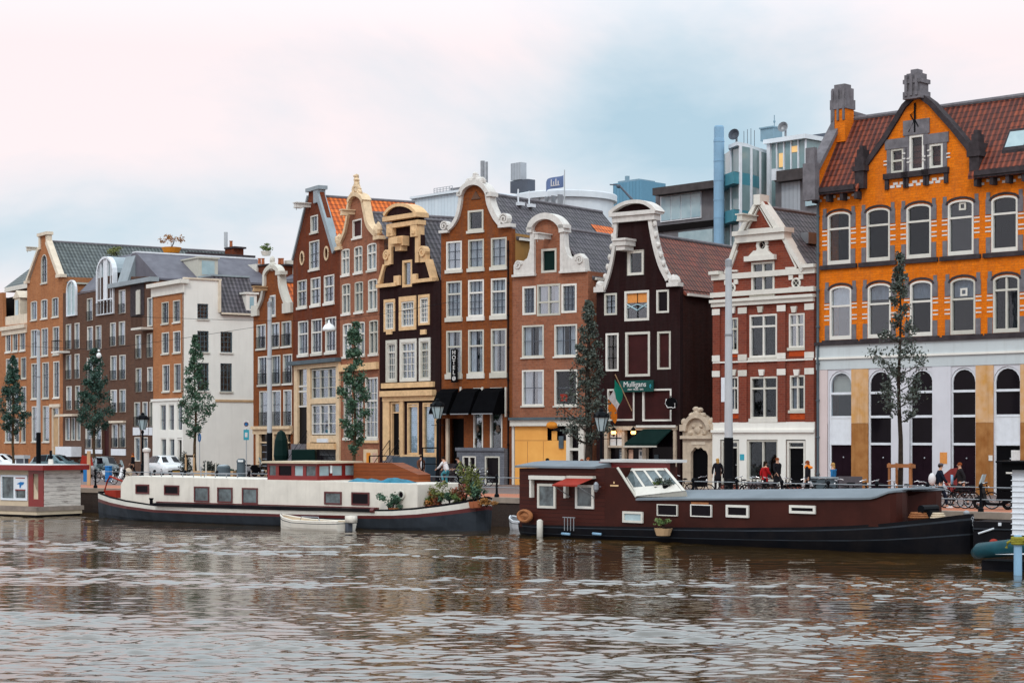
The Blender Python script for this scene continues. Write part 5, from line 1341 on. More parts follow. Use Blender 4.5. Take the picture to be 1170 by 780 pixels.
# left small arched dormer and recess on the right
d = MB(); u0, u1 = H.U(78), H.U(88.5); zb, zt = H.Z(361, 83), H.Z(320, 83); uc = (u0+u1)/2; rr = (u1-u0)/2
lp = [(u0,zb),(u1,zb)]+[(uc+rr*math.cos(a*math.pi/10), zt-.9+.9*math.sin(a*math.pi/10)) for a in range(11)]
inn = [(u0+.12,zb+.1),(u1-.12,zb+.1)]+[(uc+(rr-.12)*math.cos(a*math.pi/10), zt-.9+.78*math.sin(a*math.pi/10)) for a in range(11)]
d.plate(lp, [inn], -.2, .0-.004); d.box(uc-.04, uc+.04, -.15, -.01, zb, zt-.1); bw = d.build('dormer_window', 'white_cool', H.o); q = MB(); q.plate(inn, [], -.08, -.06); q.build('pane', 'glass_pale', bw)
d = MB(); d.box(H.U(149.5), H.U(165), -.05, -.004, H.Z(361, 157), H.Z(318, 157)); d.build('recess_panel', 'stone_dark', H.o)
d = MB(); 
for i in range(4): x = H.U(157)+i*.2; d.box(x, x+.17, -.14, -.06, H.Z(359, 160), H.Z(332-i % 2, 160))
d.build('louvred_window', 'white', H.o)
for (a, b, y, x) in ((163,175,375.5,168),(71,80,402,76)):
    d = MB(); z = H.Z(y, x); u0, u1 = H.U(a), H.U(b); d.box(u0, u1, -1.0, 0, z-.12, z+.05); bo = d.build('balcony', 'white', H.o)
    q = MB(); q.box(u0, u1, -.98, -.94, z+.95, z+1.0)
    for i in range(9): xx = u0+(u1-u0)*i/8; q.box(xx-.012, xx+.012, -.97, -.95, z+.05, z+.95)
    q.box(u0, u0+.03, -.95, 0, z+.95, z+1.0); q.build('balustrade', 'black_metal', bo)
d = MB(); z = H.Z(510, 83); u0, u1 = H.U(74.5), H.U(93); d.box(u0, u1, -.9, 0, z-.85, z); d.build('bay_base', 'white_cool', H.o)
d = MB(); d.box(u0-.1, u1+.1, -.9, 0, H.Z(475.5, 83), H.Z(473, 83)); d.box(H.U(127), H.U(144), -.25, 0, H.Z(483, 135), H.Z(480.5, 135)); d.build('bay_roof', 'cream', H.o)
d = MB()
for a, b, yt, yb in ((127.5,144,512.5,520),(152.5,160.5,488,497),(162.5,170,488,497),(171,174.6,488,497),(98,117,513,518)): d.box(H.U(a), H.U(b), -.06, -.004, H.Z(yb, (a+b)/2), H.Z(yt, (a+b)/2))
d.build('spandrel_panel', 'white_cool', H.o)
d = MB(); d.box(H.U(117), H.U(124), .2, .28, 0, H.Z(488, 120)); d.build('door_leaf', 'panel_oxblood', H.o)
# roof running back along the side street, its long slope facing the street
ze_ = H.Z(318, 174); zr_ = H.Z(288.5, 158, .6); ul, ur_, uc_ = H.U(131), H.L+.15, H.U(158, .6)
d = MB(); d.prism([(ul-1.5, ze_-.1), (ur_, ze_-.1), (ur_, ze_+.05), (uc_, zr_), (uc_-.8, zr_), (ul-.6, ze_+.25)], .4, 11.2); rf = d.build('roof', 'slate_flat', H.o)
d = MB(); d.box(ul-.8, ur_+.1, -.35, .41, ze_-.25, ze_+.1); d.xprism([(-.3, ze_+.1), (.41, ze_+.1), (.41, zr_-.2)], uc_-2.2, uc_-.1); d.build('gutter', 'zinc', rf)
d = MB(); d.box(uc_-.9, uc_+.12, .45, 11.2, zr_-.03, zr_+.10); d.build('ridge_flashing', 'white_cool', rf)
d = MB(); d.box(uc_-.7, uc_-.1, 5.0, 11.1, zr_+.1, zr_+.32); d.build('ridge_parapet', 'stone_dark', rf)
d = MB(); d.xprism([(-.05, H.Z(335, 95)), (3.2, H.Z(300, 100, 3)), (7, H.Z(300, 100, 3)), (7, H.Z(335, 95))], H.U(89), H.U(112)); d.build('dark_roof_slope', 'slate_flat', rf)
d = MB(); da_ = 3.9; d.box(uc_+.9, ur_-.2, da_, da_+1.7, zr_-2.2, zr_-.62); d.box(uc_+.8, ur_-.05, da_-.1, da_+1.8, zr_-.62, zr_-.5); dm = d.build('dormer', 'white', rf); MB().box(ur_-.2, ur_-.18, da_+.3, da_+1.4, zr_-1.9, zr_-.8).build('pane', 'glass_pale', dm)

# ---- orange pointed gable house
H = House(31, S2(31), 71.8, S2(71.8), 'gabled_house', 'orange brick house with tall pointed gable, lancet window and long grey roof', 'house', wall='brick_tan', depth=14); H.bar = 'dark_steel'
H.row(342, 364, 50, [(35.3,42.5),(47,54.3),(59.5,67)], arch=.12, frame=.08, v=[.5], cur='auto', sh=.1)
H.row(375, 406.5, 50, [(35.5,43),(47.5,55),(60.5,67.8)], frame=.08, v=[.5], h=[.5], cur='auto', sh=.1)
H.row(414, 455, 50, [(36,44),(48.5,56),(61,68)], frame=.09, v=[.5], h=[.3,.66], cur='none', sh=.1)
H.row(463.5, 504.5, 50, [(36.5,44.5),(49,56.5)], frame=.09, h=[.66], cur='none', sh=.1)
H.win(47, 54, 290.5, 323.5, arch=1.0, frame=.08, v=[.5], h=[.3,.6], cur='none', sh=.1)
H.wall([(31,323),(34,322),(46,283),(46.3,266),(54.5,266),(55,278),(68,314),(71.8,316)], [H.hole(59, 68, 462, 540)])
d = MB(); d.ribbon(H.PL([(32,321),(45.5,284)]), .30, -.2, .35); d.ribbon(H.PL([(54.5,276),(68.5,315)]), .42, -.2, .35)
d.box(H.U(45), H.U(56), -.25, .4, H.Z(269.5, 50), H.Z(266, 50)); d.box(H.U(45.3), H.U(47), -.12, .3, H.Z(285, 46), H.Z(269, 46)); d.box(H.U(53.5), H.U(55.6), -.12, .3, H.Z(280, 54), H.Z(269, 54))
d.box(H.U(31)-.1, H.U(34), -.3, .3, H.Z(324, 32), H.Z(321, 32)); d.box(H.U(67), H.U(72.5), -.3, .3, H.Z(317, 70), H.Z(313.5, 70))
d.box(H.U(57.5), H.U(69), -.12, 0, H.Z(465, 63), H.Z(461.5, 63))
d.build('gable_trim', 'cream', H.o)
H.hoist(41.5, 284.5, .9, .2, 'white')
H.door(59.5, 67.5, 465, 535, 'wood_pale', 'cream', fan=.15)
H.gable_roof('tiles_green_grey', H.U(31)+.2, H.U(71.8)-.1, H.U(50.5), H.Z(322, 50)-.2, H.Z(275, 52), .35, 18)
# ---- leftmost pale and orange house
H = House(-14, S2(-14), 30.7, S2(30.7), 'balcony_house', 'orange brick house with white cornice balcony and glass roof terrace at the left edge', 'house', wall='brick_tan', depth=14); H.bar = 'dark_steel'
H.row(380, 401, 17, [(6.5,12.5),(14.5,20.5),(22.8,29)], frame=.08, v=[.5], cur='auto', sh=.15)
H.row(409, 433, 17, [(7,13),(15,21),(24,30)], frame=.08, v=[.5], cur='auto', sh=.1)
H.row(442, 470, 17, [(7.5,13.5),(15.5,21.5),(24,30)], frame=.08, v=[.5], cur='auto', sh=.1)
H.row(478, 505, 17, [(-8,-2),(6,14),(16.5,22),(24.5,29.5)], frame=.08, v=[.5], cur='none', sh=.1)
for y0_, y1_ in ((353,372),(384,409),(419,445),(455,478)): H.row(y0_, y1_, 0, [(-9,-1.5)], frame=.08, v=[.5], cur='auto', sh=.1)
H.wall([(-14,336),(3,334),(3.5,372),(30.7,369)], zside=H.Z(336, 3))
d = MB(); z = H.Z(372, 17); d.box(H.U(3), H.U(31), -.3, .3, z-.35, z); d.box(H.U(3), H.U(31), -.12, .3, z-.8, z-.351)
d.box(H.U(3)-.1, H.U(31), .2, .35, z, z+1.0); d.box(H.U(13), H.U(19), .3, 2.5, z, z+2.6); d.prism([(H.U(12), z+2.6), (H.U(20), z+2.6), (H.U(16), z+3.3)], .2, 2.6)
d.build('roof_terrace', 'cream', H.o)
d = MB(); d.box(H.U(22), H.U(31), 1.0, 1.1, z+.8, z+2.8); d.box(H.U(14.3), H.U(17.5), .25, .29, z+.4, z+2.4); d.build('pane', 'glass_blue', H.o)
d = MB(); d.box(H.U(4), H.U(31), 2.6, 2.9, z-.1, H.Z(330, 17, 2.6)); d.build('rear_wall', 'brick_brown', H.o)
d = MB(); zc2 = H.Z(327, 17, 2.2); d.box(H.U(-18), H.U(31)-.0, 2.0, 3.2, H.Z(331.5, 17, 2), zc2); d.build('upper_cornice', 'white', H.o)
d = MB(); d.xprism([(2.1, zc2), (6.0, H.Z(303, 17, 6)), (10, zc2)], H.U(-20), H.U(33)); rf = d.build('roof', 'tiles_green_grey', H.o)
d = MB(); d.box(H.U(10), H.U(24), 3.2, 4.5, zc2+.1, zc2+1.0); d.build('roof_hatch', 'dark_steel', rf)
H.wins = []
# ------------------------------------------------------------------ buildings behind the row
kb = 16.0/2146; SB = lambda x: kb*(x+1400)
H = Frame3(746, SB(746), 950, SB(950), 'office_building', 'grey and glass office building with teal balconies and blue flue behind the roofs', 'building')
def slabbox(name, mat, x0, x1, yt, yb, xr, d0, d1, parent=None):
    m = MB(); m.box(H.U(x0, d0), H.U(x1, d0), d0, d1, H.Z(yb, xr, d0), H.Z(yt, xr, d0)); return m.build(name, mat, parent or H.o)
slabbox('left_block', 'concrete', 749, 816, 217, 330, 780, .5, 9)
slabbox('roof_slab', 'concrete_dark', 745.5, 816, 210.5, 219, 780, -.4, 9.4)
wf = slabbox('window', 'white_cool', 754.5, 801, 221, 251.5, 778, .42, .8)
for i in range(4):
    a = 755.5+i*11.4; q = slabbox('pane', 'glass_blue', a, a+10.4, 222.5, 250, 778, .39, .42-.003, wf)
slabbox('dark_band', 'near_black', 749, 815, 255, 262, 780, .35, .6)  # near-black band across the block front below its windows
slabbox('lower_glazing', 'glass_pale', 775, 814, 264, 300, 790, .2, .45)
# faceted glass stair tower
plan = [(827,1.2),(836,-.3),(846,-1.0),(858,.2),(868,1.8),(883,3.8)]
P2 = [(H.U(x, d_), d_) for x, d_ in plan]
zt = H.Z(169.5, 850); zb = H.Z(330, 850)
m = MB(); m.zprism(P2+[(P2[-1][0], 9), (P2[0][0], 9)], zb, zt); gt = m.build('glass_tower', 'glass_milky', H.o)
m = MB()
for i, (u, d_) in enumerate(P2): m.box(u-.06, u+.06, d_-.10, d_+.1, zb, zt)
m.build('mullion', 'white_cool', gt)
P3 = [(H.U(827)-.2,1.0)]+[(u, d_-.35) for u, d_ in P2[1:]]
m = MB(); m.zprism(P3+[(P3[-1][0], 9.2), (P3[0][0], 9.2)], zt, zt+.25); m.build('tower_roof', 'rooftop_white', H.o)
for yy in (207, 249.5):
    z = H.Z(yy, 850); m = MB(); Q = [(u, d_-.7) for u, d_ in P2[:5]]; B_ = [(u, d_+.02) for u, d_ in P2[:5]]
    m.zprism(Q+list(reversed(B_)), z-.35, z+.45); m.build('balcony_band', 'teal_paint', H.o)
m = MB(); ztb = H.Z(162, 900, 2.5); u0, u1 = H.U(880, 2.5), H.U(921, 2.5)
m.box(u0, u1, 2.5, 9, zb, ztb); gb = m.build('glass_wing', 'glass_milky', H.o)
m = MB(); m.box(u0-.3, u1+.2, 2.1, 9.3, ztb, ztb+.3); m.build('wing_roof', 'rooftop_white', H.o)
m = MB()
for i in range(6): u = u0+(u1-u0)*i/5; m.box(u-.045, u+.045, 2.40, 2.5, H.Z(200, 900, 2.5), ztb)
m.box(u0-.15, u0+.12, 2.3, 2.5, zb, ztb+.1); m.build('mullion', 'white_cool', gb)
for a, b, y0, y1 in ((890,896,174,190),(903,911,168,175)):
    slabbox('lit_window', 'office_glow', a, b, y0, y1, 900, 2.46, 2.49, gb)
slabbox('right_block', 'concrete', 886, 945, 205, 330, 910, 1.5, 8)
slabbox('roof_slab', 'concrete_dark', 885, 950, 192.5, 205, 910, .9, 8)
slabbox('slab_end', 'white_cool', 881.5, 886, 193, 206, 884, .8, 2)
slabbox('wall_panel', 'corrugated_grey', 893, 914, 208, 250, 904, 1.42, 1.5)
slabbox('window', 'glass_blue', 920, 933, 202, 235, 926, 1.3, 1.5)
slabbox('plant_room', 'dark_steel', 921, 952, 153, 200, 936, 7, 12)
m = MB(); u = H.U(821.5, -1.2); z0, z1 = H.Z(330, 821), H.Z(144, 821, -1.2)
m.lathe([(.36,z0),(.36,z1-.9),(.34,z1-.88),(.34,z1-.1),(.30,z1)], u, -1.2, 16)
for yy in (166,188,210,232,252): m.lathe([(.38,H.Z(yy,821)-.04),(.38,H.Z(yy,821)+.04)], u, -1.2, 16)
m.build('flue', 'light_blue', H.o)
for x, y, r, mt in ((840.5,155.5,.42,'dark_steel'),(896.5,147,.38,'grey_metal')):
    u, z = H.P(x, y, 3); m = MB(); pts = [(.02,.0),(r*.5,.06),(r*.85,.2),(r,.32),(r-.03,.36),(r*.5,.12),(.02,.05)]
    m.lathe(pts, 0, 0, 16); o = m.build('satellite_dish', mt, H.o); o.location = (u, 3, z); o.rotation_euler = (R(75), 0, R(15))
    m = MB(); m.tube([(u, 3.1, z-.9), (u, 3.1, z)], .08); m.build('dish_mast', 'grey_metal', H.o)
u, z = H.P(877, 149, 4); m = MB(); m.box(u-.65, u+.5, 4, 5, z-.7, z+.15); m.box(u-.7, u+.55, 3.9, 5.1, z+.15, z+.25); m.tube([(u+.2,4.5,z+.2),(u+.2,4.5,z+1.1)], .03); m.blob((u+.2,4.5,z+.65), .08,.08,.12); m.build('roof_plant', 'blue_grey', H.o)
m = MB()
for x, y in ((850,158),(854,156),(858,155),(862,157)):
    u, z = H.P(x, y, 3.5); m.tube([(u,3.5,z-1.3),(u,3.5,z+.5)], .02)
m.build('aerial', 'dark_steel', H.o)

ki = 13.0/1960; SI = lambda x: ki*(x+1400)
H = Frame3(482, SI(482), 650, SI(650), 'industrial_building', 'white industrial building with round drum roof and steel stacks behind the hotel', 'building')
slabbox('long_shed', 'corrugated_white', 470, 530, 222, 320, 505, 0, 12)
slabbox('shed_roof', 'rooftop_white', 468, 530, 219.5, 222, 505, -.3, 12)
slabbox('roof_box', 'concrete', 514.5, 527, 214.5, 224, 520, 1, 3)
m = MB(); u, z = H.P(600, 240); r = 3.6; zt, zm, zb = H.Z(217, 600), H.Z(226, 600), H.Z(300, 600)
m.lathe([(r+.7,zb),(r+.7,zm),(r+1.0,zm),(r+1.0,zm+.5),(r+.95,zt-.1),(r*.6,zt+.15)], u-.2, 5, 28); m.build('drum_roof', 'rooftop_white', H.o)
m = MB(); [m.box(u-3.6+i*.9, u-3.55+i*.9, .6-.1*abs(4-i)+.2, 1.0, zb, zm) for i in range(9)]; m.build('drum_panel', 'grey_metal', H.o)
slabbox('stack_base', 'dark_steel', 583, 603, 205.5, 219, 596, 3, 3.9)
slabbox('louvre_stack', 'corrugated_grey', 583.5, 595, 186, 205.5, 590, 3.1, 3.8)
slabbox('side_annex', 'corrugated_white', 530, 575, 228, 320, 550, 2, 10)
m = MB()
for x, yt, rr in ((551.5,184,.2),(556,185,.12)):
    u = H.U(x, 2); m.tube([(u, 2, H.Z(222, x, 2)), (u, 2, H.Z(yt, x, 2))], rr, 10)
m.build('steel_stack', 'grey_metal', H.o)
m = MB(); u0, u1 = H.U(493), H.U(514); zt = H.Z(213.5, 505); zb = H.Z(220, 505)
for i in range(7): u = u0+(u1-u0)*i/6; m.tube([(u,.3,zb),(u,.3,zt)], .03)
for f_ in (.3,.65,1): m.tube([(u0,.3,zb+(zt-zb)*f_),(u1,.3,zb+(zt-zb)*f_)], .025)
m.build('roof_railing', 'grey_metal', H.o)
H2 = H
H = Frame3(640, SI(640), 650, SI(650), 'flagpole', 'tall roof flagpole flying a blue and white flag behind the grey roofs', 'flag')
m = MB(); u = H.U(645); z1, z0 = H.Z(194, 645), H.Z(300, 645); m.tube([(u,0,z0),(u,0,z1)], [.08,.04], 8); m.build('pole', 'pole_grey', H.o)
m = MB(); n = 10; ua = H.U(623.5); zt, zb = H.Z(200.5, 640), H.Z(214, 640); vs = []
for i in range(n+1):
    f_ = i/n; x = u-.12+(ua-u)*f_; y = .25*math.sin(f_*7); dz = -.35*f_*f_
    vs += [(x, y, zt+dz), (x, y, zb+dz*.6)]
m.add(vs, [(2*i,2*i+1,2*i+3,2*i+2) for i in range(n)]); fl = m.build('flag_cloth', 'flag_blue', H.o, smooth=True)
m = MB()
for i in range(4): x = u-.45-i*.28; m.box(x-.05, x+.05, -.32, -.29, zb+.15, zb+.5+(i % 2)*.2)
m.box(u-1.35, u-.3, -.32, -.29, zb+.12, zb+.19); m.build('flag_emblem', 'cloth_white', fl)
H = Frame3(700.5, 7.0, 733, 7.1, 'tower_block', 'distant blue ribbed tower block above the pub gable', 'building')
slabbox('shaft', 'corrugated_blue', 700.5, 733, 208, 330, 716, 0, 6)
slabbox('roof_house', 'blue_grey', 706, 730, 206, 208, 716, 1, 5); slabbox('mast', 'blue_grey', 714, 717, 201, 206, 716, 2, 2.5)
H = Frame3(697, 15, 730, 15.2, 'roof_crane', 'thin dark crane arm leaning over the pub gable', 'crane')
m = MB(); a = H.P(726, 232); b = H.P(707, 211.5); c = H.P(697, 211); m.tube([(a[0],0,a[1]-3),(a[0],0,a[1]),(b[0],0,b[1]),(c[0],0,c[1])], [.12,.11,.07,.05], 6); m.blob((b[0],0,b[1]-.1), .2,.15,.15); m.build('arm', 'dark_steel', H.o)
H = Frame3(652, 9, 702, 9.2, 'pale_building', 'distant pale glass roofed building left of the blue tower block', 'building')
slabbox('block', 'rooftop_white', 655, 704, 243, 330, 680, 0, 10)
m = MB(); m.prism([H.P(657,243),H.P(704,243),H.P(697,237.5),H.P(682,237)], .2, 8); m.build('roof', 'glass_pale', H.o)
H = Frame3(215, 13.2, 338, 14.2, 'long_building', 'long grey roofed building with brown chimneys behind the white corner house', 'building')
m = MB(); zr_ = H.Z(308, 300, 3); zw = H.Z(322, 300)
m.xprism([(-.1,zw),(3,zr_),(9,zr_),(12,zw),(12,zw-.3),(-.1,zw-.3)], H.U(240), H.U(336)); m.build('roof', 'slate_flat', H.o)
slabbox('wall', 'brick_brown', 240, 336, 322, 420, 300, .2, 9)
def chim(x0, x1, yt, yb, d0, mat='brick_brown_red', pots=(0,)):
    o = slabbox('chimney', mat, x0, x1, yt+2, yb, (x0+x1)/2, d0, d0+1.0); slabbox('cap', 'stone_dark', x0-1, x1+1, yt, yt+2, (x0+x1)/2, d0-.1, d0+1.1, o)
    for p in pots:
        m = MB(); u, z = H.P((x0+x1)/2+p, yt, d0+.5); m.lathe([(.14,z),(.12,z+.4),(.16,z+.5)], u, d0+.5, 8); m.build('chimney_pot', 'terracotta', o)
chim(257, 267, 282, 330, .2, pots=(2,)); m = MB(); u, z = H.P(258, 282, 1); m.tube([(u,1,z),(u,1,z+1.25)], .16, 8); m.build('steel_flue', 'pole_grey', H.o)
chim(292, 305, 302, 325, .2, pots=(-2,2)); chim(314, 325, 302, 330, .2, pots=(0,3))
slabbox('white_dormer', 'white', 282, 293, 302, 312, 288, .0, 3); slabbox('white_annex', 'white', 325, 340, 297, 322, 332, 1, 6); slabbox('pane', 'glass_blue', 328, 332, 307, 315, 330, .95, .99)

# roof planters
def leaves(n, gen, size, jit=.5, seed=0):
    """n small leaf quads; gen(rs, n) returns centre positions"""
    rs = np.random.RandomState(seed); c = gen(rs, n); n = len(c)
    a = rs.normal(size=(n,3)); a /= np.linalg.norm(a, axis=1)[:,None]
    b = rs.normal(size=(n,3)); b -= a*(a*b).sum(1)[:,None]; b /= np.linalg.norm(b, axis=1)[:,None]
    s = size*(1-jit/2+jit*rs.rand(n))[:,None]
    v = np.stack([c-a*s, c-b*s*.55, c+a*s, c+b*s*.55], axis=1).reshape(-1,3)
    return v, np.arange(4*n).reshape(-1,4)
def leaf_obj(name, v, f, mat, parent):
    me = bpy.data.meshes.new(name); n = len(v); m = len(f)
    me.vertices.add(n); me.vertices.foreach_set('co', v.astype(np.float32).ravel())
    me.loops.add(4*m); me.loops.foreach_set('vertex_index', f.astype(np.int32).ravel())
    me.polygons.add(m); me.polygons.foreach_set('loop_start', np.arange(0,4*m,4,dtype=np.int32))
    me.update(calc_edges=True)
    me.materials.append(MAT(mat)); o = bpy.data.objects.new(name, me); C.objects.link(o); o.parent = parent; return o
def bush(name, loc, r, h, label, cat, leaf='leaf_green', n=500, size=.07, pot=None, group=None, potr=.3, poth=.4, seed=1, stems=0):
    e = empty(name, loc, 0, label, cat, group)
    zb = poth if pot else 0
    if pot:
        m = MB(); m.lathe([(potr*.75,0),(potr,poth),(potr*.9,poth),(potr*.85,poth-.05)], 0, 0, 12); m.build('pot', pot, e)
    def gen(rs, n):
        cc = rs.normal(size=(max(3,n//60),3))*.38; idx = rs.randint(len(cc), size=n)
        p = cc[idx]+rs.normal(size=(n,3))*.17; p[:,0] *= r; p[:,1] *= r; p[:,2] = (p[:,2]*.5+.5)*h+zb; p[:,2] = np.maximum(p[:,2], zb*.9); return p
    v, f = leaves(n, gen, size, seed=seed); leaf_obj('foliage', v, f, leaf, e)
    m = MB()
    for i in range(4): m.tube([(0,0,zb*.9),(rng.uniform(-.4,.4)*r, rng.uniform(-.4,.4)*r, zb+h*.7)], [.03,.01], 5)
    m.build('stems', 'bark_dark', e); return e
def at(x, s, z): w = W(x, s); return (w.x, w.y, z)
def zat(y, s): return HC+(HY-y)/s
bush('roof_shrub', at(196, 13.6, zat(289,13.6)), 1.0, 1.3, 'orange leaved shrub in an orange planter on the grey mansard roof', 'shrub', 'leaf_orange', 260, .09, 'orange_paint', potr=.85, poth=.45, seed=3)
bush('roof_shrub', at(304, 13.7, zat(292,13.7)), .7, .7, 'round green shrub in a white pot above the brown chimneys', 'shrub', 'leaf_green', 500, .08, 'white', potr=.45, poth=.35, seed=4)
bush('roof_shrub', at(134, 13.2, zat(292,13.2)), 1.1, .7, 'low green and yellow shrub on the ridge behind the arched window', 'shrub', 'leaf_yellow', 500, .08, seed=5)

# ------------------------------------------------------------------ street trees
def tree(x, s, ytop, prof, label, leaf, n=6000, size=.11, zc=None, trunk=.12, seed=0, bark='bark', density=1.0, lean=0, group='young trees along the quay street'):
    """prof: list of (pixel row, left half width, right half width) of the crown"""
    X, Y = W(x, s); e = empty('street_tree', (X, Y, 0), 0, label, 'tree', group)
    zs = [HC+(HY-p[0])/s for p in prof]; lw = [p[1]/s for p in prof]; rw = [p[2]/s for p in prof]
    ztop = zs[0]; zbot = zs[-1]; rs0 = np.random.RandomState(seed+50)
    o_ = np.argsort(zs); zz = np.array(zs)[o_]; LW = np.array(lw)[o_]; RW = np.array(rw)[o_]
    m = MB(); tp = []; 
    for i in range(9):
        z = ztop*.97*i/8; tp.append((.05*math.sin(i*1.3+seed)+lean*z, .04*math.cos(i*1.7), z))
    m.tube(tp, [trunk*(1.25 if i == 0 else 1)*(1-i/9.5) for i in range(9)], 8)
    ends = []
    nb = int(26*density)
    for i in range(nb):
        z = zbot + (ztop-zbot)*((i+.5)/nb)**.9; a = i*2.4+seed; cz = np.interp(z, zz, (LW+RW)/2)
        c, s_ = math.cos(a), math.sin(a)
        L = np.interp(z, zz, RW if c > 0 else LW)*(.75+.35*rs0.rand())*(abs(c)*1.0+(1-abs(c))*.9)
        z0 = max(zbot*.85, z-L*.55)
        p0 = Vector((lean*z0, 0, z0)); p2 = Vector((c*L, s_*L, z+rs0.uniform(-.1,.25))); p1 = p0.lerp(p2, .5)+Vector((0,0,-.08*L))
        m.tube([p0, p1, p2], [trunk*.35*(1-z/ztop*.6), trunk*.22*(1-z/ztop*.6), .012], 5)
        ends.append((p0, p1, p2))
        for q in range(3):
            f_ = rs0.uniform(.30,.95); b0 = p1.lerp(p2, f_); b1 = b0+Vector(rs0.normal(size=3)*.28*max(.4,L)); m.tube([b0, b1], [.014,.006], 4); ends.append((b0, b0.lerp(b1,.5), b1))
    m.build('trunk', bark, e)
    E = np.array([[list(p) for p in t] for t in ends])
    def gen(rs, n):
        k = rs.randint(len(E), size=n); f_ = (.35+.65*rs.rand(n)**.7)[:,None]
        p = E[k,0]*(1-f_)**2+2*E[k,1]*f_*(1-f_)+E[k,2]*f_**2
        nc = int(len(E)*4.2); kc_ = rs.randint(len(E), size=nc); fc = (.30+.70*rs.rand(nc)**.8)[:,None]; cc = E[kc_,0]*(1-fc)**2+2*E[kc_,1]*fc*(1-fc)+E[kc_,2]*fc**2; j_ = rs.randint(nc, size=n)
        big = rs.uniform(.5,1.35,size=nc)[j_][:,None]; sp = (.075+.07*np.minimum(1.5, np.interp(cc[j_][:,2], zz, (LW+RW)/2)))[:,None]*big*1.3
        p = cc[j_]+rs.normal(size=(n,3))*sp*np.array([1,1,.8]); p[:,2] = np.clip(p[:,2], zbot-.4, ztop+.05)
        lim = np.where(p[:,0] > 0, np.interp(p[:,2], zz, RW), np.interp(p[:,2], zz, LW))*1.12+.08
        return p[np.hypot(p[:,0], p[:,1]*.9) < lim]
    v, f = leaves(n, gen, size, seed=seed); leaf_obj('crown', v, f, leaf, e)
    return e
tree(15, 15.6, 408, [(407,1,1),(415,4,4),(430,7,6),(445,12,10),(460,16,13),(470,15,16),(480,16,18),(490,12,10),(494,5,4)], 'dark green street tree at the left edge by the tall grey mast', 'leaf_dark', 6200, .088, seed=1)
tree(108, 16.6, 400, [(399,2,2),(412,8,8),(425,11,11),(440,14,13),(455,17,17),(468,20,22),(478,18,18),(490,13,12),(496,5,4)], 'broad dark green street tree before the brown apartment house', 'leaf_dark', 6800, .086, seed=2, trunk=.11)
tree(223, 17.0, 384, [(384,1,1),(395,4,5),(408,6,8),(420,10,8),(432,12,13),(444,15,13),(455,19,18),(463,22,24),(472,16,15),(482,16,12),(490,12,6),(500,5,3)], 'airy street tree with ochre trunk before the white side wall', 'leaf_teal', 5400, .085, seed=3)
tree(405, 19.5, 370, [(369,3,4),(382,7,8),(400,7,8),(415,9,9),(430,14,12),(450,17,18),(470,16,20),(490,13,15),(505,8,9),(515,4,4)], 'slim upright street tree before the cream bell gable house', 'leaf_teal', 7200, .082, seed=4, trunk=.11)
tree(672, 21.6, 344, [(344,2,2),(358,6,7),(375,9,10),(392,12,14),(410,14,16),(428,18,17),(440,24,14),(452,28,16),(462,30,26),(470,33,36),(480,34,34),(492,28,22),(505,10,10)], 'dark grey green conical tree left of the pub with a thick trunk', 'leaf_grey', 6400, .08, seed=5, trunk=.24, bark='bark_dark', density=1.4)
tree(1028, 25.3, 289, [(289,2,2),(300,4,5),(315,7,6),(330,8,8),(350,11,10),(370,15,14),(385,22,22),(393,36,42),(405,42,38),(415,27,27),(430,17,24),(445,20,36),(458,36,33),(470,15,20),(480,5,6)], 'tall thin tree with sparse tiered crown before the orange building', 'leaf_grey', 4800, .075, seed=6, trunk=.13, bark='bark_dark')
# bushes and potted plants on the left pavement
for (x, y, r, h, lb, lf, n, pt, sd) in ((241,540,.9,1.1,'dark round bush beside the blue round sign','leaf_bush',1200,None,1),(213,540,.6,1.6,'narrow grey green conifer by the white corner house door','leaf_bush',900,None,2),
        (266,539,.5,.7,'small light green bush between the two grey bins','leaf_teal',600,None,3),(92,541,.7,1.2,'reddish shrub beside the bay window of the apartment house','leaf_bush',700,None,4),(98,540,.5,.8,'red flowering shrub at the left end of the railing','flower_red',500,None,5),(22,530,.6,.9,'orange flowering planter by the tree at the left edge','leaf_orange',400,None,6)):
    s = 16.2 if x > 200 else (y-HY)/HC; X, Y = W(x, s); bush('bush', (X, Y, 0), r, h, lb, 'bush', lf, n, .07, pt, seed=sd)
# ------------------------------------------------------------------ boats
def loft(stations, parent, name, mats, bands, smooth=True):
    """stations: (x, half width, z top, z keel, tip shift); bands: (fraction from the top, material); centre line y=cy"""
    mb = MB()
    def ring(st):
        x, hw, zt, zk, cy = st; out = []
        for f_, _ in bands:
            z = zt+(zk-zt)*f_; w = hw*(1-.30*f_**2.2); out.append((w, z))
        return out
    rs_ = [ring(s) for s in stations]; nb = len(bands)
    for side in (-1, 1):
        for i in range(len(stations)-1):
            for j in range(nb-1):
                a, b = rs_[i][j], rs_[i][j+1]; c, d = rs_[i+1][j], rs_[i+1][j+1]; x0, x1 = stations[i][0], stations[i+1][0]; cy = stations[i][4]; cy1 = stations[i+1][4]
                q = [(x0, cy+side*a[0], a[1]), (x0, cy+side*b[0], b[1]), (x1, cy1+side*d[0], d[1]), (x1, cy1+side*c[0], c[1])]
                mb.add(q, [(0,1,2,3) if side < 0 else (3,2,1,0)], bands[j][1])
    # ends
    for i in (0, len(stations)-1):
        cy = stations[i][4]; x = stations[i][0]
        for j in range(nb-1):
            a, b = rs_[i][j], rs_[i][j+1]; mb.add([(x,cy-a[0],a[1]),(x,cy-b[0],b[1]),(x,cy+b[0],b[1]),(x,cy+a[0],a[1])], [(0,1,2,3)], bands[j][1])
    return mb.build(name, mats, parent, smooth=False)
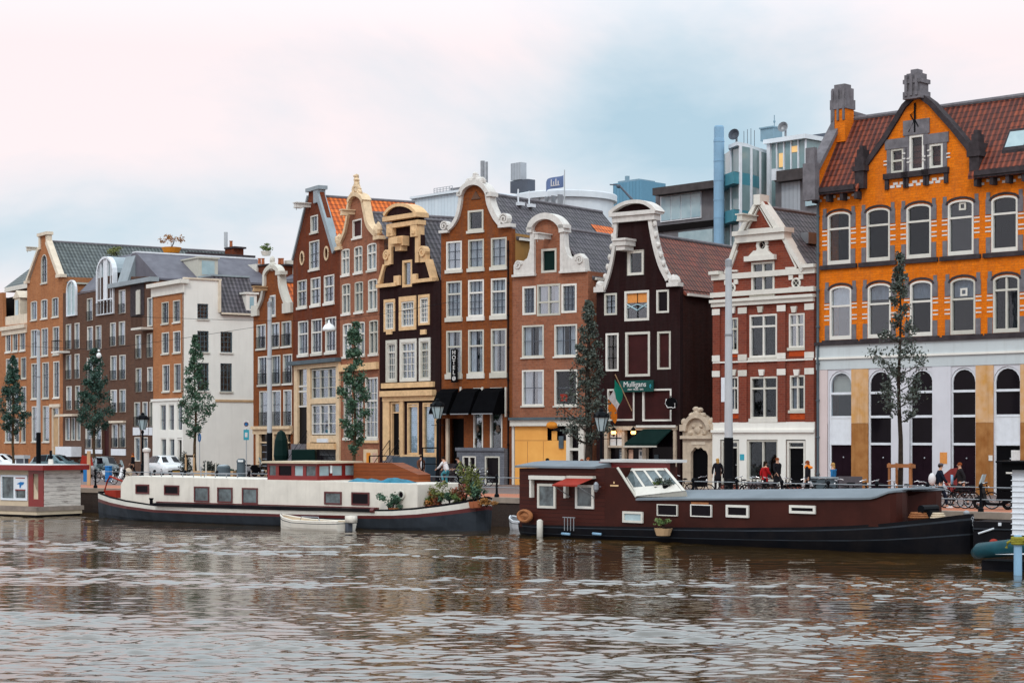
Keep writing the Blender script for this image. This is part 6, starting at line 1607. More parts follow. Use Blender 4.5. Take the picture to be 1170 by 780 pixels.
def deck(stations, parent, drop, mat, name='deck'):
    mb = MB(); n = len(stations)
    vs = []
    for (x, hw, zt, zk, cy) in stations: vs += [(x, cy-hw*.97, zt-drop), (x, cy+hw*.97, zt-drop)]
    mb.add(vs, [(2*i, 2*i+2, 2*i+3, 2*i+1) for i in range(n-1)])
    return mb.build(name, mat, parent)
def bwin(H, x0, x1, yt, yb, d=0.0, frame='maroon_paint', glass='glass_boat', fw=.07, out=.05, parent=None, M=()):
    xm = (x0+x1)/2; u0, u1 = H.U(x0, d), H.U(x1, d); z0, z1 = H.Z(yb, xm, d), H.Z(yt, xm, d)
    m = MB(); m.plate([(u0,z0),(u1,z0),(u1,z1),(u0,z1)], [[(u0+fw,z0+fw),(u1-fw,z0+fw),(u1-fw,z1-fw),(u0+fw,z1-fw)]], d-out, d-.003)
    for q in M: x = u0+(u1-u0)*q; m.box(x-.03, x+.03, d-out+.003, d-.005, z0+fw, z1-fw)
    o = m.build('window', frame, parent or H.o); MB().box(u0+fw, u1-fw, d-out*.4, d-.004, z0+fw, z1-fw).build('pane', glass, o); return o

# ---- white live-aboard barge
kB = 25.2/2818; SBg = lambda x: kB*(x+2468)
H = Frame3(112, SBg(112), 566, SBg(566), 'white_barge', 'long white cabin barge with maroon wheelhouse, grey hull and flowers on the bow', 'boat')
BG = H; L = H.L; bw = 2.25
def ztop(y, x): return H.Z(y, x, .3)
stn = []
for f_, w, y, x in ((0,.35,561,113),(.01,.7,563,118),(.03,1.25,566.5,126),(.07,1.75,571,143),(.14,2.1,576,172),(.25,bw,578,215),(.45,bw,580.5,300),(.62,bw,582,375),(.74,bw,581.5,435),(.80,2.05,579.5,475),(.86,1.65,576,510),(.91,1.15,572.5,537),(.95,.62,569,553),(.975,.12,567,565)):
    px_ = 112+(566-112)*f_; stn.append((H.U(px_, max(0, bw-w)), w, H.Z(y, px_, max(0, bw-w)), -1.75, bw))
hull = loft(stn, H.o, 'hull', ['hull_black','white','maroon_paint','hull_grey'], [(0,0),(.06,1),(.20,2),(.30,3),(.6,3),(1,3)])
deck(stn, H.o, .18, 'deck')
c0, c1 = .75, 2*bw-.75
ua, ub = H.U(138, c0), H.U(477, c0); za, zb = H.Z(546, 280, c0), -.85
zl, zr = H.Z(545.5, 140, c0), H.Z(552.5, 470, c0)
zc1 = H.Z(547.5, 290, c0)
m = MB(); m.plate([(ua,-.75),(ub,-.75),(ub,zr),(H.U(389,c0),zr+.03),(H.U(300,c0),zc1),(ua+.35,zc1+.06),(ua,zl-.35)], [], c0, c1); cab = m.build('cabin', 'boat_white', H.o, bevel=.05)
for (x0, x1, yt, yb) in ((155.4,170.7,553,563.8),(188,205,554,565),(222.2,239.4,555.5,573.2),(248.8,266,556.5,574),(277,294.8,557,575.5),(371,390.7,561.4,576),(402,422.4,562,576.8)):
    bwin(H, x0, x1, yt, yb, c0, 'maroon_paint', 'glass_boat' if 210 < x0 < 400 else 'glass_dark', .07)
m = MB(); u0, u1 = H.U(180,c0), H.U(433,c0); z = H.Z(577, 300, c0); m.box(u0, u1, c0-.10, c0+.2, z-.03, z+.05, 0); m.build('trim_rail', 'maroon_paint', H.o)
m = MB(); z1 = H.Z(577.6, 300); z0 = H.Z(581.3, 300); m.box(H.U(176), H.U(424), -.07, .3, z0, z1); m.build('rubbing_strake', 'hull_black', H.o); MB().tube([(H.U(424),.0,(z0+z1)/2),(H.U(428),.0,(z0+z1)/2)], .11, 8).build('strake_cap', 'maroon_paint', H.o)
# wheelhouse
w0 = .9; u0, u1 = H.U(305.5, w0), H.U(362.5, w0); zb_, zt_ = H.Z(548.5, 334, w0), H.Z(529, 334, w0); wd = c1-w0-.1
m = MB(); 
ww = [(307.5,315,'glass_boat'),(318.5,333,'glass_dark'),(336.5,346,'glass_pale'),(349.5,360.5,'glass_boat')]
holes = [[(H.U(a,w0),zb_+.22),(H.U(b,w0),zb_+.22),(H.U(b,w0),zt_-.12),(H.U(a,w0),zt_-.12)] for a,b,_ in ww]
t_ = MB(); t_.plate([(u0,zb_-.1),(u1,zb_-.1),(u1,zt_),(u0,zt_)], holes, w0, w0+.1); m.add(t_.v, t_.f)
eh = []; 
for i in range(3): a = w0+.15+i*(wd/3); eh.append([(a,zb_+.22),(a+wd/3-.22,zb_+.22),(a+wd/3-.22,zt_-.12),(a,zt_-.12)])
t_ = MB(); t_.plate([(w0+.101,zb_-.1),(w0+wd,zb_-.1),(w0+wd,zt_),(w0+.101,zt_)], eh, 0, .1)
m.add([(u1-v[1]+.0, v[0], v[2]) for v in t_.v], t_.f); m.box(u0, u0+.1, w0+.101, w0+wd, zb_-.1, zt_); m.box(u0+.101, u1-.101, w0+wd-.1, w0+wd, zb_-.1, zt_)
wh = m.build('wheelhouse', 'red_paint', H.o)
for (a,b,g) in ww: MB().box(H.U(a,w0)+.0, H.U(b,w0), w0+.04, w0+.06, zb_+.22, zt_-.12).build('pane', g, wh)
for h in eh: MB().box(u1-.06, u1-.04, h[0][0], h[1][0], zb_+.22, zt_-.12).build('pane', 'glass_pale', wh)
m = MB(); m.box(u0-.2, u1+.25, w0-.2, w0+wd+.2, zt_, zt_+.09); m.build('roof', 'boat_cream', wh)
m = MB(); m.tube([(u1+.05, w0+.9, zt_-.1),(u1+.05, w0+.9, zt_-.45)], .06); m.build('deck_lamp', 'lamp_globe', wh)
m = MB(); m.box(u0-.4, u1+.5, c0+.02, c1-.02, zc1-.0, zb_-.1+.02); m.build('wheelhouse_base', 'boat_white', H.o)
# slatted brown deck screen, tarpaulin
ds = 3.1; m = MB(); m.plate(H.PL([(404,551),(478,551),(478,542),(447,528.5),(404,528.5)], ds), [], ds, ds+.9); m.build('plank_box', 'planks_brown', H.o)
m = MB(); rs = np.random.RandomState(3); n1, n2 = 18, 6; ua_, ub_ = H.U(389,1.2), H.U(464,1.2); zz_ = H.Z(552.3, 430, 1.2); vs = []
for i in range(n1+1):
    for j in range(n2+1):
        f_, g = i/n1, j/n2; h = math.sin(math.pi*g)**.6*(.20+.05*math.sin(f_*21)+.04*math.sin(f_*9+1)+.09*rs.rand())*min(1, 6*f_+.2, 5*(1-f_)+.3)
        vs.append((ua_+(ub_-ua_)*f_, 1.1+1.4*g+.1*math.sin(f_*7), zz_-.06+h))
m.add(vs, [(i*(n2+1)+j, (i+1)*(n2+1)+j, (i+1)*(n2+1)+j+1, i*(n2+1)+j+1) for i in range(n1) for j in range(n2)])
o = m.build('folded_tarpaulin', 'tarp_teal', None, smooth=True); o.location = H.o.location; o.rotation_euler = H.o.rotation_euler; tag(o, 'folded teal tarpaulin lying on the white barge cabin roof', 'tarpaulin')
# stern rail, bollards, portlight, mast
m = MB(); x_ = stn[0][0]; m.tube([(x_+.1,bw,stn[0][2]),(x_+.3,bw,stn[0][2]+.5),(x_+1.2,1.6,stn[1][2]+.85),(H.U(137,1),1.2,stn[3][2]+.9)], .05); m.box(x_+.5,x_+1.3,1.9,2.6,stn[2][2]-.2,stn[2][2]+.25); m.build('tiller_rail', 'red_cloth', H.o)
m = MB()
for x, z_ in ((H.U(172,.3),-.55),(H.U(446,.4),-.6)): m.lathe([(.08,z_),(.08,z_+.3),(.11,z_+.32),(.11,z_+.38)], x, .35, 8)
bo = m.build('bollard', 'black_metal', H.o)
for v in bo.data.vertices: pass
m = MB(); u, z = H.P(459, 565, c0); m.torus((u, c0-.05, z), .17, .045, 20, 8); m.build('lifebuoy', 'white', H.o)
m = MB(); m.blob((u, c0-.01, z), .14, .02, .14, 14, 8); m.build('porthole', 'glass_dark', H.o)
m = MB(); xb_ = H.U(545, bw); zb9 = H.Z(572, 545, bw); m.lathe([(.16,zb9-.5),(.16,zb9+.35),(.10,zb9+.42)], xb_, bw, 10); m.build('bow_bollard', 'grey_metal', H.o)
m = MB(); m.tube([(L*.2, bw, za),(L*.2,bw,za+.5)], .03)
for i in range(9): m.tube([(L*(.10+i*.03), c0+.5, zc1+.05),(L*(.10+i*.03), c0+.5, zc1+.22)], .025)
m.tube([(L*.10, c0+.5, zc1+.22),(L*.34, c0+.5, zc1+.22)], .02); m.build('roof_rail', 'grey_metal', H.o)
def on(H, x, d, z): p = H.A+H.u*H.U(x, d)+H.nin*d; return (p.x, p.y, z)
zd = stn[10][2]-.18
for i, (x, r, h, lf, lb, pt) in enumerate(((449,.45,.7,'leaf_teal','round clipped green plant at the end of the barge cabin','terracotta'),(452.5,.3,.3,'leaf_orange','low orange flowering plant beside the clipped bush on the barge',None),(477,.45,.7,'leaf_yellow','yellow green plant, first on the barge foredeck beside the cabin','terracotta'),(487,.4,.55,'leaf_green','leafy green plant, second on the barge foredeck','terracotta'),(492,.35,.6,'leaf_orange','rusty orange plant in the middle of the barge foredeck','terracotta'),
        (503,.45,1.0,'leaf_yellow','tall yellow green plant in the middle of the barge foredeck','terracotta'),(499,.3,.9,'flower_red','small red geranium in the middle of the barge foredeck',None),(514,.4,.6,'leaf_teal','dark green plant between the yellow one and the red flowers','black_paint'),(524,.5,.5,'leaf_green','low spreading green plant near the barge bow','wood_pale'),(531,.55,.8,'flower_red','large orange red flowering plant near the barge bow','terracotta'),
        (541,.5,1.9,'leaf_yellow','tallest feathery yellow green plant on the barge bow','terracotta'),(546,.45,1.0,'leaf_teal','bushy green plant right behind the bow bollard','terracotta'),(556,.45,.4,'leaf_orange','straw coloured dry plant on the barge bow tip',None))):
    bush('deck_plant', on(H, x, 1.5 if x > 470 else .45, zd-.22+(x-480)*.004 if x > 470 else -.62), r*1.05, h*.95, lb, 'plant', lf, 620 if h < 1.2 else 1000, .06, pt, 'potted plants on the white barge', .22, .28, seed=i+20)

# ---- white dinghy alongside the barge
def dinghy(name, x0, x1, s0, s1, label, hullm, inner, motor=True, wl=-1.3, ht=.38):
    H = Frame3(x0, s0, x1, s1, name, label, 'boat'); L = H.L
    st = []
    for f_, w, dz in ((0,.05,.19),(.04,.22,.16),(.12,.44,.09),(.3,.68,0),(.6,.74,-.02),(.85,.70,0),(.93,.66,.02),(.935,.60,.02)):
        st.append((L*f_, w, wl+ht+dz, wl-.15, .74))
    h = loft(st, H.o, 'hull', [hullm, 'boat_cream', 'hull_grey'], [(0,0),(.12,2),(.18,0),(.55,0),(.8,1),(1,1)])
    m = MB(); vs = []
    for (x, hw, zt, zk, cy) in st: vs += [(x, cy-hw*.85, zt+.01), (x, cy-hw*.8, wl+.15), (x, cy+hw*.8, wl+.15), (x, cy+hw*.85, zt+.01)]
    n = len(st); m.add(vs, [(4*i+k, 4*i+k+1, 4*i+k+5, 4*i+k+4) for i in range(n-1) for k in range(3)]); m.build('inner_shell', inner, H.o)
    m = MB()
    for side in (-1, 1): m.tube([(x, cy+side*hw*.93, zt+.02) for (x, hw, zt, zk, cy) in st], .04, 6)
    m.build('gunwale', hullm, H.o)
    m = MB(); m.box(L*.38, L*.46, .12, 1.36, wl+.34, wl+.39); m.box(L*.66, L*.74, .12, 1.36, wl+.34, wl+.39); m.build('thwart', inner, H.o)
    m = MB(); m.tube([(L*.42,.1,wl+ht),(L*.44,.1,wl+ht+.2),(L*.68,.1,wl+ht+.2),(L*.70,.1,wl+ht)], .025); m.build('grab_rail', 'grey_metal', H.o)
    if motor:
        m = MB(); m.box(L*.945, L*.985, .6, .88, wl-.2, wl+.35); mo = m.build('outboard_leg', 'dark_steel', H.o); MB().box(L*.95, L*.95+.42, .56, .90, wl+.36, wl+.66).build('outboard_cowl', 'boat_white', H.o, smooth=True)
    return H
dinghy('dinghy', 308, 388, 25.55, 26.4, 'small white dinghy with outboard motor moored against the white barge', 'boat_white', 'boat_cream')
dinghy('moored_dinghy', 572, 612, 25.9, 26.3, 'grey white dinghy half hidden behind the left end of the red houseboat', 'white_cool', 'grey_metal', False)

# ---- dark red houseboat
kR = 33.65/2722; SR = lambda x: kR*(x+1632)
H = Frame3(592, SR(592), 1112, SR(1112), 'red_houseboat', 'long dark red plank houseboat with slanted white skylight and black steel hull', 'boat')
RH = H; L = H.L; bw = 2.1
stn = []
for f_, w, y, x in ((0,1.75,597,592),(.01,1.95,598,597),(.03,bw,599,608),(.15,bw,600.5,670),(.35,bw,602,775),(.5,bw,602.5,850),(.62,bw,602,915),(.72,2.0,600.5,970),(.8,1.85,598,1010),(.88,1.5,593.5,1055),(.93,.95,590.5,1083),(.97,.48,588,1102),(.993,.10,586.8,1111)):
    px_ = 592+520*f_; stn.append((H.U(px_, max(0, bw-w)), w, H.Z(y, px_, max(0, bw-w)), -1.75, bw))
loft(stn, H.o, 'hull', ['hull_black','hull_grey'], [(0,0),(.08,1),(.12,0),(.34,0),(.37,1),(.40,0),(.7,0),(1,0)])
deck(stn, H.o, .06, 'hull_black')
f0, f1 = .18, 2*bw-.3
# left tall cabin
u0, u1, u2, u3 = H.U(593.5,f0), H.U(678,f0), H.U(735,f0), H.U(784,f0)
ztl = H.Z(537, 593, f0); ztr = H.Z(534.5, 678, f0); zlow = H.Z(571, 850, f0); zbt = -.95
m = MB(); m.plate([(u0,zbt),(u1+.6,zbt),(u1+.6,ztr),(u0,ztr-.05)], [], f0, f1); m.build('left_cabin', 'planks_dark_red', H.o)
m = MB(); m.xprism([(f0-.15,ztr-.02),(f0-.15,ztr+.06),(f0+.9,ztr+.20),(2.1,ztr+.26),(f1-.9,ztr+.20),(f1+.15,ztr+.06),(f1+.15,ztr-.02)][::-1], u0-.12, u1+.15); m.build('left_roof', 'boat_roof', H.o)
zmr = H.Z(532, 700, f0)+.12; zml = zmr
m = MB()
pts = H.PL([(690,602),(784,602),(784,571),(728,568.5),(707,534),(690,534)], f0); m.plate(pts, [], f0+.002, f0+.07); xa_, xb_, xc_ = H.U(690,f0), H.U(706,f0), H.U(784,f0); m.box(xa_, xb_, f0+.071, f1, -.95, H.Z(534,700,f0)); m.box(xb_, xc_, f0+.071, f1, -.95, zlow-.02); m.build('middle_cabin', 'panel_dark_red', H.o)
ux, zx = H.P(706.5, 533.5, f0); uy, zy = H.P(727.5, 567.5, f0); ue, ze_ = H.P(784, 561.5, f0+.9); ut, zt2 = H.P(763, 535.5, f0+1.2)
# upper volume behind the slanted glazing
m = MB(); m.box(H.U(712,1.2), H.U(760, 1.35), 1.35, 2.0, zlow, zt2+.25); m.build('upper_cabin', 'panel_dark_red', H.o)
m = MB(); m.box(H.U(679,f0+.4), H.U(763,1.0), .95, 2.2, zt2+.25, zt2+.36); m.build('upper_roof', 'boat_roof_white', H.o)
m = MB(); m.box(H.U(684,1.1), H.U(761,1.1), 1.1, 1.34, zt2-.12, zt2+.249); m.build('red_fascia', 'red_paint', H.o)
# slanted skylight: from the fascia foot down and forward to the low roof
def sk(t, v): # t 0..1 along, v 0 top .. 1 bottom
    Q = lambda x, y, d: Vector((H.U(x,d), d, H.Z(y,x,d)))
    a = Q(708,536,1.05); b = Q(762.5,535.5,1.05); c = Q(727.5,567.3,f0-.02); d_ = Q(784,561,f0+.12)
    return a.lerp(b, t).lerp(c.lerp(d_, t), v)
m = MB(); nrm = (sk(0,1)-sk(0,0)).cross(sk(1,0)-sk(0,0)).normalized()
if nrm.y > 0: nrm = -nrm
def slab(t0, t1, v0, v1, th=.06, lift=0):
    q = [sk(t0,v0), sk(t1,v0), sk(t1,v1), sk(t0,v1)]; a = [p+nrm*(lift+th) for p in q]; b = [p+nrm*lift for p in q]
    m.add(a+b, [(0,3,2,1),(4,5,6,7),(0,1,5,4),(1,2,6,5),(2,3,7,6),(3,0,4,7)])
bars = [(0,.06),(.25,.30),(.48,.53),(.71,.76),(.94,1)]
for a, b in bars: slab(a, b, 0, 1)
slab(.05,.93,0,.09,.057); slab(.05,.93,.70,1.0,.057)
so = m.build('skylight_frame', 'white', H.o)
m = MB()
for a, b in ((.06,.25),(.30,.48),(.53,.71),(.76,.94)): slab(a+.005, b-.005, .09, .68, .02, .01)
m.build('pane', 'glass_boat', so)
m = MB(); m.add([sk(0,1),sk(1,1),Vector((sk(1,1).x,sk(1,1).y+.1,zlow+.05)),Vector((sk(0,1).x,sk(0,1).y+.1,zlow+.05)),sk(1,0)],[(0,3,2,1),(1,2,4)]); m.tube([Vector((ux-.02,f0-.03,H.Z(534,706,f0))), Vector((uy,f0-.03,zlow))], .05, 6); m.build('skylight_cheek', 'white', so)
# low right cabin with flat grey roof and rounded end
sp_ = [(728,f0+.004,571.3),(880,f0+.004,570.8),(985,f0+.004,570.5),(996,f0+.02,570.2),(1003,f0+.05,568.5),(1010,f0+.12,565.8),(1017,f0+.22,563.2),(1024,f0+.42,562),(1031,f0+.8,561.7),(1036,f0+1.25,561.6),(1038,2.1,561.5)]
Fp = [(H.U(x,d_), d_, H.Z(y,x,d_)) for x, d_, y in sp_]; Bp = [(u, 4.2-d_, z) for u, d_, z in Fp]
m = MB(); n_ = len(Fp)
for S_ in (Fp, Bp): m.add([p for p in S_]+[(p[0],p[1],-.9 if k_ < 2 else -.38) for k_, p in enumerate(S_)], [(i,i+n_,i+n_+1,i+1) if S_ is Fp else (i,i+1,i+n_+1,i+n_) for i in range(n_-1)])
m.add([(p[0],p[1],p[2]-.0) for p in Fp]+[(p[0],p[1],p[2]) for p in Bp], [(i,i+1,i+n_+1,i+n_) for i in range(n_-1)]); m.build('right_cabin', 'panel_dark_red', H.o)
m = MB(); A_ = [(u+.04*(i > 6), d_-.10, z) for i, (u, d_, z) in enumerate(Fp)]; B_ = [(u, 4.2-d_, z) for u, d_, z in A_]
C_ = [(u, 2.1, z+.30*max(0, min(1, (8-i)/5))) for i, (u, d_, z) in enumerate(A_)]; D1 = [(u, (d_+2.1)/2, z+.25*max(0, min(1, (8-i)/5))) for i, (u, d_, z) in enumerate(A_)]; D2 = [(u, 4.2-d_, z) for u, d_, z in D1]
R_ = [A_, D1, C_, D2, B_]
for r_ in range(4): m.add([(p[0],p[1],p[2]+.07) for p in R_[r_]+R_[r_+1]], [(i,i+1,i+n_+1,i+n_) for i in range(n_-1)])
for S_ in (A_, B_): m.add([(p[0],p[1],p[2]+.07) for p in S_]+[(p[0],p[1],p[2]+.004) for p in S_], [(i,i+n_,i+n_+1,i+1) for i in range(n_-1)])
m.build('right_roof', 'boat_roof', H.o)
for a in ((615,635.6,552.2,580.3,.10,'glass_boat',()),(658.3,679,553.6,580.8,.10,'glass_boat',())): bwin(H, a[0], a[1], a[2], a[3], f0, 'white', a[5], a[4], .07)
for a in ((712.5,735.5,584,596.8),(751.8,775,575.8,589),(790,814,576,590),(830.6,856.3,576.6,590.8),(903,932.5,577,586.3)): bwin(H, a[0], a[1], a[2], a[3], f0, 'white', 'glass_dark' if a[0] > 740 else 'glass_pale', .09 if a[0] < 740 or a[0] > 800 else .035, .08)
m = MB(); ua, z = H.P(608.5, 545, f0); ub = H.U(650, f0); m.box(ua, ub, f0-.25, f0-.003, z-.08, z+.08); m.box(ua, ua+.1, f0-.2, f0-.003, H.Z(568,610,f0), z-.081); m.box(ub-.12, ub, f0-.2, f0-.003, H.Z(568.5,650,f0), z-.081); m.build('awning_case', 'white', H.o)
m = MB(); ua, za_ = H.P(651, 544.5, f0); ub = H.U(681, f0); m.box(ua, ub, f0-.2, f0-.003, za_-.05, za_+.05); aw = m.build('awning', 'white', H.o)
m = MB(); m.add([(ua,f0-.2,za_-.05),(ub,f0-.2,za_-.05),(ub-.15,f0-.95,za_-.30),(ua-.1,f0-.95,za_-.30),(ua-.1,f0-.95,za_-.36),(ub-.15,f0-.95,za_-.36)], [(3,2,1,0),(4,5,2,3)]); m.build('awning_cloth', 'red_cloth', aw)
m = MB(); m.tube([(ub-.2,f0-.9,za_-.33),(ub-.05,f0-.05,za_-.8)], .02); m.tube([(ua-.05,f0-.9,za_-.33),(ua+.05,f0-.05,za_-.8)], .02); m.build('awning_arm', 'grey_metal', aw)
m = MB(); u, z = H.P(686.5, 553, f0); m.tube([(u,f0,z-.1),(u,f0-.25,z-.1)], .02); m.lathe([(.03,z-.3),(.11,z-.2),(.11,z),(.04,z+.1)], u, f0-.28, 8); m.build('cabin_lamp', 'grey_metal', H.o)
m = MB(); u, z = H.P(702, 554.5, f0); m.box(u-.2, u+.22, f0-.03, f0-.003, z-.03, z+.03); m.box(u-.03, u+.03, f0-.03, f0-.004, z+.08, z+.16); m.build('brass_plate', 'stone_yellow', H.o)
m = MB(); u, z = H.P(800, 574.6, f0); m.box(u-.42, u+.42, f0-.03, f0+.0, z-.04, z+.04); m.build('name_board', 'wood_stake', H.o)
m = MB()
for x in (645,648.5,652,655.5): u = H.U(x, -.05); m.tube([(u,-.05,-1.0),(u,-.05,-.45)], .02)
m.tube([(H.U(643,-.05),-.05,-.47),(H.U(657,-.05),-.05,-.47)], .02); m.build('ladder', 'grey_metal', H.o)
m = MB(); m.torus((H.U(600,-.06), -.08, H.Z(589,600)), .34, .10, 18, 8, squash=.65); m.blob((H.U(600,-.06), -.04, H.Z(589,600)), .3,.08,.16, jit=.2); o = m.build('rope_coil', 'wood_stake', H.o)
def loose(name, mat, mb, label, cat, H, smooth=False, group=None):
    o = mb.build(name, mat, None, smooth=smooth); o.location = H.o.location; o.rotation_euler = H.o.rotation_euler; return tag(o, label, cat, group)
m = MB(); u, z = H.P(616.5, 603, -.2); m.lathe([(.05,z-.42),(.13,z-.36),(.13,z+.30),(.05,z+.36)], u, -.18, 12); loose('boat_fender', 'white', m, 'white cylindrical fender hanging at the left end of the red houseboat', 'fender', H, True)
for x, lb in ((646.5,'blue fender, left one of two low on the black hull'),(682,'blue fender, right one of two low on the black hull')):
    m = MB(); u, z = H.P(x, 609.5, -.12); m.tube([(u-.22,-.12,z),(u+.22,-.12,z-.01)], .055, 8); loose('hull_fender', 'light_blue', m, lb, 'fender', H, True, 'blue fenders on the houseboat hull')
bush('hanging_basket', on(H, 758, -.25, H.Z(611,758)), .42, .45, 'wicker basket of plants hanging low on the red houseboat hull', 'flower basket', 'leaf_green', 260, .05, 'wood_pale', None, .36, .28, seed=61)
bush('roof_plant', on(H, 751.5, .5, zlow+.13), .2, .35, 'smaller potted plant on the houseboat roof below the skylight', 'plant', 'leaf_green', 120, .05, 'black_paint', 'potted plants on the houseboat roof', .15, .28, seed=62)
bush('roof_plant', on(H, 762.5, .5, zlow+.13), .38, .4, 'larger potted plant on the houseboat roof below the skylight', 'plant', 'leaf_grey', 260, .05, 'black_paint', 'potted plants on the houseboat roof', .2, .36, seed=63)
# foredeck clutter and bow fittings
m = MB(); u = L*.985; m.blob((stn[-1][0]-.2, bw, stn[-1][2]+.02), .12,.10,.10); m.build('bow_cap', 'grey_metal', H.o)
for i in range(9): m = None
m = MB(); zz = stn[-1][2]
for i in range(10): m.torus((stn[-1][0]+.1+i*.02, bw-.1, zz-.15-i*.11), .05, .015, 8, 4, axis='x' if i % 2 else 'y')
m.build('anchor_chain', 'grey_metal', H.o)
for x, d, lb, r in ((1050,1.4,'brown rope coil on the houseboat foredeck, left of the windlass',.35),(1072,1.5,'pale mooring line coil near the houseboat bow',.25)):
    zz = H.Z(592, x, d)+.1; m = MB()
    for i in range(3): m.torus((H.U(x,d), d, stn[9][2]+.05+i*.07), r-i*.04, .045, 16, 6, axis='z')
    loose('rope_coil', 'wood_stake' if x < 1060 else 'boat_cream', m, lb, 'rope', H)
m = MB(); u = H.U(1061,1.7); zz = stn[9][2]; m.box(u-.25,u+.25,1.4,2.0,zz-.02,zz+.3); m.tube([(u,1.2,zz+.35),(u,2.2,zz+.35)], .14, 10); m.build('windlass', 'black_metal', H.o)

# ---- left red and white houseboat
kL = 22.6/2558; SL = lambda x: kL*(x+2468)
H = Frame3(-45, SL(-45), 50.5, SL(50.5), 'small_houseboat', 'low houseboat with red roof edge, red door and weathered white planks at left', 'boat')
L = H.L; D = 2.45
zt = H.Z(537, 48); zr = H.Z(531.3, 48); zb = H.Z(580, 48); zf = H.Z(578.5, 48)
hs = [H.P(x,y) for x,y in ((0,0),)]
m = MB(); def_h = []
def rect(a, b, yt, yb): xm = (a+b)/2; return [(H.U(a),H.Z(yb,xm)),(H.U(b),H.Z(yb,xm)),(H.U(b),H.Z(yt,xm)),(H.U(a),H.Z(yt,xm))]
m.box(L-.1, L+.0, .0, D, zf, zt); m.build('plank_wall', 'planks_weathered', H.o)
m = MB(); m.plate([(0,zf),(H.U(33),zf),(H.U(33),zt),(0,zt)], [rect(1,32,542,571.5), rect(-38,-8,542,571.5)], 0, .1); m.plate([(H.U(33),zf),(L-.101,zf),(L-.101,zt),(H.U(33),zt)], [rect(34,49.5,538,577.5)], 0, .1); m.box(0,.1,.101,D,zf,zt); m.box(.101,L-.101,D-.1,D,zf,zt); m.build('front_wall', 'boat_cream', H.o)
m = MB(); r_ = rect(33.2,50.2,537,579.5); g_ = rect(38.5,44.5,541,570); m.plate(r_, [g_], -.05, .1); do = m.build('door', 'red_paint', H.o); q = MB(); q.plate(g_, [], .02, .04); q.build('pane', 'glass_pale', do)
for a, b in ((1,32),(-38,-8)):
    r_ = rect(a+.3,b-.3,542.3,571.2); u0, u1, z0, z1 = r_[0][0], r_[1][0], r_[0][1], r_[2][1]; um = u0+(u1-u0)*.52
    m = MB(); m.plate(r_, [[(u0+.1,z0+.1),(um-.05,z0+.1),(um-.05,z1-.1),(u0+.1,z1-.1)], [(um+.08,z0+.12),(u1-.12,z0+.12),(u1-.12,z0+.52),(um+.08,z0+.52)]], -.05, .09); wo = m.build('window', 'white_cool', H.o)
    q = MB(); q.box(u0+.1, um-.05, .03, .05, z0+.1, z1-.1); q.box(um+.08, u1-.12, .03, .05, z0+.12, z0+.52); q.build('pane', 'glass_boat', wo)
    q = MB(); q.box(um+.08, u1-.12, -.06, -.0505, z0+.52, z0+.58); q.box(um+.12, u1-.16, -.06, -.0505, z1-.18, z1-.13); q.build('red_trim', 'red_paint', wo)
    q = MB(); q.prism([(um+.2,z0+.85),(u1-.3,z0+.8),(u1-.2,z0+.95),(um+.5,z0+.97)], -.058, -.0505); q.prism([(um+.42,z0+.65),(um+.5,z0+.65),(um+.62,z0+.85),(um+.42,z0+.85)], -.059, -.0505); q.build('blue_emblem', 'blue_sign', wo)
    q = MB()
    for k_ in range(9): xx = u0+.14+(um-u0-.24)*k_/9; q.box(xx, xx+.035, .055, .07, z0+.12, z1-.12)
    q.build('curtain', 'curtain', wo)
m = MB(); m.box(-.4, L+.35, -.4, D+.3, zt, zr, 0); m.box(-.38, L+.33, -.38, D+.28, zr, zr+.02, 1); m.build('roof', ['red_paint','boat_roof_white'], H.o)
m = MB(); m.box(-.2, L+.05, -.55, D+.2, zb-.16, zf-.003); m.build('side_deck', 'deck', H.o)
m = MB(); m.box(-.3, L-.05, -.45, D, -1.7, zb-.35, 0); m.box(-.25, L, -.5, D+.1, zb-.35, zb-.161, 1); m.build('hull', ['hull_black','boat_cream'], H.o)  # black lower hull stands in for the dark shadow reflection under it
m = MB(); m.tube([(H.U(58,1.2), 1.2, zr),(H.U(58,1.2),1.2,zr+.75)], .07, 8); ch = m.build('stove_pipe', 'black_metal', H.o); MB().lathe([(.14,zr+.02),(.12,zr+.3)], H.U(58,1.2), 1.2, 8).build('pipe_collar', 'white', ch)

# ---- white houseboat and teal inflatable at the right edge
H = Frame3(1156.5, 36.5, 1230, 37.2, 'white_houseboat', 'white clapboard houseboat corner with black roof edge at the right edge', 'boat')
L = H.L; zt, zb = H.Z(536.5, 1160), H.Z(611, 1160)
m = MB(); m.box(0, L, 0, 4, zb, zt)
z = zb
while z < zt-.1: m.box(-.03, L, -.03, 4, z, z+.025); z += .17
m.build('clapboard_wall', 'white_cool', H.o)
m = MB(); m.box(-.25, L, -.25, 4.2, zt, zt+.22); m.box(-.4, L, -.4, 4.3, zt+.22, zt+.28); m.build('roof', 'black_paint', H.o)
m = MB(); m.box(.3, L, .2, 4, -1.8, zb-.003); m.build('hull', 'hull_black', H.o)
H = Frame3(1108, 37.2, 1205, 38.2, 'inflatable_boat', 'dark teal inflatable boat with rounded nose before the white houseboat', 'boat')
L = H.L; m = MB()
p = lambda x, y, d=0: (H.U(x,d), d, H.Z(y,x,d))
for dd in (0, 1.5):
    m.tube([(.05,dd*.4+.45,H.Z(632,1110)),(.25,dd*.7+.2,H.Z(629,1116)),(.9,dd,H.Z(626.5,1130)),(1.7,dd,H.Z(623,1150)),(L,dd,H.Z(620.5,1180))], [.19,.24,.25,.25,.25], 12)
m.build('tube', 'tube_teal', H.o, smooth=True)
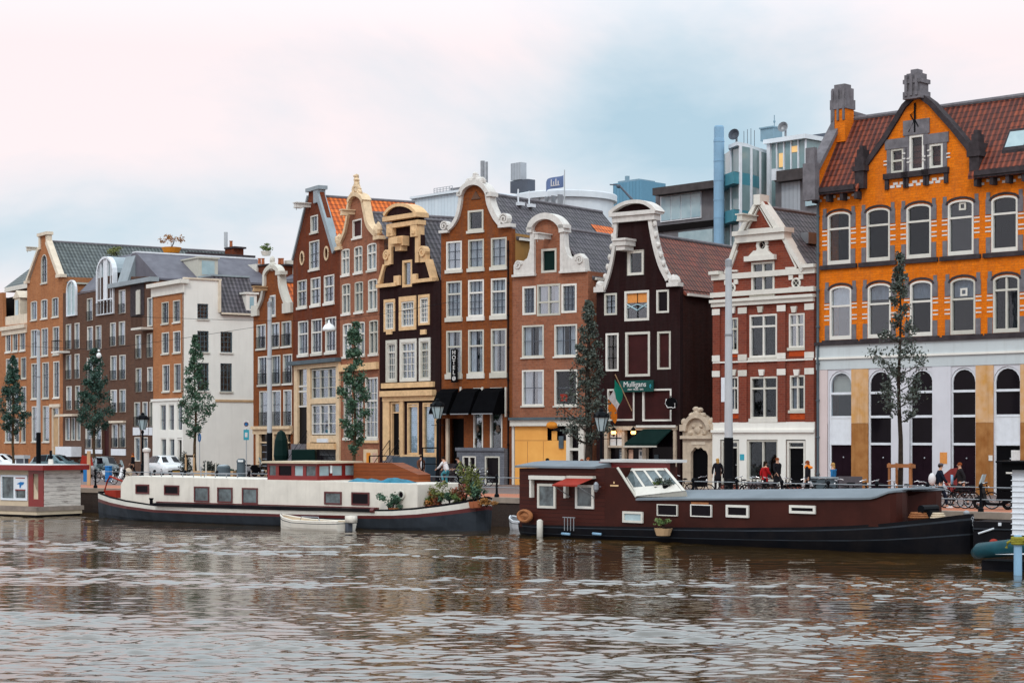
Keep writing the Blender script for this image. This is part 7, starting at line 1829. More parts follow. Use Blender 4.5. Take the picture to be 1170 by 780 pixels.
m = MB(); m.box(.3, L, .2, 1.3, -1.5, -1.0); m.box(.6, L, -.05, 1.55, -1.45, -1.25); m.build('floor', 'hull_black', H.o)
m = MB(); m.prism([(.9,H.Z(632,1130)),(L,H.Z(631,1150)),(L,H.Z(628,1150))], -.3, -.22); m.build('side_strip', 'white_cool', H.o)
m = MB(); m.blob((.65,.3,H.Z(619,1120)), .14,.14,.1); m.build('float', 'red_cloth', H.o)
H = Frame3(1157, 38.6, 1170, 38.8, 'mooring_post', 'pale blue mooring post wound with yellow green rope at the right edge', 'post')
m = MB(); u, z = H.P(1163, 634); m.lathe([(.12,-1.9),(.12,H.Z(612,1163)),(.10,H.Z(611,1163))], u, 0, 12); m.build('post', 'light_blue', H.o)
m = MB(); zt_ = H.Z(612.5, 1163)
for i in range(4): m.torus((u, 0, zt_-.05-i*.05), .16, .05, 14, 6, axis='z')
m.tube([(u-.16,0,zt_-.1),(u-.32,-.05,zt_-.2),(u-.36,-.05,zt_-.35)], .045); m.tube([(u+.15,0,zt_-.1),(u+.5,0,zt_-.15)], .045); m.build('rope', 'rope_green', H.o)
# black steel pontoon between the bow and the white houseboat
H = Frame3(1112, 32.9, 1160, 33.3, 'work_pontoon', 'low black steel pontoon against the quay right of the houseboat bow', 'boat')
m = MB(); m.box(0, H.L, 0, 1.6, -1.7, H.Z(596,1140)); m.build('hull', 'hull_black', H.o)
m = MB(); m.tube([(.2,-.05,H.Z(609,1115)),(.75,-.05,H.Z(603,1127))], .035); m.box(.9,1.0,-.06,-.003,H.Z(600,1134),H.Z(596.5,1134)); m.build('boathook', 'white_cool', H.o)
m = MB(); m.box(0,H.L,-.06,-.003,H.Z(605,1140),H.Z(603.5,1140)); m.build('rubbing_strake', 'hull_grey', H.o)
# ------------------------------------------------------------------ people
def skin(name, joints, edges, mat, parent, sub=1, extra=None):
    me = bpy.data.meshes.new(name); me.from_pydata([j[0] for j in joints], edges, [])
    o = bpy.data.objects.new(name, me); C.objects.link(o)
    sk_ = o.modifiers.new('skin', 'SKIN'); sk_.use_smooth_shade = True
    if not me.skin_vertices: me.attributes
    for i, j in enumerate(joints):
        r = j[1]; me.skin_vertices[0].data[i].radius = (r, r) if not isinstance(r, tuple) else r
    me.skin_vertices[0].data[0].use_root = True
    s_ = o.modifiers.new('sub', 'SUBSURF'); s_.levels = sub; s_.render_levels = sub
    dg = bpy.context.evaluated_depsgraph_get(); m2 = bpy.data.meshes.new_from_object(o.evaluated_get(dg))
    C.objects.unlink(o); bpy.data.objects.remove(o); bpy.data.meshes.remove(me)
    if extra:
        import bmesh
        bm = bmesh.new(); bm.from_mesh(m2)
        t = bpy.data.meshes.new('t'); t.from_pydata(extra.v, [], extra.f); bm.from_mesh(t); bm.to_mesh(m2); bm.free(); bpy.data.meshes.remove(t)
    m2.materials.clear(); m2.materials.append(MAT(mat)); m2.name = name
    m2.polygons.foreach_set('use_smooth', [True]*len(m2.polygons))
    o = bpy.data.objects.new(name, m2); C.objects.link(o); o.parent = parent; return o
def person(x, y, facing, label, coat='coat_black', legs='cloth_dark', hair='hair_dark', pose='stand', h=1.75, z=0.0, s=None, long_coat=False, scarf=None, hairlen=0, hat=None, group='people on the quay'):
    """x,y: pixel of the feet (or x and scale s). facing: degrees, 0 = towards the right of the picture, 90 = away"""
    s = s or (y-HY)/(HC-z); X, Y = W(x, s); e = empty('person', (X, Y, z), R(facing), label, 'person', group)
    k = h/1.75; st = .0; lean = 0.0
    hipz = .93; 
    if pose == 'stand': LF = [(.0,.10,.93),(.02,.11,.50),(-.01,.11,.08),(.13,.13,.03)]; RF = [(.0,-.10,.93),(.03,-.11,.50),(.0,-.11,.08),(.14,-.13,.03)]; LA = [(0,.19,1.40),(-.03,.27,1.12),(.05,.26,.88)]; RA = [(0,-.19,1.40),(-.02,-.27,1.12),(.10,-.22,.90)]
    elif pose == 'walk': LF = [(.0,.09,.93),(.22,.10,.53),(.30,.10,.10),(.43,.11,.06)]; RF = [(.0,-.09,.93),(-.06,-.10,.50),(-.36,-.10,.16),(-.25,-.11,.04)]; LA = [(0,.19,1.40),(-.12,.25,1.14),(-.10,.25,.90)]; RA = [(0,-.19,1.40),(.10,-.25,1.14),(.26,-.22,.98)]
    elif pose == 'sit': hipz = .55; LF = [(.0,.10,.52),(.42,.13,.52),(.44,.13,.08),(.57,.14,.03)]; RF = [(.0,-.10,.52),(.42,-.12,.52),(.40,-.12,.08),(.53,-.13,.03)]; LA = [(.03,.19,.99),(.08,.27,.74),(.32,.18,.68)]; RA = [(.03,-.19,.99),(.08,-.27,.74),(.32,-.16,.72)]
    else: hipz = .98; lean = .25; LF = [(.0,.09,.98),(.33,.11,.78),(.20,.11,.38),(.33,.12,.33)]; RF = [(.0,-.09,.98),(.20,-.11,.55),(.10,-.11,.14),(.24,-.12,.10)]; LA = [(.24,.19,1.40),(.38,.26,1.18),(.62,.24,1.08)]; RA = [(.24,-.19,1.40),(.38,-.26,1.18),(.62,-.24,1.08)]
    dz = hipz-.93; H_ = lambda a, b: (a+lean*(b-.93)*1.9 if lean else a+(0.03 if pose == 'sit' else 0)*(b > 1), 0, b+dz)
    T = [(0,0,hipz), H_(0,1.10), H_(0,1.30), H_(.0,1.43), H_(.01,1.52), H_(.03,1.60), H_(.03,1.69)]
    sc = lambda p: tuple(c*k for c in p)
    J = [(sc(T[0]),(.12,.15)),(sc(T[1]),(.10,.13)),(sc(T[2]),(.11,.16)),(sc(T[3]),.08),(sc(T[4]),.05),(sc(T[5]),.078),(sc(T[6]),.075)]
    E = [(0,1),(1,2),(2,3),(3,4),(4,5),(5,6)]
    def limb(root, pts, rs):
        p = root
        for q, r in zip(pts, rs): J.append((sc(q), r)); E.append((p, len(J)-1)); p = len(J)-1
    limb(0, LF, [.09,.06,.038,.03]); limb(0, RF, [.09,.06,.038,.03]); limb(3, LA, [.055,.042,.026]); limb(3, RA, [.055,.042,.026])
    ex = MB(); hd = Vector(sc(T[5])); ex.blob(hd+Vector((.085,0,.01)), .022,.014,.022, 6, 4)
    for sg in (-1,1): ex.blob(hd+Vector((-.005,sg*.078,.01)), .018,.01,.028, 6, 4); ex.blob(hd+Vector((.068,sg*.03,.03)), .012,.012,.008, 6, 4)
    ex.box(hd.x+.066,hd.x+.082,-.022,.022,hd.z-.042,hd.z-.034)
    for A_ in (LA, RA):
        w_ = Vector(sc(A_[2])); d_ = (w_-Vector(sc(A_[1]))).normalized(); sd = Vector((1,0,0)) if abs(d_.x) < .6 else Vector((0,0,1)); ex.blob(w_+d_*.05, .03,.022,.045, 8, 5)
        for i, ln in enumerate((.065,.078,.083,.076,.06)):
            b0 = w_+d_*.075+sd*(.024-.012*i) if i else w_+d_*.03+sd*.03
            dd = (d_+sd*(.5 if i == 0 else 0)+Vector((0,0,-.15))).normalized(); ex.tube([b0, b0+dd*ln*.5, b0+(dd*.9+Vector((.15,0,-.1)))*ln], [.010,.009,.006], 5)
    skin('body', J, E, 'skin', e, 1, ex)
    # trousers
    J = [(sc(T[0]),(.135,.165)),(sc((T[1][0]*.5+T[0][0]*.5,0,(T[0][2]+T[1][2])/2)),(.12,.15))]; E = [(0,1)]
    limb(0, LF[:2]+[tuple(a*.9+b*.1 for a, b in zip(LF[2], LF[1]))], [.105,.078,.060]); limb(0, RF[:2]+[tuple(a*.9+b*.1 for a, b in zip(RF[2], RF[1]))], [.105,.078,.060])
    skin('trousers', J, E, legs, e)
    # coat
    J = [(sc(T[1]),(.135,.17)),(sc(T[2]),(.14,.19)),(sc(T[3]),(.10,.12)),(sc(T[0]),(.145,.18))]; E = [(0,1),(1,2),(0,3)]
    if long_coat: J.append((sc((T[0][0],0,T[0][2]-.38)),(.17,.20))); E.append((3,4))
    limb(2, LA[:2]+[tuple(a*.85+b*.15 for a, b in zip(LA[2], LA[1]))], [.075,.062,.048]); limb(2, RA[:2]+[tuple(a*.85+b*.15 for a, b in zip(RA[2], RA[1]))], [.075,.062,.048])
    skin('coat', J, E, coat, e)
    m = MB(); m.blob(hd+Vector((-.018,0,.05)), .098,.092,.085, 12, 8)
    if hairlen: m.blob(hd+Vector((-.055,0,-.06)), .065,.085,.06+hairlen, 10, 8)
    m.build('hair', hair, e, smooth=True)
    if hat: m = MB(); m.lathe([(.105,hd.z+.06),(.10,hd.z+.12),(.06,hd.z+.15),(.0,hd.z+.155)], hd.x, 0, 12); m.build('cap', hat, e, smooth=True)
    m = MB()
    for P_ in (LF, RF): a = Vector(sc(P_[3])); b = Vector(sc(P_[2])); q = b.lerp(a, .55); m.blob((q.x+.02, q.y, max(.045, q.z-.01)), .14, .052, .05, 10, 6)
    m.build('shoes', 'cloth_dark' if legs != 'cloth_navy' else 'cloth_white', e, smooth=True)
    if scarf: m = MB(); nk = sc(T[4]); m.torus((nk[0], 0, nk[2]-.03), .085, .045, 14, 8, axis='z'); m.build('scarf', scarf, e, smooth=True)
    return e
def prop(parent, name, mat, mb, label, cat):
    """something carried: a thing of its own at the carrier's place"""
    o = mb.build(name, mat, None, smooth=True); o.location = parent.location; o.rotation_euler = parent.rotation_euler; return tag(o, label, cat)
FR = math.degrees(math.atan2(-.69,.72))   # along the quay towards the right
p = person(481, 0, -60, 'man in dark brown jacket over white shirt standing by the pale blue basement doors', 'cloth_brown', 'cloth_dark', 'hair_dark', 'walk', 1.8, s=20.3)
m = MB(); m.blob((.12,0,1.22),.07,.10,.26); m.build('shirt', 'cloth_white', p, smooth=True)
person(152, 545, 180, 'person with orange scarf in dark clothes walking past the old street lantern', 'coat_black', 'cloth_dark', 'hair_red', 'walk', 1.7, scarf='cloth_orange', hairlen=.06, s=16.4)
cyc = person(511, 0, FR+180, 'cyclist in pale top and teal shorts behind the barge flowers', 'cloth_white', 'cloth_teal', 'hair_dark', 'cycle', 1.7, s=21.0, z=-.0)
person(529, 0, 200, 'person in dark clothes bending over a bicycle beside the hotel steps', 'cloth_navy', 'cloth_dark', 'hair_dark', 'cycle', 1.65, s=20.6)
person(619, 0, 30, 'person in pale pink top leaning by the orange hoarding, first of the seated group', 'cloth_pink', 'cloth_dark', 'hair_dark', 'cycle', 1.72, s=23.2)
person(627, 0, 200, 'dark haired seated person, second from left before the orange hoarding', 'coat_grey', 'cloth_dark', 'hair_dark', 'sit', 1.75, s=21.5, z=.24, hairlen=.08)
person(638, 0, 190, 'dark haired seated person, right one before the orange hoarding', 'cloth_dark', 'cloth_dark', 'hair_dark', 'sit', 1.7, s=21.5, z=.2)
person(664, 0, -30, 'seated person in dark top, left of the pair under the grey green tree', 'cloth_dark', 'cloth_dark', 'hair_red', 'sit', 1.75, s=22.0, z=.3)
person(673, 0, 200, 'seated person with reddish hair, right of the pair under the grey green tree', 'cloth_brown', 'cloth_dark', 'hair_red', 'sit', 1.8, s=22.0, z=.36)
p = person(820, 0, 100, 'blond woman in long black coat with handbag before the cream gateway', 'coat_black', 'cloth_dark', 'hair_blond', 'stand', 1.74, s=22.6, long_coat=True, hairlen=.08)
m = MB(); m.box(.02,.16,-.42,-.30,.72,.98); m.tube([(.09,-.36,.98),(.09,-.28,1.2),(.05,-.2,1.42)], .012); prop(p, 'handbag', 'coat_black', m, 'black handbag at the blond woman\'s side', 'bag')
person(874, 0, 20, 'woman in bright red coat walking beside the man in black', 'coat_red', 'cloth_dark', 'hair_dark', 'walk', 1.62, s=23.4, long_coat=True, hairlen=.07)
p = person(888, 0, -60, 'man in black coat walking to the right of the woman in red', 'coat_black', 'cloth_dark', 'hair_red', 'walk', 1.82, s=23.6, long_coat=True)
p = person(923, 0, 160, 'person with orange hood over dark coat pushing a bicycle with bags', 'coat_black', 'cloth_dark', 'hair_red', 'stand', 1.8, s=26.4, scarf='cloth_orange', hairlen=.05)
m = MB(); m.torus((-.03,0,1.47), .13, .06, 14, 8, axis='z'); m.build('hood', 'cloth_orange', p, smooth=True)
m = MB(); m.blob((.1,-.42,.62),.26,.14,.30, 10, 8); prop(p, 'shopping_bag', 'cloth_white', m, 'white and orange shopping bag held by the orange hooded person', 'bag')
m = MB(); m.blob((.12,-.50,.70),.16,.08,.16, 10, 8); m.build('bag_print', 'cloth_yellow', p, smooth=True)
p = person(952, 0, 150, 'person with light brown hair in a blue jacket standing before the dark door', 'coat_blue', 'coat_blue', 'hair_blond', 'stand', 1.62, s=24.8, hairlen=.06)
p = person(1074, 581.5, 0, 'man in dark clothes and cap striding right with a pale backpack', 'cloth_navy', 'cloth_navy', 'hair_dark', 'walk', 1.78, hat='coat_grey')
m = MB(); m.blob((-.30,.0,1.16),.15,.15,.24, 10, 8); m.build; prop(p, 'pale_bag', 'cloth_white', m, 'pale bag carried behind by the striding man in the cap', 'bag')
p = person(1097, 577.5, 180, 'red haired person in dark clothes holding a pale blue folder', 'cloth_dark', 'cloth_dark', 'hair_red', 'walk', 1.78)
m = MB(); m.obox((.28,-.20,1.05),(.05,0,.01),(0,.015,0),(0,0,.20)); prop(p, 'blue_folder', 'light_blue', m, 'pale blue folder held by the red haired person', 'folder')
# dark red parasol cloth leaning at the arcade behind the walkers
Hh = B12; m = MB(); pts = Hh.PL([(1080,543),(1092,534.5),(1098,534.5),(1097,563),(1092,563)], -1.0)
m.prism(Hh.PL([(1078,545),(1090,535),(1097,534),(1099,556),(1095,563),(1088,560)], -1.0), -1.3, -.9); o = m.build('folded_parasol', 'red_paint', None); o.location = Hh.o.location; o.rotation_euler = Hh.o.rotation_euler; tag(o, 'dark red covered stand behind the red haired person at the arcade', 'stand')

# ------------------------------------------------------------------ bicycles and scooters
def bicycle():
    e = empty('bicycle', (0,0,0), 0, 'black city bicycle parked along the quay railing', 'bicycle', 'bicycles parked along the quay')
    for x in (-.53,.53):
        m = MB(); m.torus((x,0,.34), .32, .022, 20, 6); w = m.build('wheel', 'rubber', e, smooth=True)
        m = MB()
        for k_ in range(10): a = k_*math.pi/5; m.tube([(x,0,.34),(x+.30*math.cos(a),0,.34+.30*math.sin(a))], .004, 4)
        m.torus((x,0,.34), .295, .01, 20, 4); m.blob((x,0,.34),.03,.05,.03,6,4); m.build('rim', 'chrome', w)
    m = MB(); bb = (-.08,0,.30)
    for a, b in ((bb,(-.22,0,.82)),(bb,(.36,0,.72)),((-.20,0,.72),(.34,0,.84)),((.36,0,.66),(.34,0,.96)),((.37,0,.70),(.53,0,.34)),(bb,(-.53,0,.34)),((-.21,0,.70),(-.53,0,.34))): m.tube([a,b], .018, 6)
    m.build('frame', 'black_paint', e)
    m = MB(); m.tube([(.16,-.28,.98),(.30,-.22,1.03),(.34,0,1.0),(.30,.22,1.03),(.16,.28,.98)], .014, 6); m.build('handlebar', 'chrome', e)
    m = MB(); m.blob((-.24,0,.88),.13,.08,.04,10,5); m.build('saddle', 'rubber', e, smooth=True)
    m = MB(); m.torus(bb, .08,.01,12,4); m.tube([(-.08,-.06,.30),(.02,-.06,.18)], .01); m.tube([(-.08,.06,.30),(-.18,.06,.42)], .01); m.box(-.03,.07,-.13,-.06,.165,.185); m.build('crank', 'chrome', e)
    m = MB(); m.box(-.72,-.36,-.07,.07,.70,.715); m.tube([(-.68,.06,.7),(-.55,.06,.36)], .006); m.tube([(-.68,-.06,.7),(-.55,-.06,.36)], .006); m.build('luggage_rack', 'black_paint', e)
    m = MB(); m.blob((.42,0,.85),.04,.04,.04,6,4); m.build('headlight', 'lamp_globe', e)
    return e
bp_ = bicycle()
spots = [(778,0,4,'bicycle before the cream stone gateway, left of the blond woman'),(800,0,-5,'bicycle between the cream gateway and the blond woman'),(855,0,3,'bicycle just right of the thick grey mast'),(881,0,8,'bicycle directly below the couple in red and black'),(935,0,-6,'bicycle before the low grey covered cart'),(995,0,5,'bicycle between the stained pier and the tree guard'),(1080,0,-4,'bicycle behind the striding man in the cap'),(1118,0,6,'bicycle touching the black scooter'),(1095,0,2,'bicycle below the red haired person'),(137,560.5-7,0,'dark bicycle behind the left end of the quay railing'),(118,551,10,'bicycle beside the dark parked car at left'),(515,0,0,'bicycle under the cyclist in teal shorts'),(531,0,-8,'bicycle below the bending person near the hotel steps'),(541,0,15,'bicycle with a pink crate before the hotel basement'),(549,0,5,'bicycle partly hidden by the tall barge plants'),
    (905,0,5,'bicycle with a pale front load beside the person with the orange hood'),(893,0,-5,'bicycle behind the man in the black coat'),(914,0,10,'bicycle handled by the person with the orange hood'),(965,0,0,'bicycle with silver handlebars right of the person in blue'),(981,0,8,'bicycle before the stained ochre pier'),(1042,0,5,'bicycle with pale tyre leaning on the railing by the tree guard'),
    (1058,0,-6,'bicycle at the railing left of the striding man'),(1012,0,0,'bicycle behind the rounded end of the houseboat roof'),(840,0,6,'bicycle beside the black pole base'),(868,0,-4,'bicycle before the shop window of the red brick house')]
SC = {778:25.0,800:25.2,855:25.8,881:26.2,935:26.6,995:27.8,1080:29.0,1118:29.5,1095:29.2,515:20.8,531:20.6,541:20.3,549:20.2,905:26.5,893:26.4,914:26.5,965:27.5,981:27.6,1042:28.6,1058:28.9,1108:29.6,1012:28.2,840:25.5,868:26.0}
qa = math.atan2(-.60,.80)
for i, (x, y, rot, lb) in enumerate(spots):
    s = SC.get(x) or (y-HY)/HC; o = bp_ if i == 0 else copy_tree(bp_); X, Y = W(x, s); o.location = (X, Y, 0); o.rotation_euler = (R(5 if i % 2 else -4), 0, qa+R(rot)+(math.pi if i % 3 == 0 else 0)); o['label'] = lb
def scooter(x, s, rz, label, body='black_paint'):
    X, Y = W(x, s); e = empty('scooter', (X, Y, 0), rz, label, 'scooter', 'motor scooters on the quay')
    for xx in (-.55,.62):
        m = MB(); m.torus((xx,0,.24), .18, .065, 18, 8); w = m.build('wheel', 'rubber', e, smooth=True); MB().blob((xx,0,.24),.10,.05,.10,10,6).build('rim', 'chrome', w)
    m = MB(); m.plate([(-.85,.50),(-.55,.42),(-.30,.26),(.22,.26),(.36,.42),(.46,.90),(.54,.92),(.50,.40),(.40,.18),(-.30,.16),(-.60,.25),(-.88,.60),(-.80,.74),(-.25,.72),(-.18,.30),(-.30,.30),(-.5,.5)][:13]+[(-.20,.70),(-.12,.34),(-.3,.34)], [], -.16, .16); m.blob((.62,0,.38),.20,.09,.12,10,6); m.build('fairing', body, e, bevel=.03)
    m = MB(); m.blob((-.50,0,.78),.34,.14,.07,12,6); m.build('seat', 'rubber', e, smooth=True)
    m = MB(); m.tube([(.62,0,.26),(.48,0,.95)], .03); m.tube([(.40,-.32,1.02),(.48,0,.98),(.40,.32,1.02)], .02); m.build('handlebar', 'black_metal', e)
    m = MB(); m.blob((.56,0,.92),.06,.09,.07,8,6); m.build('headlight', 'lamp_globe', e)
    m = MB(); m.plate([(.50,.98),(.56,.98),(.42,1.35),(.38,1.35)], [], -.16, .16); m.build('windscreen', 'glass_pale', e)
    return e
scooter(1136, 29.8, qa+math.pi, 'black scooter with pale windscreen parked behind the railing at right')
scooter(290, 15.9, qa+.5, 'silver and black scooter beside the barge wheelhouse, left of the pair', 'chrome'); scooter(300, 16.1, qa+.7, 'dark scooter touching the barge wheelhouse, right of the pair', 'black_paint')
scooter(131, 18.2, qa+1.2, 'white fronted scooter beside the dark parked car', 'car_white')

# ------------------------------------------------------------------ cars
def car(x, s, rz, label, paint, L=4.1, hgt=1.48, van=False):
    X, Y = W(x, s); e = empty('parked_car', (X, Y, 0), rz, label, 'car', 'parked cars on the quay street')
    Wd = 1.72; hw = Wd/2
    # rings: x, lower z, sill half width, belt z, belt half width, roof z, roof half width
    st = [(-L/2,.45,.62,.68,.66,.70,.62),(-L/2+.10,.28,.76,.80,.78,.92,.68),(-L/2+.45,.24,.83,.88,.84,1.28,.66),(-L/2+.9,.22,.86,.92,.86,hgt-.04,.62),(-.15,.22,.86,.93,.86,hgt,.62),(.45,.22,.86,.92,.86,hgt-.08,.60),(1.15,.22,.86,.93,.84,.97,.72),(L/2-.40,.24,.84,.84,.82,.87,.66),(L/2-.10,.30,.74,.68,.76,.72,.60),(L/2,.42,.60,.56,.62,.58,.50)]
    m = MB(); vs = []
    for (xx, zl, a, zb_, b, zr_, c) in st: vs += [(xx,-a*.94,zl),(xx,-a,zl+.15),(xx,-b,zb_),(xx,-c,zr_),(xx,0,zr_+.02),(xx,c,zr_),(xx,b,zb_),(xx,a,zl+.15),(xx,a*.94,zl)]
    n = len(st); fs = [(9*i+k_, 9*i+k_+1, 9*i+k_+10, 9*i+k_+9) for i in range(n-1) for k_ in range(8)]+[tuple(range(8,-1,-1)), tuple(9*(n-1)+k_ for k_ in range(9))]
    m.add(vs, [tuple(reversed(f)) for f in fs]); m.build('body', paint, e, smooth=True)
    def pt(i, k_): return Vector(vs[9*i+k_])
    def panel(nm, quad, parent, mat='glass_dark', inset=.12, lift=.012):
        c = sum(quad, Vector())/4; nn = (quad[1]-quad[0]).cross(quad[2]-quad[0]).normalized(); nn = nn if nn.dot(c-Vector((0,0,.8))) > 0 else -nn
        q = [c+(p_-c)*(1-inset)+nn*lift for p_ in quad]; MB().add(q+[p_-nn*.01 for p_ in q], [(0,1,2,3),(7,6,5,4),(0,4,5,1),(1,5,6,2),(2,6,7,3),(3,7,4,0)]).build(nm, mat, parent)
    panel('windscreen', [pt(5,3)*1, pt(6,3), pt(6,5), pt(5,5)], e, inset=.10); panel('rear_window', [pt(1,3), pt(2,3), pt(2,5), pt(1,5)], e, inset=.15)
    for a, b in ((2,6),(3,5)): pass
    for k0, k1 in ((2,3),(6,5)):
        for i in (2,3,4): panel('side_window', [pt(i,k0), pt(i+1,k0), pt(i+1,k1), pt(i,k1)], e, inset=.12, lift=.025)
    for xx in (-L/2+.75, L/2-.78):
        for sg in (-1,1):
            m = MB(); m.torus((xx, sg*(hw-.09), .31), .225, .09, 18, 8); w = m.build('wheel', 'rubber', e, smooth=True); MB().blob((xx, sg*(hw-.03), .31),.18,.04,.18,12,6).build('rim', 'chrome', w)
    for sg in (-1,1):
        MB().blob((L/2-.16, sg*.56, .62),.12,.16,.08,10,6).build('headlight', 'lamp_globe', e, smooth=True); MB().blob((-L/2+.10, sg*.62, .78),.06,.10,.12,8,6).build('tail_light', 'red_paint', e)
        MB().blob((.95, sg*.93, .98),.07,.08,.06,8,6).build('mirror', paint, e)
    MB().box(L/2-.04,L/2+.012,-.30,.30,.40,.48).build('grille', 'black_metal', e); MB().box(L/2+.0,L/2+.03,-.26,.26,.30,.37).build('number_plate', 'cloth_yellow', e)
    return e
car(190, 15.8, R(-60), 'white hatchback parked before the white corner house', 'car_white'); car(119, 16.6, R(-70), 'dark small car parked behind the left end of the railing', 'car_dark', 3.6)
car(63, 14.9, R(-30), 'dark teal car seen over the left houseboat roof', 'car_teal', 4.0); car(0, 14.2, R(-30), 'white car cut by the left edge of the photo', 'car_white')

# ------------------------------------------------------------------ lamps, masts, signs
def mast(x, s, ytop, yblk, label, hook=None, r=.15):
    X, Y = W(x, s); e = empty('tram_mast', (X, Y, 0), 0, label, 'mast', 'tall grey masts with black bases'); zt = HC+(HY-ytop)/s; zk = HC+(HY-yblk)/s
    m = MB(); m.tube([(0,0,zk),(0,0,zt)], [r, r*.75], 12); m.build('pole', 'pole_grey', e); m = MB(); m.lathe([(r*1.5,0),(r*1.5,.3),(r*1.12,.35),(r*1.12,zk),(r*.9,zk+.02)], 0, 0, 12); m.build('base', 'black_metal', e)
    m = MB(); m.lathe([(r*.9,zt*.68),(r*.95,zt*.68+.1)],0,0,12); m.lathe([(r*.85,zt-.3),(r*.85,zt),(.02,zt+.08)],0,0,10)
    m.build('mast_collar', 'grey_metal', e)
    if hook:
        m = MB(); m.tube([(0,0,zt-.1),(0,0,zt+.2),(hook*.5,0,zt+.35),(hook,0,zt+.3)], .05, 6); m.build('arm', 'pole_grey', e)
    return e
mast(832.5, 25.2, 297, 500, 'thick grey mast with black base before the red and white house', r=.19)
mast(308, 18.4, 345, 494.5, 'grey mast with black base before the small white gabled house', .35, r=.16); mast(44, 16.2, 378, 494, 'grey mast with black base before the orange pointed house', r=.15)
def wire_lamp(x, y, s, label, dome=True):
    X, Y = W(x, s); z = HC+(HY-y)/s; e = empty('hanging_lamp', (X, Y, z), 0, label, 'lamp', 'lamps hung on wires over the street'); m = MB()
    if dome: m.lathe([(.42,-.10),(.40,.05),(.28,.24),(.10,.34),(.06,.42),(.06,.55)], 0, 0, 16)
    else: m.blob((0,0,0),.17,.17,.19,14,10); m.lathe([(.08,.25),(.08,.4)],0,0,8)
    m.build('shade', 'lamp_globe', e, smooth=True)
    m = MB(); m.tube([(-13,7,1.2),(-6,3.4,.75),(0,0,.5),(4,-3,.8),(8,-6,1.3)] if dome else [(-7,5,.9),(0,0,.38),(6,-4,.9),(12,-8,1.5)], .012, 4); m.build('wire', 'black_metal', e)
    return e
wire_lamp(376, 376, 18.8, 'white dome lamp hung on a wire before the dark red gabled house'); wire_lamp(113, 406, 16.8, 'small white globe lamp on a wire above the broad dark tree', False)
def lantern(x, s, ytop, label, ybase=None, sc_=1.0):
    X, Y = W(x, s); e = empty('lantern_post', (X, Y, 0), 0, label, 'street lamp', 'old fashioned crown lanterns'); zt = HC+(HY-ytop)/s
    m = MB(); m.lathe([(.22,0),(.22,.3),(.14,.38),(.11,.9),(.15,.95),(.08,1.05),(.06,zt-1.4),(.10,zt-1.3),(.05,zt-1.15)], 0, 0, 12); m.tube([(-.35,0,zt-1.5),(.35,0,zt-1.5)], .02); m.build('post', 'black_metal', e)
    m = MB(); m.lathe([(.14*sc_,zt-1.12),(.30*sc_,zt-.45)], 0, 0, 6); m.build('glass_cage', 'glass_pale', e)
    m = MB()
    for k_ in range(6): a = k_*math.pi/3; m.tube([(.15*sc_*math.cos(a),.15*sc_*math.sin(a),zt-1.14),(.31*sc_*math.cos(a),.31*sc_*math.sin(a),zt-.44)], .018, 4)
    m.lathe([(.36*sc_,zt-.46),(.36*sc_,zt-.38),(.24*sc_,zt-.22),(.10*sc_,zt-.15),(.10*sc_,zt-.05),(.03,zt)], 0, 0, 6)
    for k_ in range(6): a = k_*math.pi/3+.2; m.blob((.32*sc_*math.cos(a),.32*sc_*math.sin(a),zt-.34),.04,.04,.07,6,4)
    m.build('lantern_crown', 'black_metal', e); MB().lathe([(.345*sc_,zt-.445),(.335*sc_,zt-.40)],0,0,6).build('white_rim', 'lamp_globe', e)
    return e
lantern(163, 17.4, 471, 'black crown lantern before the brown apartment house', sc_=1.15); lantern(500, 20.4, 455, 'black crown lantern left of the hotel awnings', sc_=1.2); lantern(687, 23.4, 466, 'black crown lantern left of the pub front', sc_=1.1)
def post_sign(x, s, ytop, label, kind):
    X, Y = W(x, s); e = empty('road_sign', (X, Y, 0), 0, label, 'sign', 'road signs on poles'); zt = HC+(HY-ytop)/s; m = MB(); m.tube([(0,0,0),(0,0,zt)], .035, 8); m.build('pole', 'pole_grey', e)
    a = R(-38)
    if kind == 'round':
        m = MB(); m.lathe([(0,-.012),(.30,-.012),(.30,.012),(0,.012)], 0, 0, 20); o = m.build('sign_disc', 'blue_sign', e); o.location = (0,-.05,zt-.3); o.rotation_euler = (R(90), 0, R(-60))
        m = MB(); m.box(-.04,.04,-.15,.10,.013,.02); m.prism([(-.14,.05),(.14,.05),(0,.2)], 0, 0.001) if False else None; q = m.build('arrow', 'paper', o)
    else:
        m = MB(); m.box(-.2,.2,-.06,-.03,zt-.62,zt); o = m.build('sign_plate', 'paper', e); m = MB(); m.torus((0,-.07,zt-.3),.13,.03,16,5); m.build('ring_symbol', 'maroon_paint', o); MB().blob((0,-.068,zt-.3),.11,.008,.11,12,6).build('blue_symbol', 'blue_sign', o)
        m = MB(); m.box(-.19,.19,-.06,-.03,zt-1.4,zt-.68); o = m.build('sign_plate', 'sign_teal', e); m = MB(); m.box(-.09,.09,-.075,-.061,zt-1.2,zt-.88); m.build('pale_symbol', 'paper', o)
    return e
post_sign(228, 17.0, 494.5, 'round blue sign on a thin pole beside the airy street tree', 'round'); post_sign(281.5, 16.4, 479.5, 'parking zone sign with teal plate on a pole at the side street', 'plate')
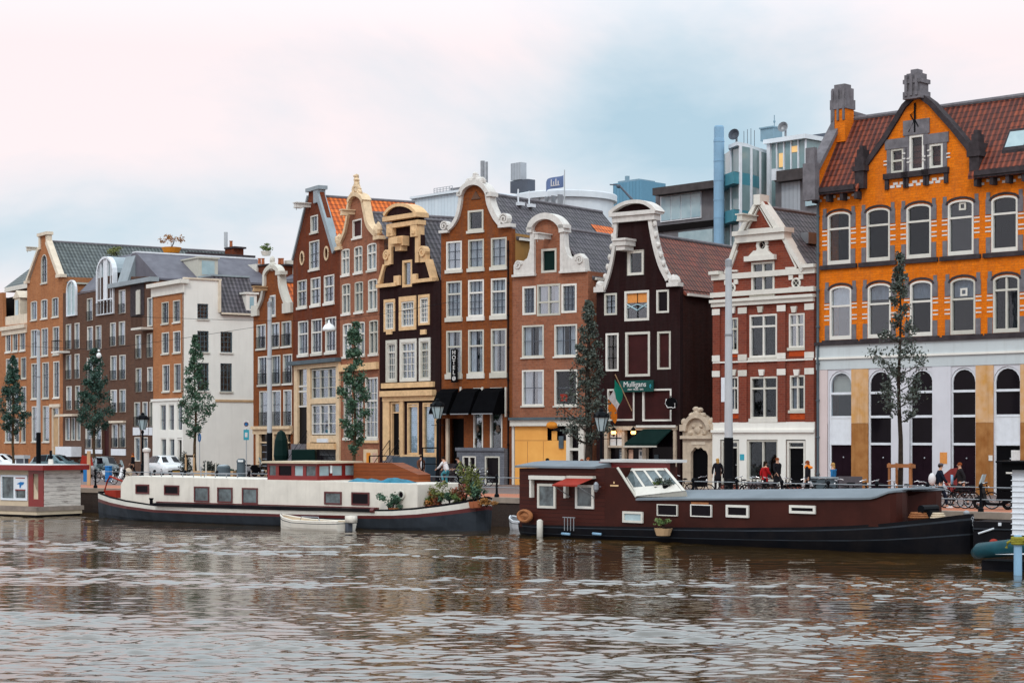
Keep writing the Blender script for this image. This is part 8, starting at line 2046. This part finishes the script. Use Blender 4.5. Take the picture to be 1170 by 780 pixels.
# stone pillar, bins, containers, bollards, planters on the left pavement
X, Y = W(167.5, 19.3); m = MB(); m.lathe([(.26,0),(.26,.25),(.17,.32),(.15,1.85),(.24,1.95),(.24,2.08),(.16,2.14),(.02,2.18)], 0, 0, 14); o = m.build('stone_pillar', 'stone_white', None, smooth=False); o.location = (X, Y, 0); tag(o, 'pale stone pillar with cap between the dark lantern and the white hatchback', 'pillar')
X, Y = W(139, 19.0); m = MB(); m.blob((0,0,.62),.25,.2,.33,12,8); m.tube([(0,0,0),(0,0,.5)], .12); o = m.build('stone_figure', 'stone_buff', None); o.location = (X+.4, Y, 0); tag(o, 'squat buff stone bollard head left of the stone pillar', 'bollard')
def bin_(x, s, r, h, label, cat, opening=True):
    X, Y = W(x, s); e = empty('waste_bin', (X, Y, 0), 0, label, cat, 'grey street bins'); m = MB(); m.lathe([(r*.92,0),(r,.1),(r,h-.25),(r*1.06,h-.22),(r*1.06,h-.12),(r*.7,h)], 0, 0, 18); m.build('drum', 'slate_paint', e)
    if opening: m = MB(); m.box(-r*.6,r*.6,-r*1.08,-r*.5,h-.32 if False else h-.2,h-.08); m.build('slot', 'lamp_globe', e)
    return e
bin_(275.5, 18.3, .27, 1.45, 'tall dark grey round bin with a pale slot by the parking sign', 'bin')
X, Y = W(255.5, 18.6); e = empty('underground_bin', (X, Y, 0), R(-38), 'squat grey waste container left of the tall round bin', 'container'); m = MB(); m.lathe([(.42,0),(.42,.95),(.38,1.0)],0,0,18); m.build('drum', 'slate_paint', e); MB().blob((0,0,1.02),.38,.38,.10,14,6).build('lid', 'zinc', e, smooth=True)
for x, w_, lb in ((233,18,'low orange brown planter under the airy tree, left part'),(263,9,'low orange brown planter behind the squat grey container')):
    X, Y = W(x, 17.2); m = MB(); m.box(-w_/17.2/2*1.2, w_/17.2/2*1.2, -.35, .35, 0, .55); o = m.build('low_planter', 'wood_pale', None); o.location = (X, Y, 0); o.rotation_euler = (0,0,R(-10)); tag(o, lb, 'planter')
for x, lb in ((235.5,'thin white post left of the dark round bush'),(246.5,'thin white post right of the dark round bush')):
    X, Y = W(x, 17.8); m = MB(); m.tube([(0,0,0),(0,0,1.15)], .05, 8); m.blob((0,0,1.16),.055,.055,.05,8,4); o = m.build('marker_post', 'white', None); o.location = (X, Y, 0); tag(o, lb, 'post', 'thin white marker posts')
# wheelie and ticket machine: blue box and blue bag by the railing
X, Y = W(124, 19.0); m = MB(); m.box(-.17,.17,-.14,.14,.12,1.0); m.box(-.19,.19,-.16,.16,1.0,1.07); o = m.build('blue_box', 'blue_sign', None, bevel=.03); o.location = (X, Y, 0); o.rotation_euler = (0,0,R(-30)); tag(o, 'blue box standing behind the left end of the railing', 'box')
X, Y = W(98.5, 19.6); e = empty('red_sign_board', (X, Y, 0), R(-20), 'leaning red board with blue foot left of the wooden post', 'board'); MB().prism([(-.45,1.0),(.45,1.15),(.35,1.6),(-.3,1.75)], 0, .05).build('board', 'red_cloth', e); m = MB(); m.box(-.2,.2,0,.05,.2,1.02); m.build('foot', 'blue_sign', e)
X, Y = W(101.5, 19.9); m = MB(); m.box(-.09,.09,-.09,.09,0,2.0); o = m.build('wooden_post', 'wood_pale', None); o.location = (X, Y, 0); tag(o, 'pale wooden post at the left end of the quay railing', 'post')
# red white hydrant like crossing post pair and grey box by the leftmost tree
X, Y = W(25.5, 15.8); e = empty('street_cabinet', (X, Y, 0), R(-38), 'pale topped street cabinet between the left tree and the grey mast', 'cabinet'); MB().box(-.45,.45,-.2,.2,0,1.25).build('body', 'dark_steel', e); MB().box(-.55,.55,-.28,.28,1.25,1.5).build('roof', 'pole_grey', e); MB().tube([(.5,-.22,0),(.5,-.22,1.3)], .05).build('leg', 'pole_grey', e)
X, Y = W(315, 17.6); e = empty('terrace_parasol', (X, Y, 0), 0, 'dark green covered terrace stall before the dark red gabled house', 'stall')
m = MB(); m.box(1.1,2.6,-.5,.6,.9,1.0); m.box(1.1,1.2,-.45,.55,0,.9); m.box(2.5,2.6,-.45,.55,0,.9); m.build('frame', 'black_metal', e); m = MB(); m.box(1.08,2.62,-.52,.62,.05,2.0); m.build('cover', 'dark_green', e, bevel=.06)
MB().lathe([(.35,1.0),(.5,1.6),(.42,2.6),(.25,3.1),(.05,3.25)], .35, 0, 10).build('folded_canopy', 'dark_green', e); MB().tube([(.35,0,0),(.35,0,1.2)], .05).build('pole', 'black_metal', e)
# crossbar frames (bicycle racks) on the street before the houses
for x, s, w_, h_, lb in ((432,19.6,1.0,1.7,'black pipe frame before the narrow black and cream house'),(492,20.8,.9,2.2,'black crossbar post right of the man in the brown jacket'),(375,18.3,.8,1.6,'dark crossbar post before the dark red gabled house')):
    X, Y = W(x, s); m = MB(); m.tube([(-w_/2,0,0),(-w_/2,0,h_)], .05); m.tube([(w_/2,0,0),(w_/2,0,h_*.8)], .04); m.tube([(-w_/2,0,h_),(w_/2,0,h_)], .035); m.tube([(-w_/2,0,h_*.6),(w_/2,0,h_*.6)], .03); o = m.build('pipe_frame', 'black_metal', None); o.location = (X, Y, 0); tag(o, lb, 'frame', 'black pipe frames on the street')
# tree guard
X, Y = W(1029.5, 25.5); e = empty('tree_guard', (X, Y, 0), R(-30), 'brown wooden stake frame around the thin tree at right', 'tree guard')
for dx, dy in ((-.48,-.2),(-.32,.35),(.48,-.2),(.35,.35)): m = MB(); m.tube([(dx,dy,0),(dx,dy,1.62)], .06, 8); m.build('stake', 'wood_stake', e)
m = MB(); m.box(-.56,.56,-.28,-.22,1.42,1.58); m.box(-.45,.45,.38,.43,1.42,1.58); m.box(-.55,-.49,-.2,.4,1.40,1.56); m.box(.48,.54,-.2,.4,1.40,1.56); m.build('crossbar', 'wood_stake', e)
X, Y = W(222, 17.0); e = empty('tree_guard', (X, Y, 0), R(-20), 'ochre stake frame around the airy tree before the white side wall', 'tree guard')
for dx in (-.5,.12): MB().tube([(dx,-.25,0),(dx,-.25,1.65)], .07, 8).build('stake', 'wood_pale', e)
MB().box(-.55,.2,-.31,-.26,1.45,1.6).build('crossbar', 'bark_dark', e)
# pub terrace: tables with bench and low screen by the grey tree, bicycles front crates
for x, s, lb in ((630,22.3,'pub table with the seated group before the orange hoarding'),(668,22.8,'pub table under the dark tree')):
    X, Y = W(x, s); e = empty('terrace_table', (X, Y, 0), R(-38), lb, 'table', 'terrace tables'); MB().box(-.5,.5,-.35,.35,.70,.75).build('tabletop', 'wood_pale', e)
    for a, b in ((-.4,-.28),(.4,-.28),(-.4,.28),(.4,.28)): MB().tube([(a,b,0),(a,b,.7)], .03).build('leg', 'black_metal', e)
for x, s, lb in ((627,21.5,'bench under the second seated person before the hoarding'),(638,21.5,'bench under the right seated person before the hoarding'),(664,22.0,'stool under the left person of the pair by the tree'),(673,22.0,'stool under the right person of the pair by the tree')):
    X, Y = W(x, s); zt_ = {627:.24,638:.2,664:.3,673:.36}[x]; e = empty('stool', (X, Y, 0), 0, lb, 'stool', 'terrace stools'); MB().lathe([(.2,zt_+.38),(.2,zt_+.43),(.02,zt_+.44)],0,0,12).build('seat', 'wood_stake', e); MB().lathe([(.18,0),(.03,.05),(.03,zt_+.38)],0,0,8).build('leg', 'black_metal', e)
# wheeled display / black canopy folded beside the person in blue: grey bench
X, Y = W(939, 26.2); e = empty('market_cart', (X, Y, 0), qa, 'low grey covered cart between the orange hooded person and the person in blue', 'cart'); MB().box(-.6,.6,-.35,.35,.35,.98).build('body', 'slate_paint', e, bevel=.05); MB().box(-.66,.66,-.4,.4,.98,1.05).build('lid', 'zinc', e)
for a in (-.42,.42): MB().torus((a,-.36,.2),.17,.035,14,6).build('wheel', 'rubber', e)
X, Y = W(972, 26.6); m = MB(); m.box(-.55,.55,-.05,.0,.3,1.1); m.box(-.5,-.44,-.05,.4,0,.4); m.box(.44,.5,-.05,.4,0,.4); o = m.build('folding_board', 'coat_grey', None); o.location = (X, Y, 0); o.rotation_euler = (0,0,qa); tag(o, 'grey board screen right of the person in blue', 'board')
# ------------------------------------------------------------------ quay, street, water
def QP(x, y): s = (y-HY)/HC; return W(x, s)
q_pts = [QP(-900, 534.0), QP(-60, 554.0), QP(105, 558.0), QP(340, 563.2), QP(580, 569.0), QP(860, 577.4), QP(1080, 584.3), QP(1200, 588.0), QP(1900, 608)]
def off(pts, d):
    out = []
    for i, p in enumerate(pts):
        a = pts[max(0,i-1)]; b = pts[min(len(pts)-1,i+1)]; t_ = (b-a).normalized(); nn = Vector((-t_.y, t_.x)); out.append(p+nn*d)
    return out
def strip(name, a, b, z, mat, kind='structure'):
    m = MB(); n = len(a); m.add([(p.x,p.y,z) for p in a]+[(p.x,p.y,z) for p in b], [(i,i+1,n+i+1,n+i) for i in range(n-1)]); return tag(m.build(name, mat), kind=kind)
t = NT('paving_red'); o = t.obj(); br = t.n('ShaderNodeTexBrick'); t.l(o, br.inputs['Vector']); br.inputs['Scale'].default_value = 1
br.inputs['Color1'].default_value = (.52,.15,.055,1); br.inputs['Color2'].default_value = (.38,.105,.042,1); br.inputs['Mortar'].default_value = (.16,.08,.06,1); br.inputs['Brick Width'].default_value = .22; br.inputs['Row Height'].default_value = .09; br.inputs['Mortar Size'].default_value = .006
t.col(t.mix(t.math('MULTIPLY', t.ramp(t.noise(.5,5,o), .35,.7), .45), br.outputs['Color'], (.24,.13,.10))); t.rough(.8)
t = NT('street_stone'); o = t.obj(); br = t.n('ShaderNodeTexBrick'); t.l(o, br.inputs['Vector']); br.inputs['Scale'].default_value = 1
br.inputs['Color1'].default_value = (.20,.12,.10,1); br.inputs['Color2'].default_value = (.14,.10,.09,1); br.inputs['Mortar'].default_value = (.08,.06,.06,1); br.inputs['Brick Width'].default_value = .4; br.inputs['Row Height'].default_value = .2; br.inputs['Mortar Size'].default_value = .01
t.col(t.mix(t.math('MULTIPLY', t.ramp(t.noise(.3,5,o), .35,.7), .5), br.outputs['Color'], (.11,.09,.085))); t.rough(.85)
m_plain('ground_far', (.12,.11,.10), .9, .2, .05)
far = [Vector((-4000, 4000)), Vector((4000, 4000))]
m = MB(); e0, e1 = off(q_pts, 60)[0], off(q_pts, 60)[-1]
back = off(q_pts, .45); n = len(back)
poly = [(p.x, p.y) for p in back]
m.add([(p[0], p[1], -.004) for p in poly]+[(p[0]*1.0+(-.3)*4000*0, 3800, -.004) for p in poly], [(i,i+1,n+i+1,n+i) for i in range(n-1)])
m.add([(poly[0][0],poly[0][1],-.004),(poly[0][0],3800,-.004),(-3900,3800,-.004),(-3900,poly[0][1],-.004)], [(0,1,2,3)]); m.add([(poly[-1][0],poly[-1][1],-.004),(3900,poly[-1][1],-.004),(3900,3800,-.004),(poly[-1][0],3800,-.004)], [(0,1,2,3)])
tag(m.build('ground', 'ground_far'), kind='structure')
strip('street', off(q_pts, 5.5), off(q_pts, 45), .0, 'street_stone'); strip('pavement', off(q_pts, .45), off(q_pts, 5.35), .004, 'paving_red')
m = MB(); a, b = off(q_pts, 5.35), off(q_pts, 5.5)
for i in range(len(a)-1):
    q = [a[i],a[i+1],b[i+1],b[i]]; m.add([(p.x,p.y,-.003) for p in q]+[(p.x,p.y,.02) for p in q], [(4,5,6,7),(0,1,5,4),(2,3,7,6)])
tag(m.build('kerb', 'quay_stone'), kind='structure')
e = empty('quay_wall', (0,0,0), 0, 'dark brick quay wall with pale stone capping along the water', 'wall')
m = MB(); a, b = q_pts, off(q_pts, .45)
for i in range(len(a)-1):
    p, q, r_, s_ = a[i], a[i+1], b[i+1], b[i]; m.add([(p.x,p.y,-2.5),(q.x,q.y,-2.5),(r_.x,r_.y,-2.5),(s_.x,s_.y,-2.5),(p.x,p.y,-.22),(q.x,q.y,-.22),(r_.x,r_.y,-.22),(s_.x,s_.y,-.22)], [(0,1,5,4),(4,5,6,7),(2,3,7,6)])
m.build('brick_face', 'quay_brick', e)
m = MB(); a, b = off(q_pts, -.06), off(q_pts, .45)
for i in range(len(a)-1):
    p, q, r_, s_ = a[i], a[i+1], b[i+1], b[i]; m.add([(p.x,p.y,-.215),(q.x,q.y,-.215),(r_.x,r_.y,-.215),(s_.x,s_.y,-.215),(p.x,p.y,.03),(q.x,q.y,.03),(r_.x,r_.y,.03),(s_.x,s_.y,.03)], [(0,1,5,4),(4,5,6,7),(2,3,7,6),(3,2,1,0)])
m.build('stone_capping', 'quay_stone', e)
# railing: posts about 2.3 m apart, two rails
e = empty('quay_railing', (0,0,0), 0, 'black quay railing of ball topped posts and two thin rails along the water', 'railing')
line = off(q_pts, .25); pts = []
L_ = [(line[i], line[i+1]) for i in range(2, 7)]; dist = 0; step = 2.25; carry = 0
for a, b in L_:
    l = (b-a).length; d_ = carry
    while d_ < l: pts.append(a.lerp(b, d_/l)); d_ += step
    carry = d_-l
pm = None
for p in pts:
    if pm is None:
        m = MB(); m.lathe([(.11,.03),(.11,.14),(.06,.2),(.05,.5),(.075,.52),(.05,.56),(.045,.9),(.08,.93),(.085,1.0),(.05,1.06),(.02,1.07)], 0, 0, 10); o = m.build('post', 'black_metal', e); pm = o
    else: o = pm.copy(); C.objects.link(o)
    o.location = (p.x, p.y, 0)
for z in (.48,.93):
    m = MB(); m.tube([(p.x,p.y,z) for p in pts], .022, 6); m.build('rail', 'grey_metal', e)
# mooring bollards behind the railing edge
# water: a finely rippled sheet
def water():
    # rows and columns spread with distance so that the ripples stay resolved from near to far
    y0, y1, hx, g = 24.0, 114.0, .46, .00165
    ny = int(math.log(y1/y0)/g); ys = y0*np.exp(np.linspace(0, math.log(y1/y0), ny)); us = np.linspace(-hx, hx, 600)
    X, Yg = us[None,:]*ys[:,None], np.repeat(ys[:,None], len(us), 1); nx = len(us); rs = np.random.RandomState(5); Z = np.zeros_like(X)
    def lf(n, l0, l1, seed):
        r2 = np.random.RandomState(seed); o_ = np.zeros_like(X)
        for i in range(n):
            lam = np.exp(r2.uniform(np.log(l0), np.log(l1))); a = r2.normal(R(80), R(30)); k_ = 2*math.pi/lam; o_ += np.sin(k_*(X*math.cos(a)*.6+Yg*math.sin(a))+r2.uniform(0,6.28))
        return o_/math.sqrt(n/2)
    patch = 1/(1+np.exp(-2.6*lf(9, 9, 30, 4)-.2)); patch2 = 1/(1+np.exp(-2.4*lf(10, 3, 9, 8)))
    am = .13+.95*patch*(.22+.95*patch2); sp = Yg*g
    for i in range(90):
        lam = np.exp(rs.uniform(np.log(.13), np.log(2.0))); th = rs.normal(R(88), R(25)); k_ = 2*math.pi/lam
        amp = .034*(lam/.6)**-.65/k_*np.clip(lam/sp/3-1, 0, 1)
        w = np.sin(k_*(X*math.cos(th)+Yg*math.sin(th))+rs.uniform(0,6.28)+.6*patch2); Z += amp*(w+.25*(2*w*w-1))*(am if lam < 1.2 else .35*am+.12)
    ed = np.minimum.reduce([(us[None,:]+hx)*ys[:,None], (hx-us[None,:])*ys[:,None], Yg-y0, y1-Yg]); Z *= np.clip(ed/2, 0, 1)
    v = np.stack([X, Yg, Z+WATER_Z], -1).reshape(-1,3).astype(np.float32)
    idx = np.arange(nx*ny).reshape(ny,nx); f = np.stack([idx[:-1,:-1], idx[:-1,1:], idx[1:,1:], idx[1:,:-1]], -1).reshape(-1,4).astype(np.int32)
    me = bpy.data.meshes.new('canal_water'); me.vertices.add(len(v)); me.vertices.foreach_set('co', v.ravel()); me.loops.add(f.size); me.loops.foreach_set('vertex_index', f.ravel())
    me.polygons.add(len(f)); me.polygons.foreach_set('loop_start', np.arange(0,f.size,4,dtype=np.int32)); me.update(calc_edges=True); me.polygons.foreach_set('use_smooth', np.ones(len(f), dtype=bool))
    me.materials.append(MAT('water')); o = bpy.data.objects.new('canal_water', me); C.objects.link(o); tag(o, kind='structure')
    B = 1500; m = MB(); z = WATER_Z
    a0, a1 = hx*y0, hx*y1
    m.add([(-B,-B,z),(B,-B,z),(B,y0,z),(a0,y0,z),(-a0,y0,z),(-B,y0,z)], [(0,1,2,3,4,5)]); m.add([(-B,y0,z),(-a0,y0,z),(-a1,y1,z),(-B,y1,z)], [(0,1,2,3)]); m.add([(a0,y0,z),(B,y0,z),(B,y1,z),(a1,y1,z)], [(0,1,2,3)]); m.add([(-B,y1,z),(-a1,y1,z),(a1,y1,z),(B,y1,z),(B,400,z),(-B,400,z)], [(0,1,2,3,4,5)])
    tag(m.build('open_water', 'water'), kind='structure')
t = NT('water'); o = t.obj(); t.b.inputs['IOR'].default_value = 2.2; t.rough(.03); t.b.inputs['Specular IOR Level'].default_value = .5
t.col(t.mix(t.ramp(t.noise(.12,3,o), .35,.65), (.060,.030,.006), (.028,.017,.005)))
mp = t.n('ShaderNodeMapping'); mp.inputs['Scale'].default_value = (.8,2.2,1.0); t.l(o, mp.inputs[0])
t.bump(t.noise(4.5, 2, mp.outputs[0], .5), .22, .012)
water()
# canal bed and land under the far ground
tag(MB().add([(-1500,-1500,-3.2),(1500,-1500,-3.2),(1500,400,-3.2),(-1500,400,-3.2)], [(0,1,2,3)]).build('canal_bed', 'ground_far'), kind='structure')

# ------------------------------------------------------------------ sky, sun, camera
world = bpy.data.worlds.new('World'); scene.world = world; world.use_nodes = True; nt = world.node_tree; nt.nodes.clear()
def N(t_, **k_):
    n_ = nt.nodes.new(t_)
    for a, b in k_.items(): setattr(n_, a, b)
    return n_
out = N('ShaderNodeOutputWorld'); bg = N('ShaderNodeBackground'); bg2 = N('ShaderNodeBackground'); add = N('ShaderNodeMixShader')
sky = N('ShaderNodeTexSky', sky_type='NISHITA'); sky.sun_disc = False
SUN = Vector((-.16,-.75,.72)).normalized(); sky.sun_elevation = math.asin(SUN.z); sky.sun_rotation = math.atan2(SUN.x, SUN.y)
nt.links.new(sky.outputs[0], bg.inputs[0]); bg.inputs[1].default_value = .10
tc = N('ShaderNodeTexCoord'); sep = N('ShaderNodeSeparateXYZ'); nt.links.new(tc.outputs['Generated'], sep.inputs[0])
def M_(op, a, b=None):
    n_ = N('ShaderNodeMath', operation=op)
    for i, q in enumerate((a, b)):
        if q is None: continue
        if isinstance(q, (int, float)): n_.inputs[i].default_value = q
        else: nt.links.new(q, n_.inputs[i])
    return n_.outputs[0]
mp = N('ShaderNodeMapping'); mp.inputs['Scale'].default_value = (3.2,3.2,7.5); mp.inputs['Location'].default_value = (1.7,.4,.9); nt.links.new(tc.outputs['Generated'], mp.inputs[0])
nz = N('ShaderNodeTexNoise'); nz.inputs['Scale'].default_value = 1.0; nz.inputs['Detail'].default_value = 6; nz.inputs['Roughness'].default_value = .56; nz.inputs['Distortion'].default_value = .5; nt.links.new(mp.outputs[0], nz.inputs['Vector'])
# cloud bank leans: pink white above left, blue breaks towards the right and low at the left
def bank(x0, z0, rx, rz, tilt):
    dx = M_('SUBTRACT', sep.outputs[0], x0); dz = M_('SUBTRACT', M_('SUBTRACT', sep.outputs[2], z0), M_('MULTIPLY', dx, tilt))
    return M_('POWER', 2.718, M_('MULTIPLY', M_('ADD', M_('POWER', M_('ABSOLUTE', M_('DIVIDE', dx, rx)), 2), M_('POWER', M_('ABSOLUTE', M_('DIVIDE', dz, rz)), 2)), -1.0))
g1 = bank(.095, .165, .09, .08, -.1); g3 = bank(.27, .145, .07, .035, -.1); g2 = bank(-.22, .105, .17, .028, .05)
fac = M_('ADD', M_('MULTIPLY', M_('SUBTRACT', nz.outputs['Fac'], .5), 2.1), M_('ADD', M_('MULTIPLY', g1, .95), M_('ADD', M_('ADD', M_('MULTIPLY', g2, .55), M_('MULTIPLY', g3, .4)), .13)))
cr_ = N('ShaderNodeValToRGB'); nt.links.new(fac, cr_.inputs[0]); el = cr_.color_ramp.elements
el[0].position = .12; el[0].color = (1.0,.88,.89,1); el[1].position = .95; el[1].color = (.46,.63,.74,1)
e_ = el.new(.42); e_.color = (.83,.83,.87,1); e_ = el.new(.68); e_.color = (.63,.74,.82,1)
hi = N('ShaderNodeMapRange'); nt.links.new(sep.outputs[2], hi.inputs[0]); hi.inputs[1].default_value = .20; hi.inputs[2].default_value = .45; hi.inputs[3].default_value = 1.06; hi.inputs[4].default_value = 1.85
cm_ = N('ShaderNodeMix', data_type='RGBA'); hb = N('ShaderNodeMapRange'); nt.links.new(sep.outputs[2], hb.inputs[0]); hb.inputs[1].default_value = .21; hb.inputs[2].default_value = .36; nt.links.new(hb.outputs[0], cm_.inputs[0]); nt.links.new(cr_.outputs[0], cm_.inputs[6]); cm_.inputs[7].default_value = (.80,.92,1.0,1)
nt.links.new(cm_.outputs[2], bg2.inputs[0]); nt.links.new(hi.outputs[0], bg2.inputs[1])
add.inputs[0].default_value = .93; nt.links.new(bg.outputs[0], add.inputs[1]); nt.links.new(bg2.outputs[0], add.inputs[2]); nt.links.new(add.outputs[0], out.inputs[0])
sd = bpy.data.lights.new('sun', 'SUN'); sd.energy = 1.0; sd.angle = R(11); sd.color = (1,.95,.88); so = bpy.data.objects.new('sun', sd); C.objects.link(so); so.rotation_euler = SUN.to_track_quat('Z','Y').to_euler()
cam = bpy.data.cameras.new('camera'); co = bpy.data.objects.new('camera', cam); C.objects.link(co); co.location = (0,0,HC); co.rotation_euler = (R(90),0,0)
cam.sensor_width = 36; cam.lens = F/1170*36; cam.shift_y = (HY-390)/1170; cam.clip_end = 6000; cam.clip_start = .5
scene.camera = co
vs_ = scene.view_settings; vs_.view_transform = 'Standard'; vs_.look = 'None'; vs_.exposure = 0; vs_.gamma = 1
scene.cycles.max_bounces = 6; scene.cycles.transparent_max_bounces = 8; scene.cycles.use_denoising = True
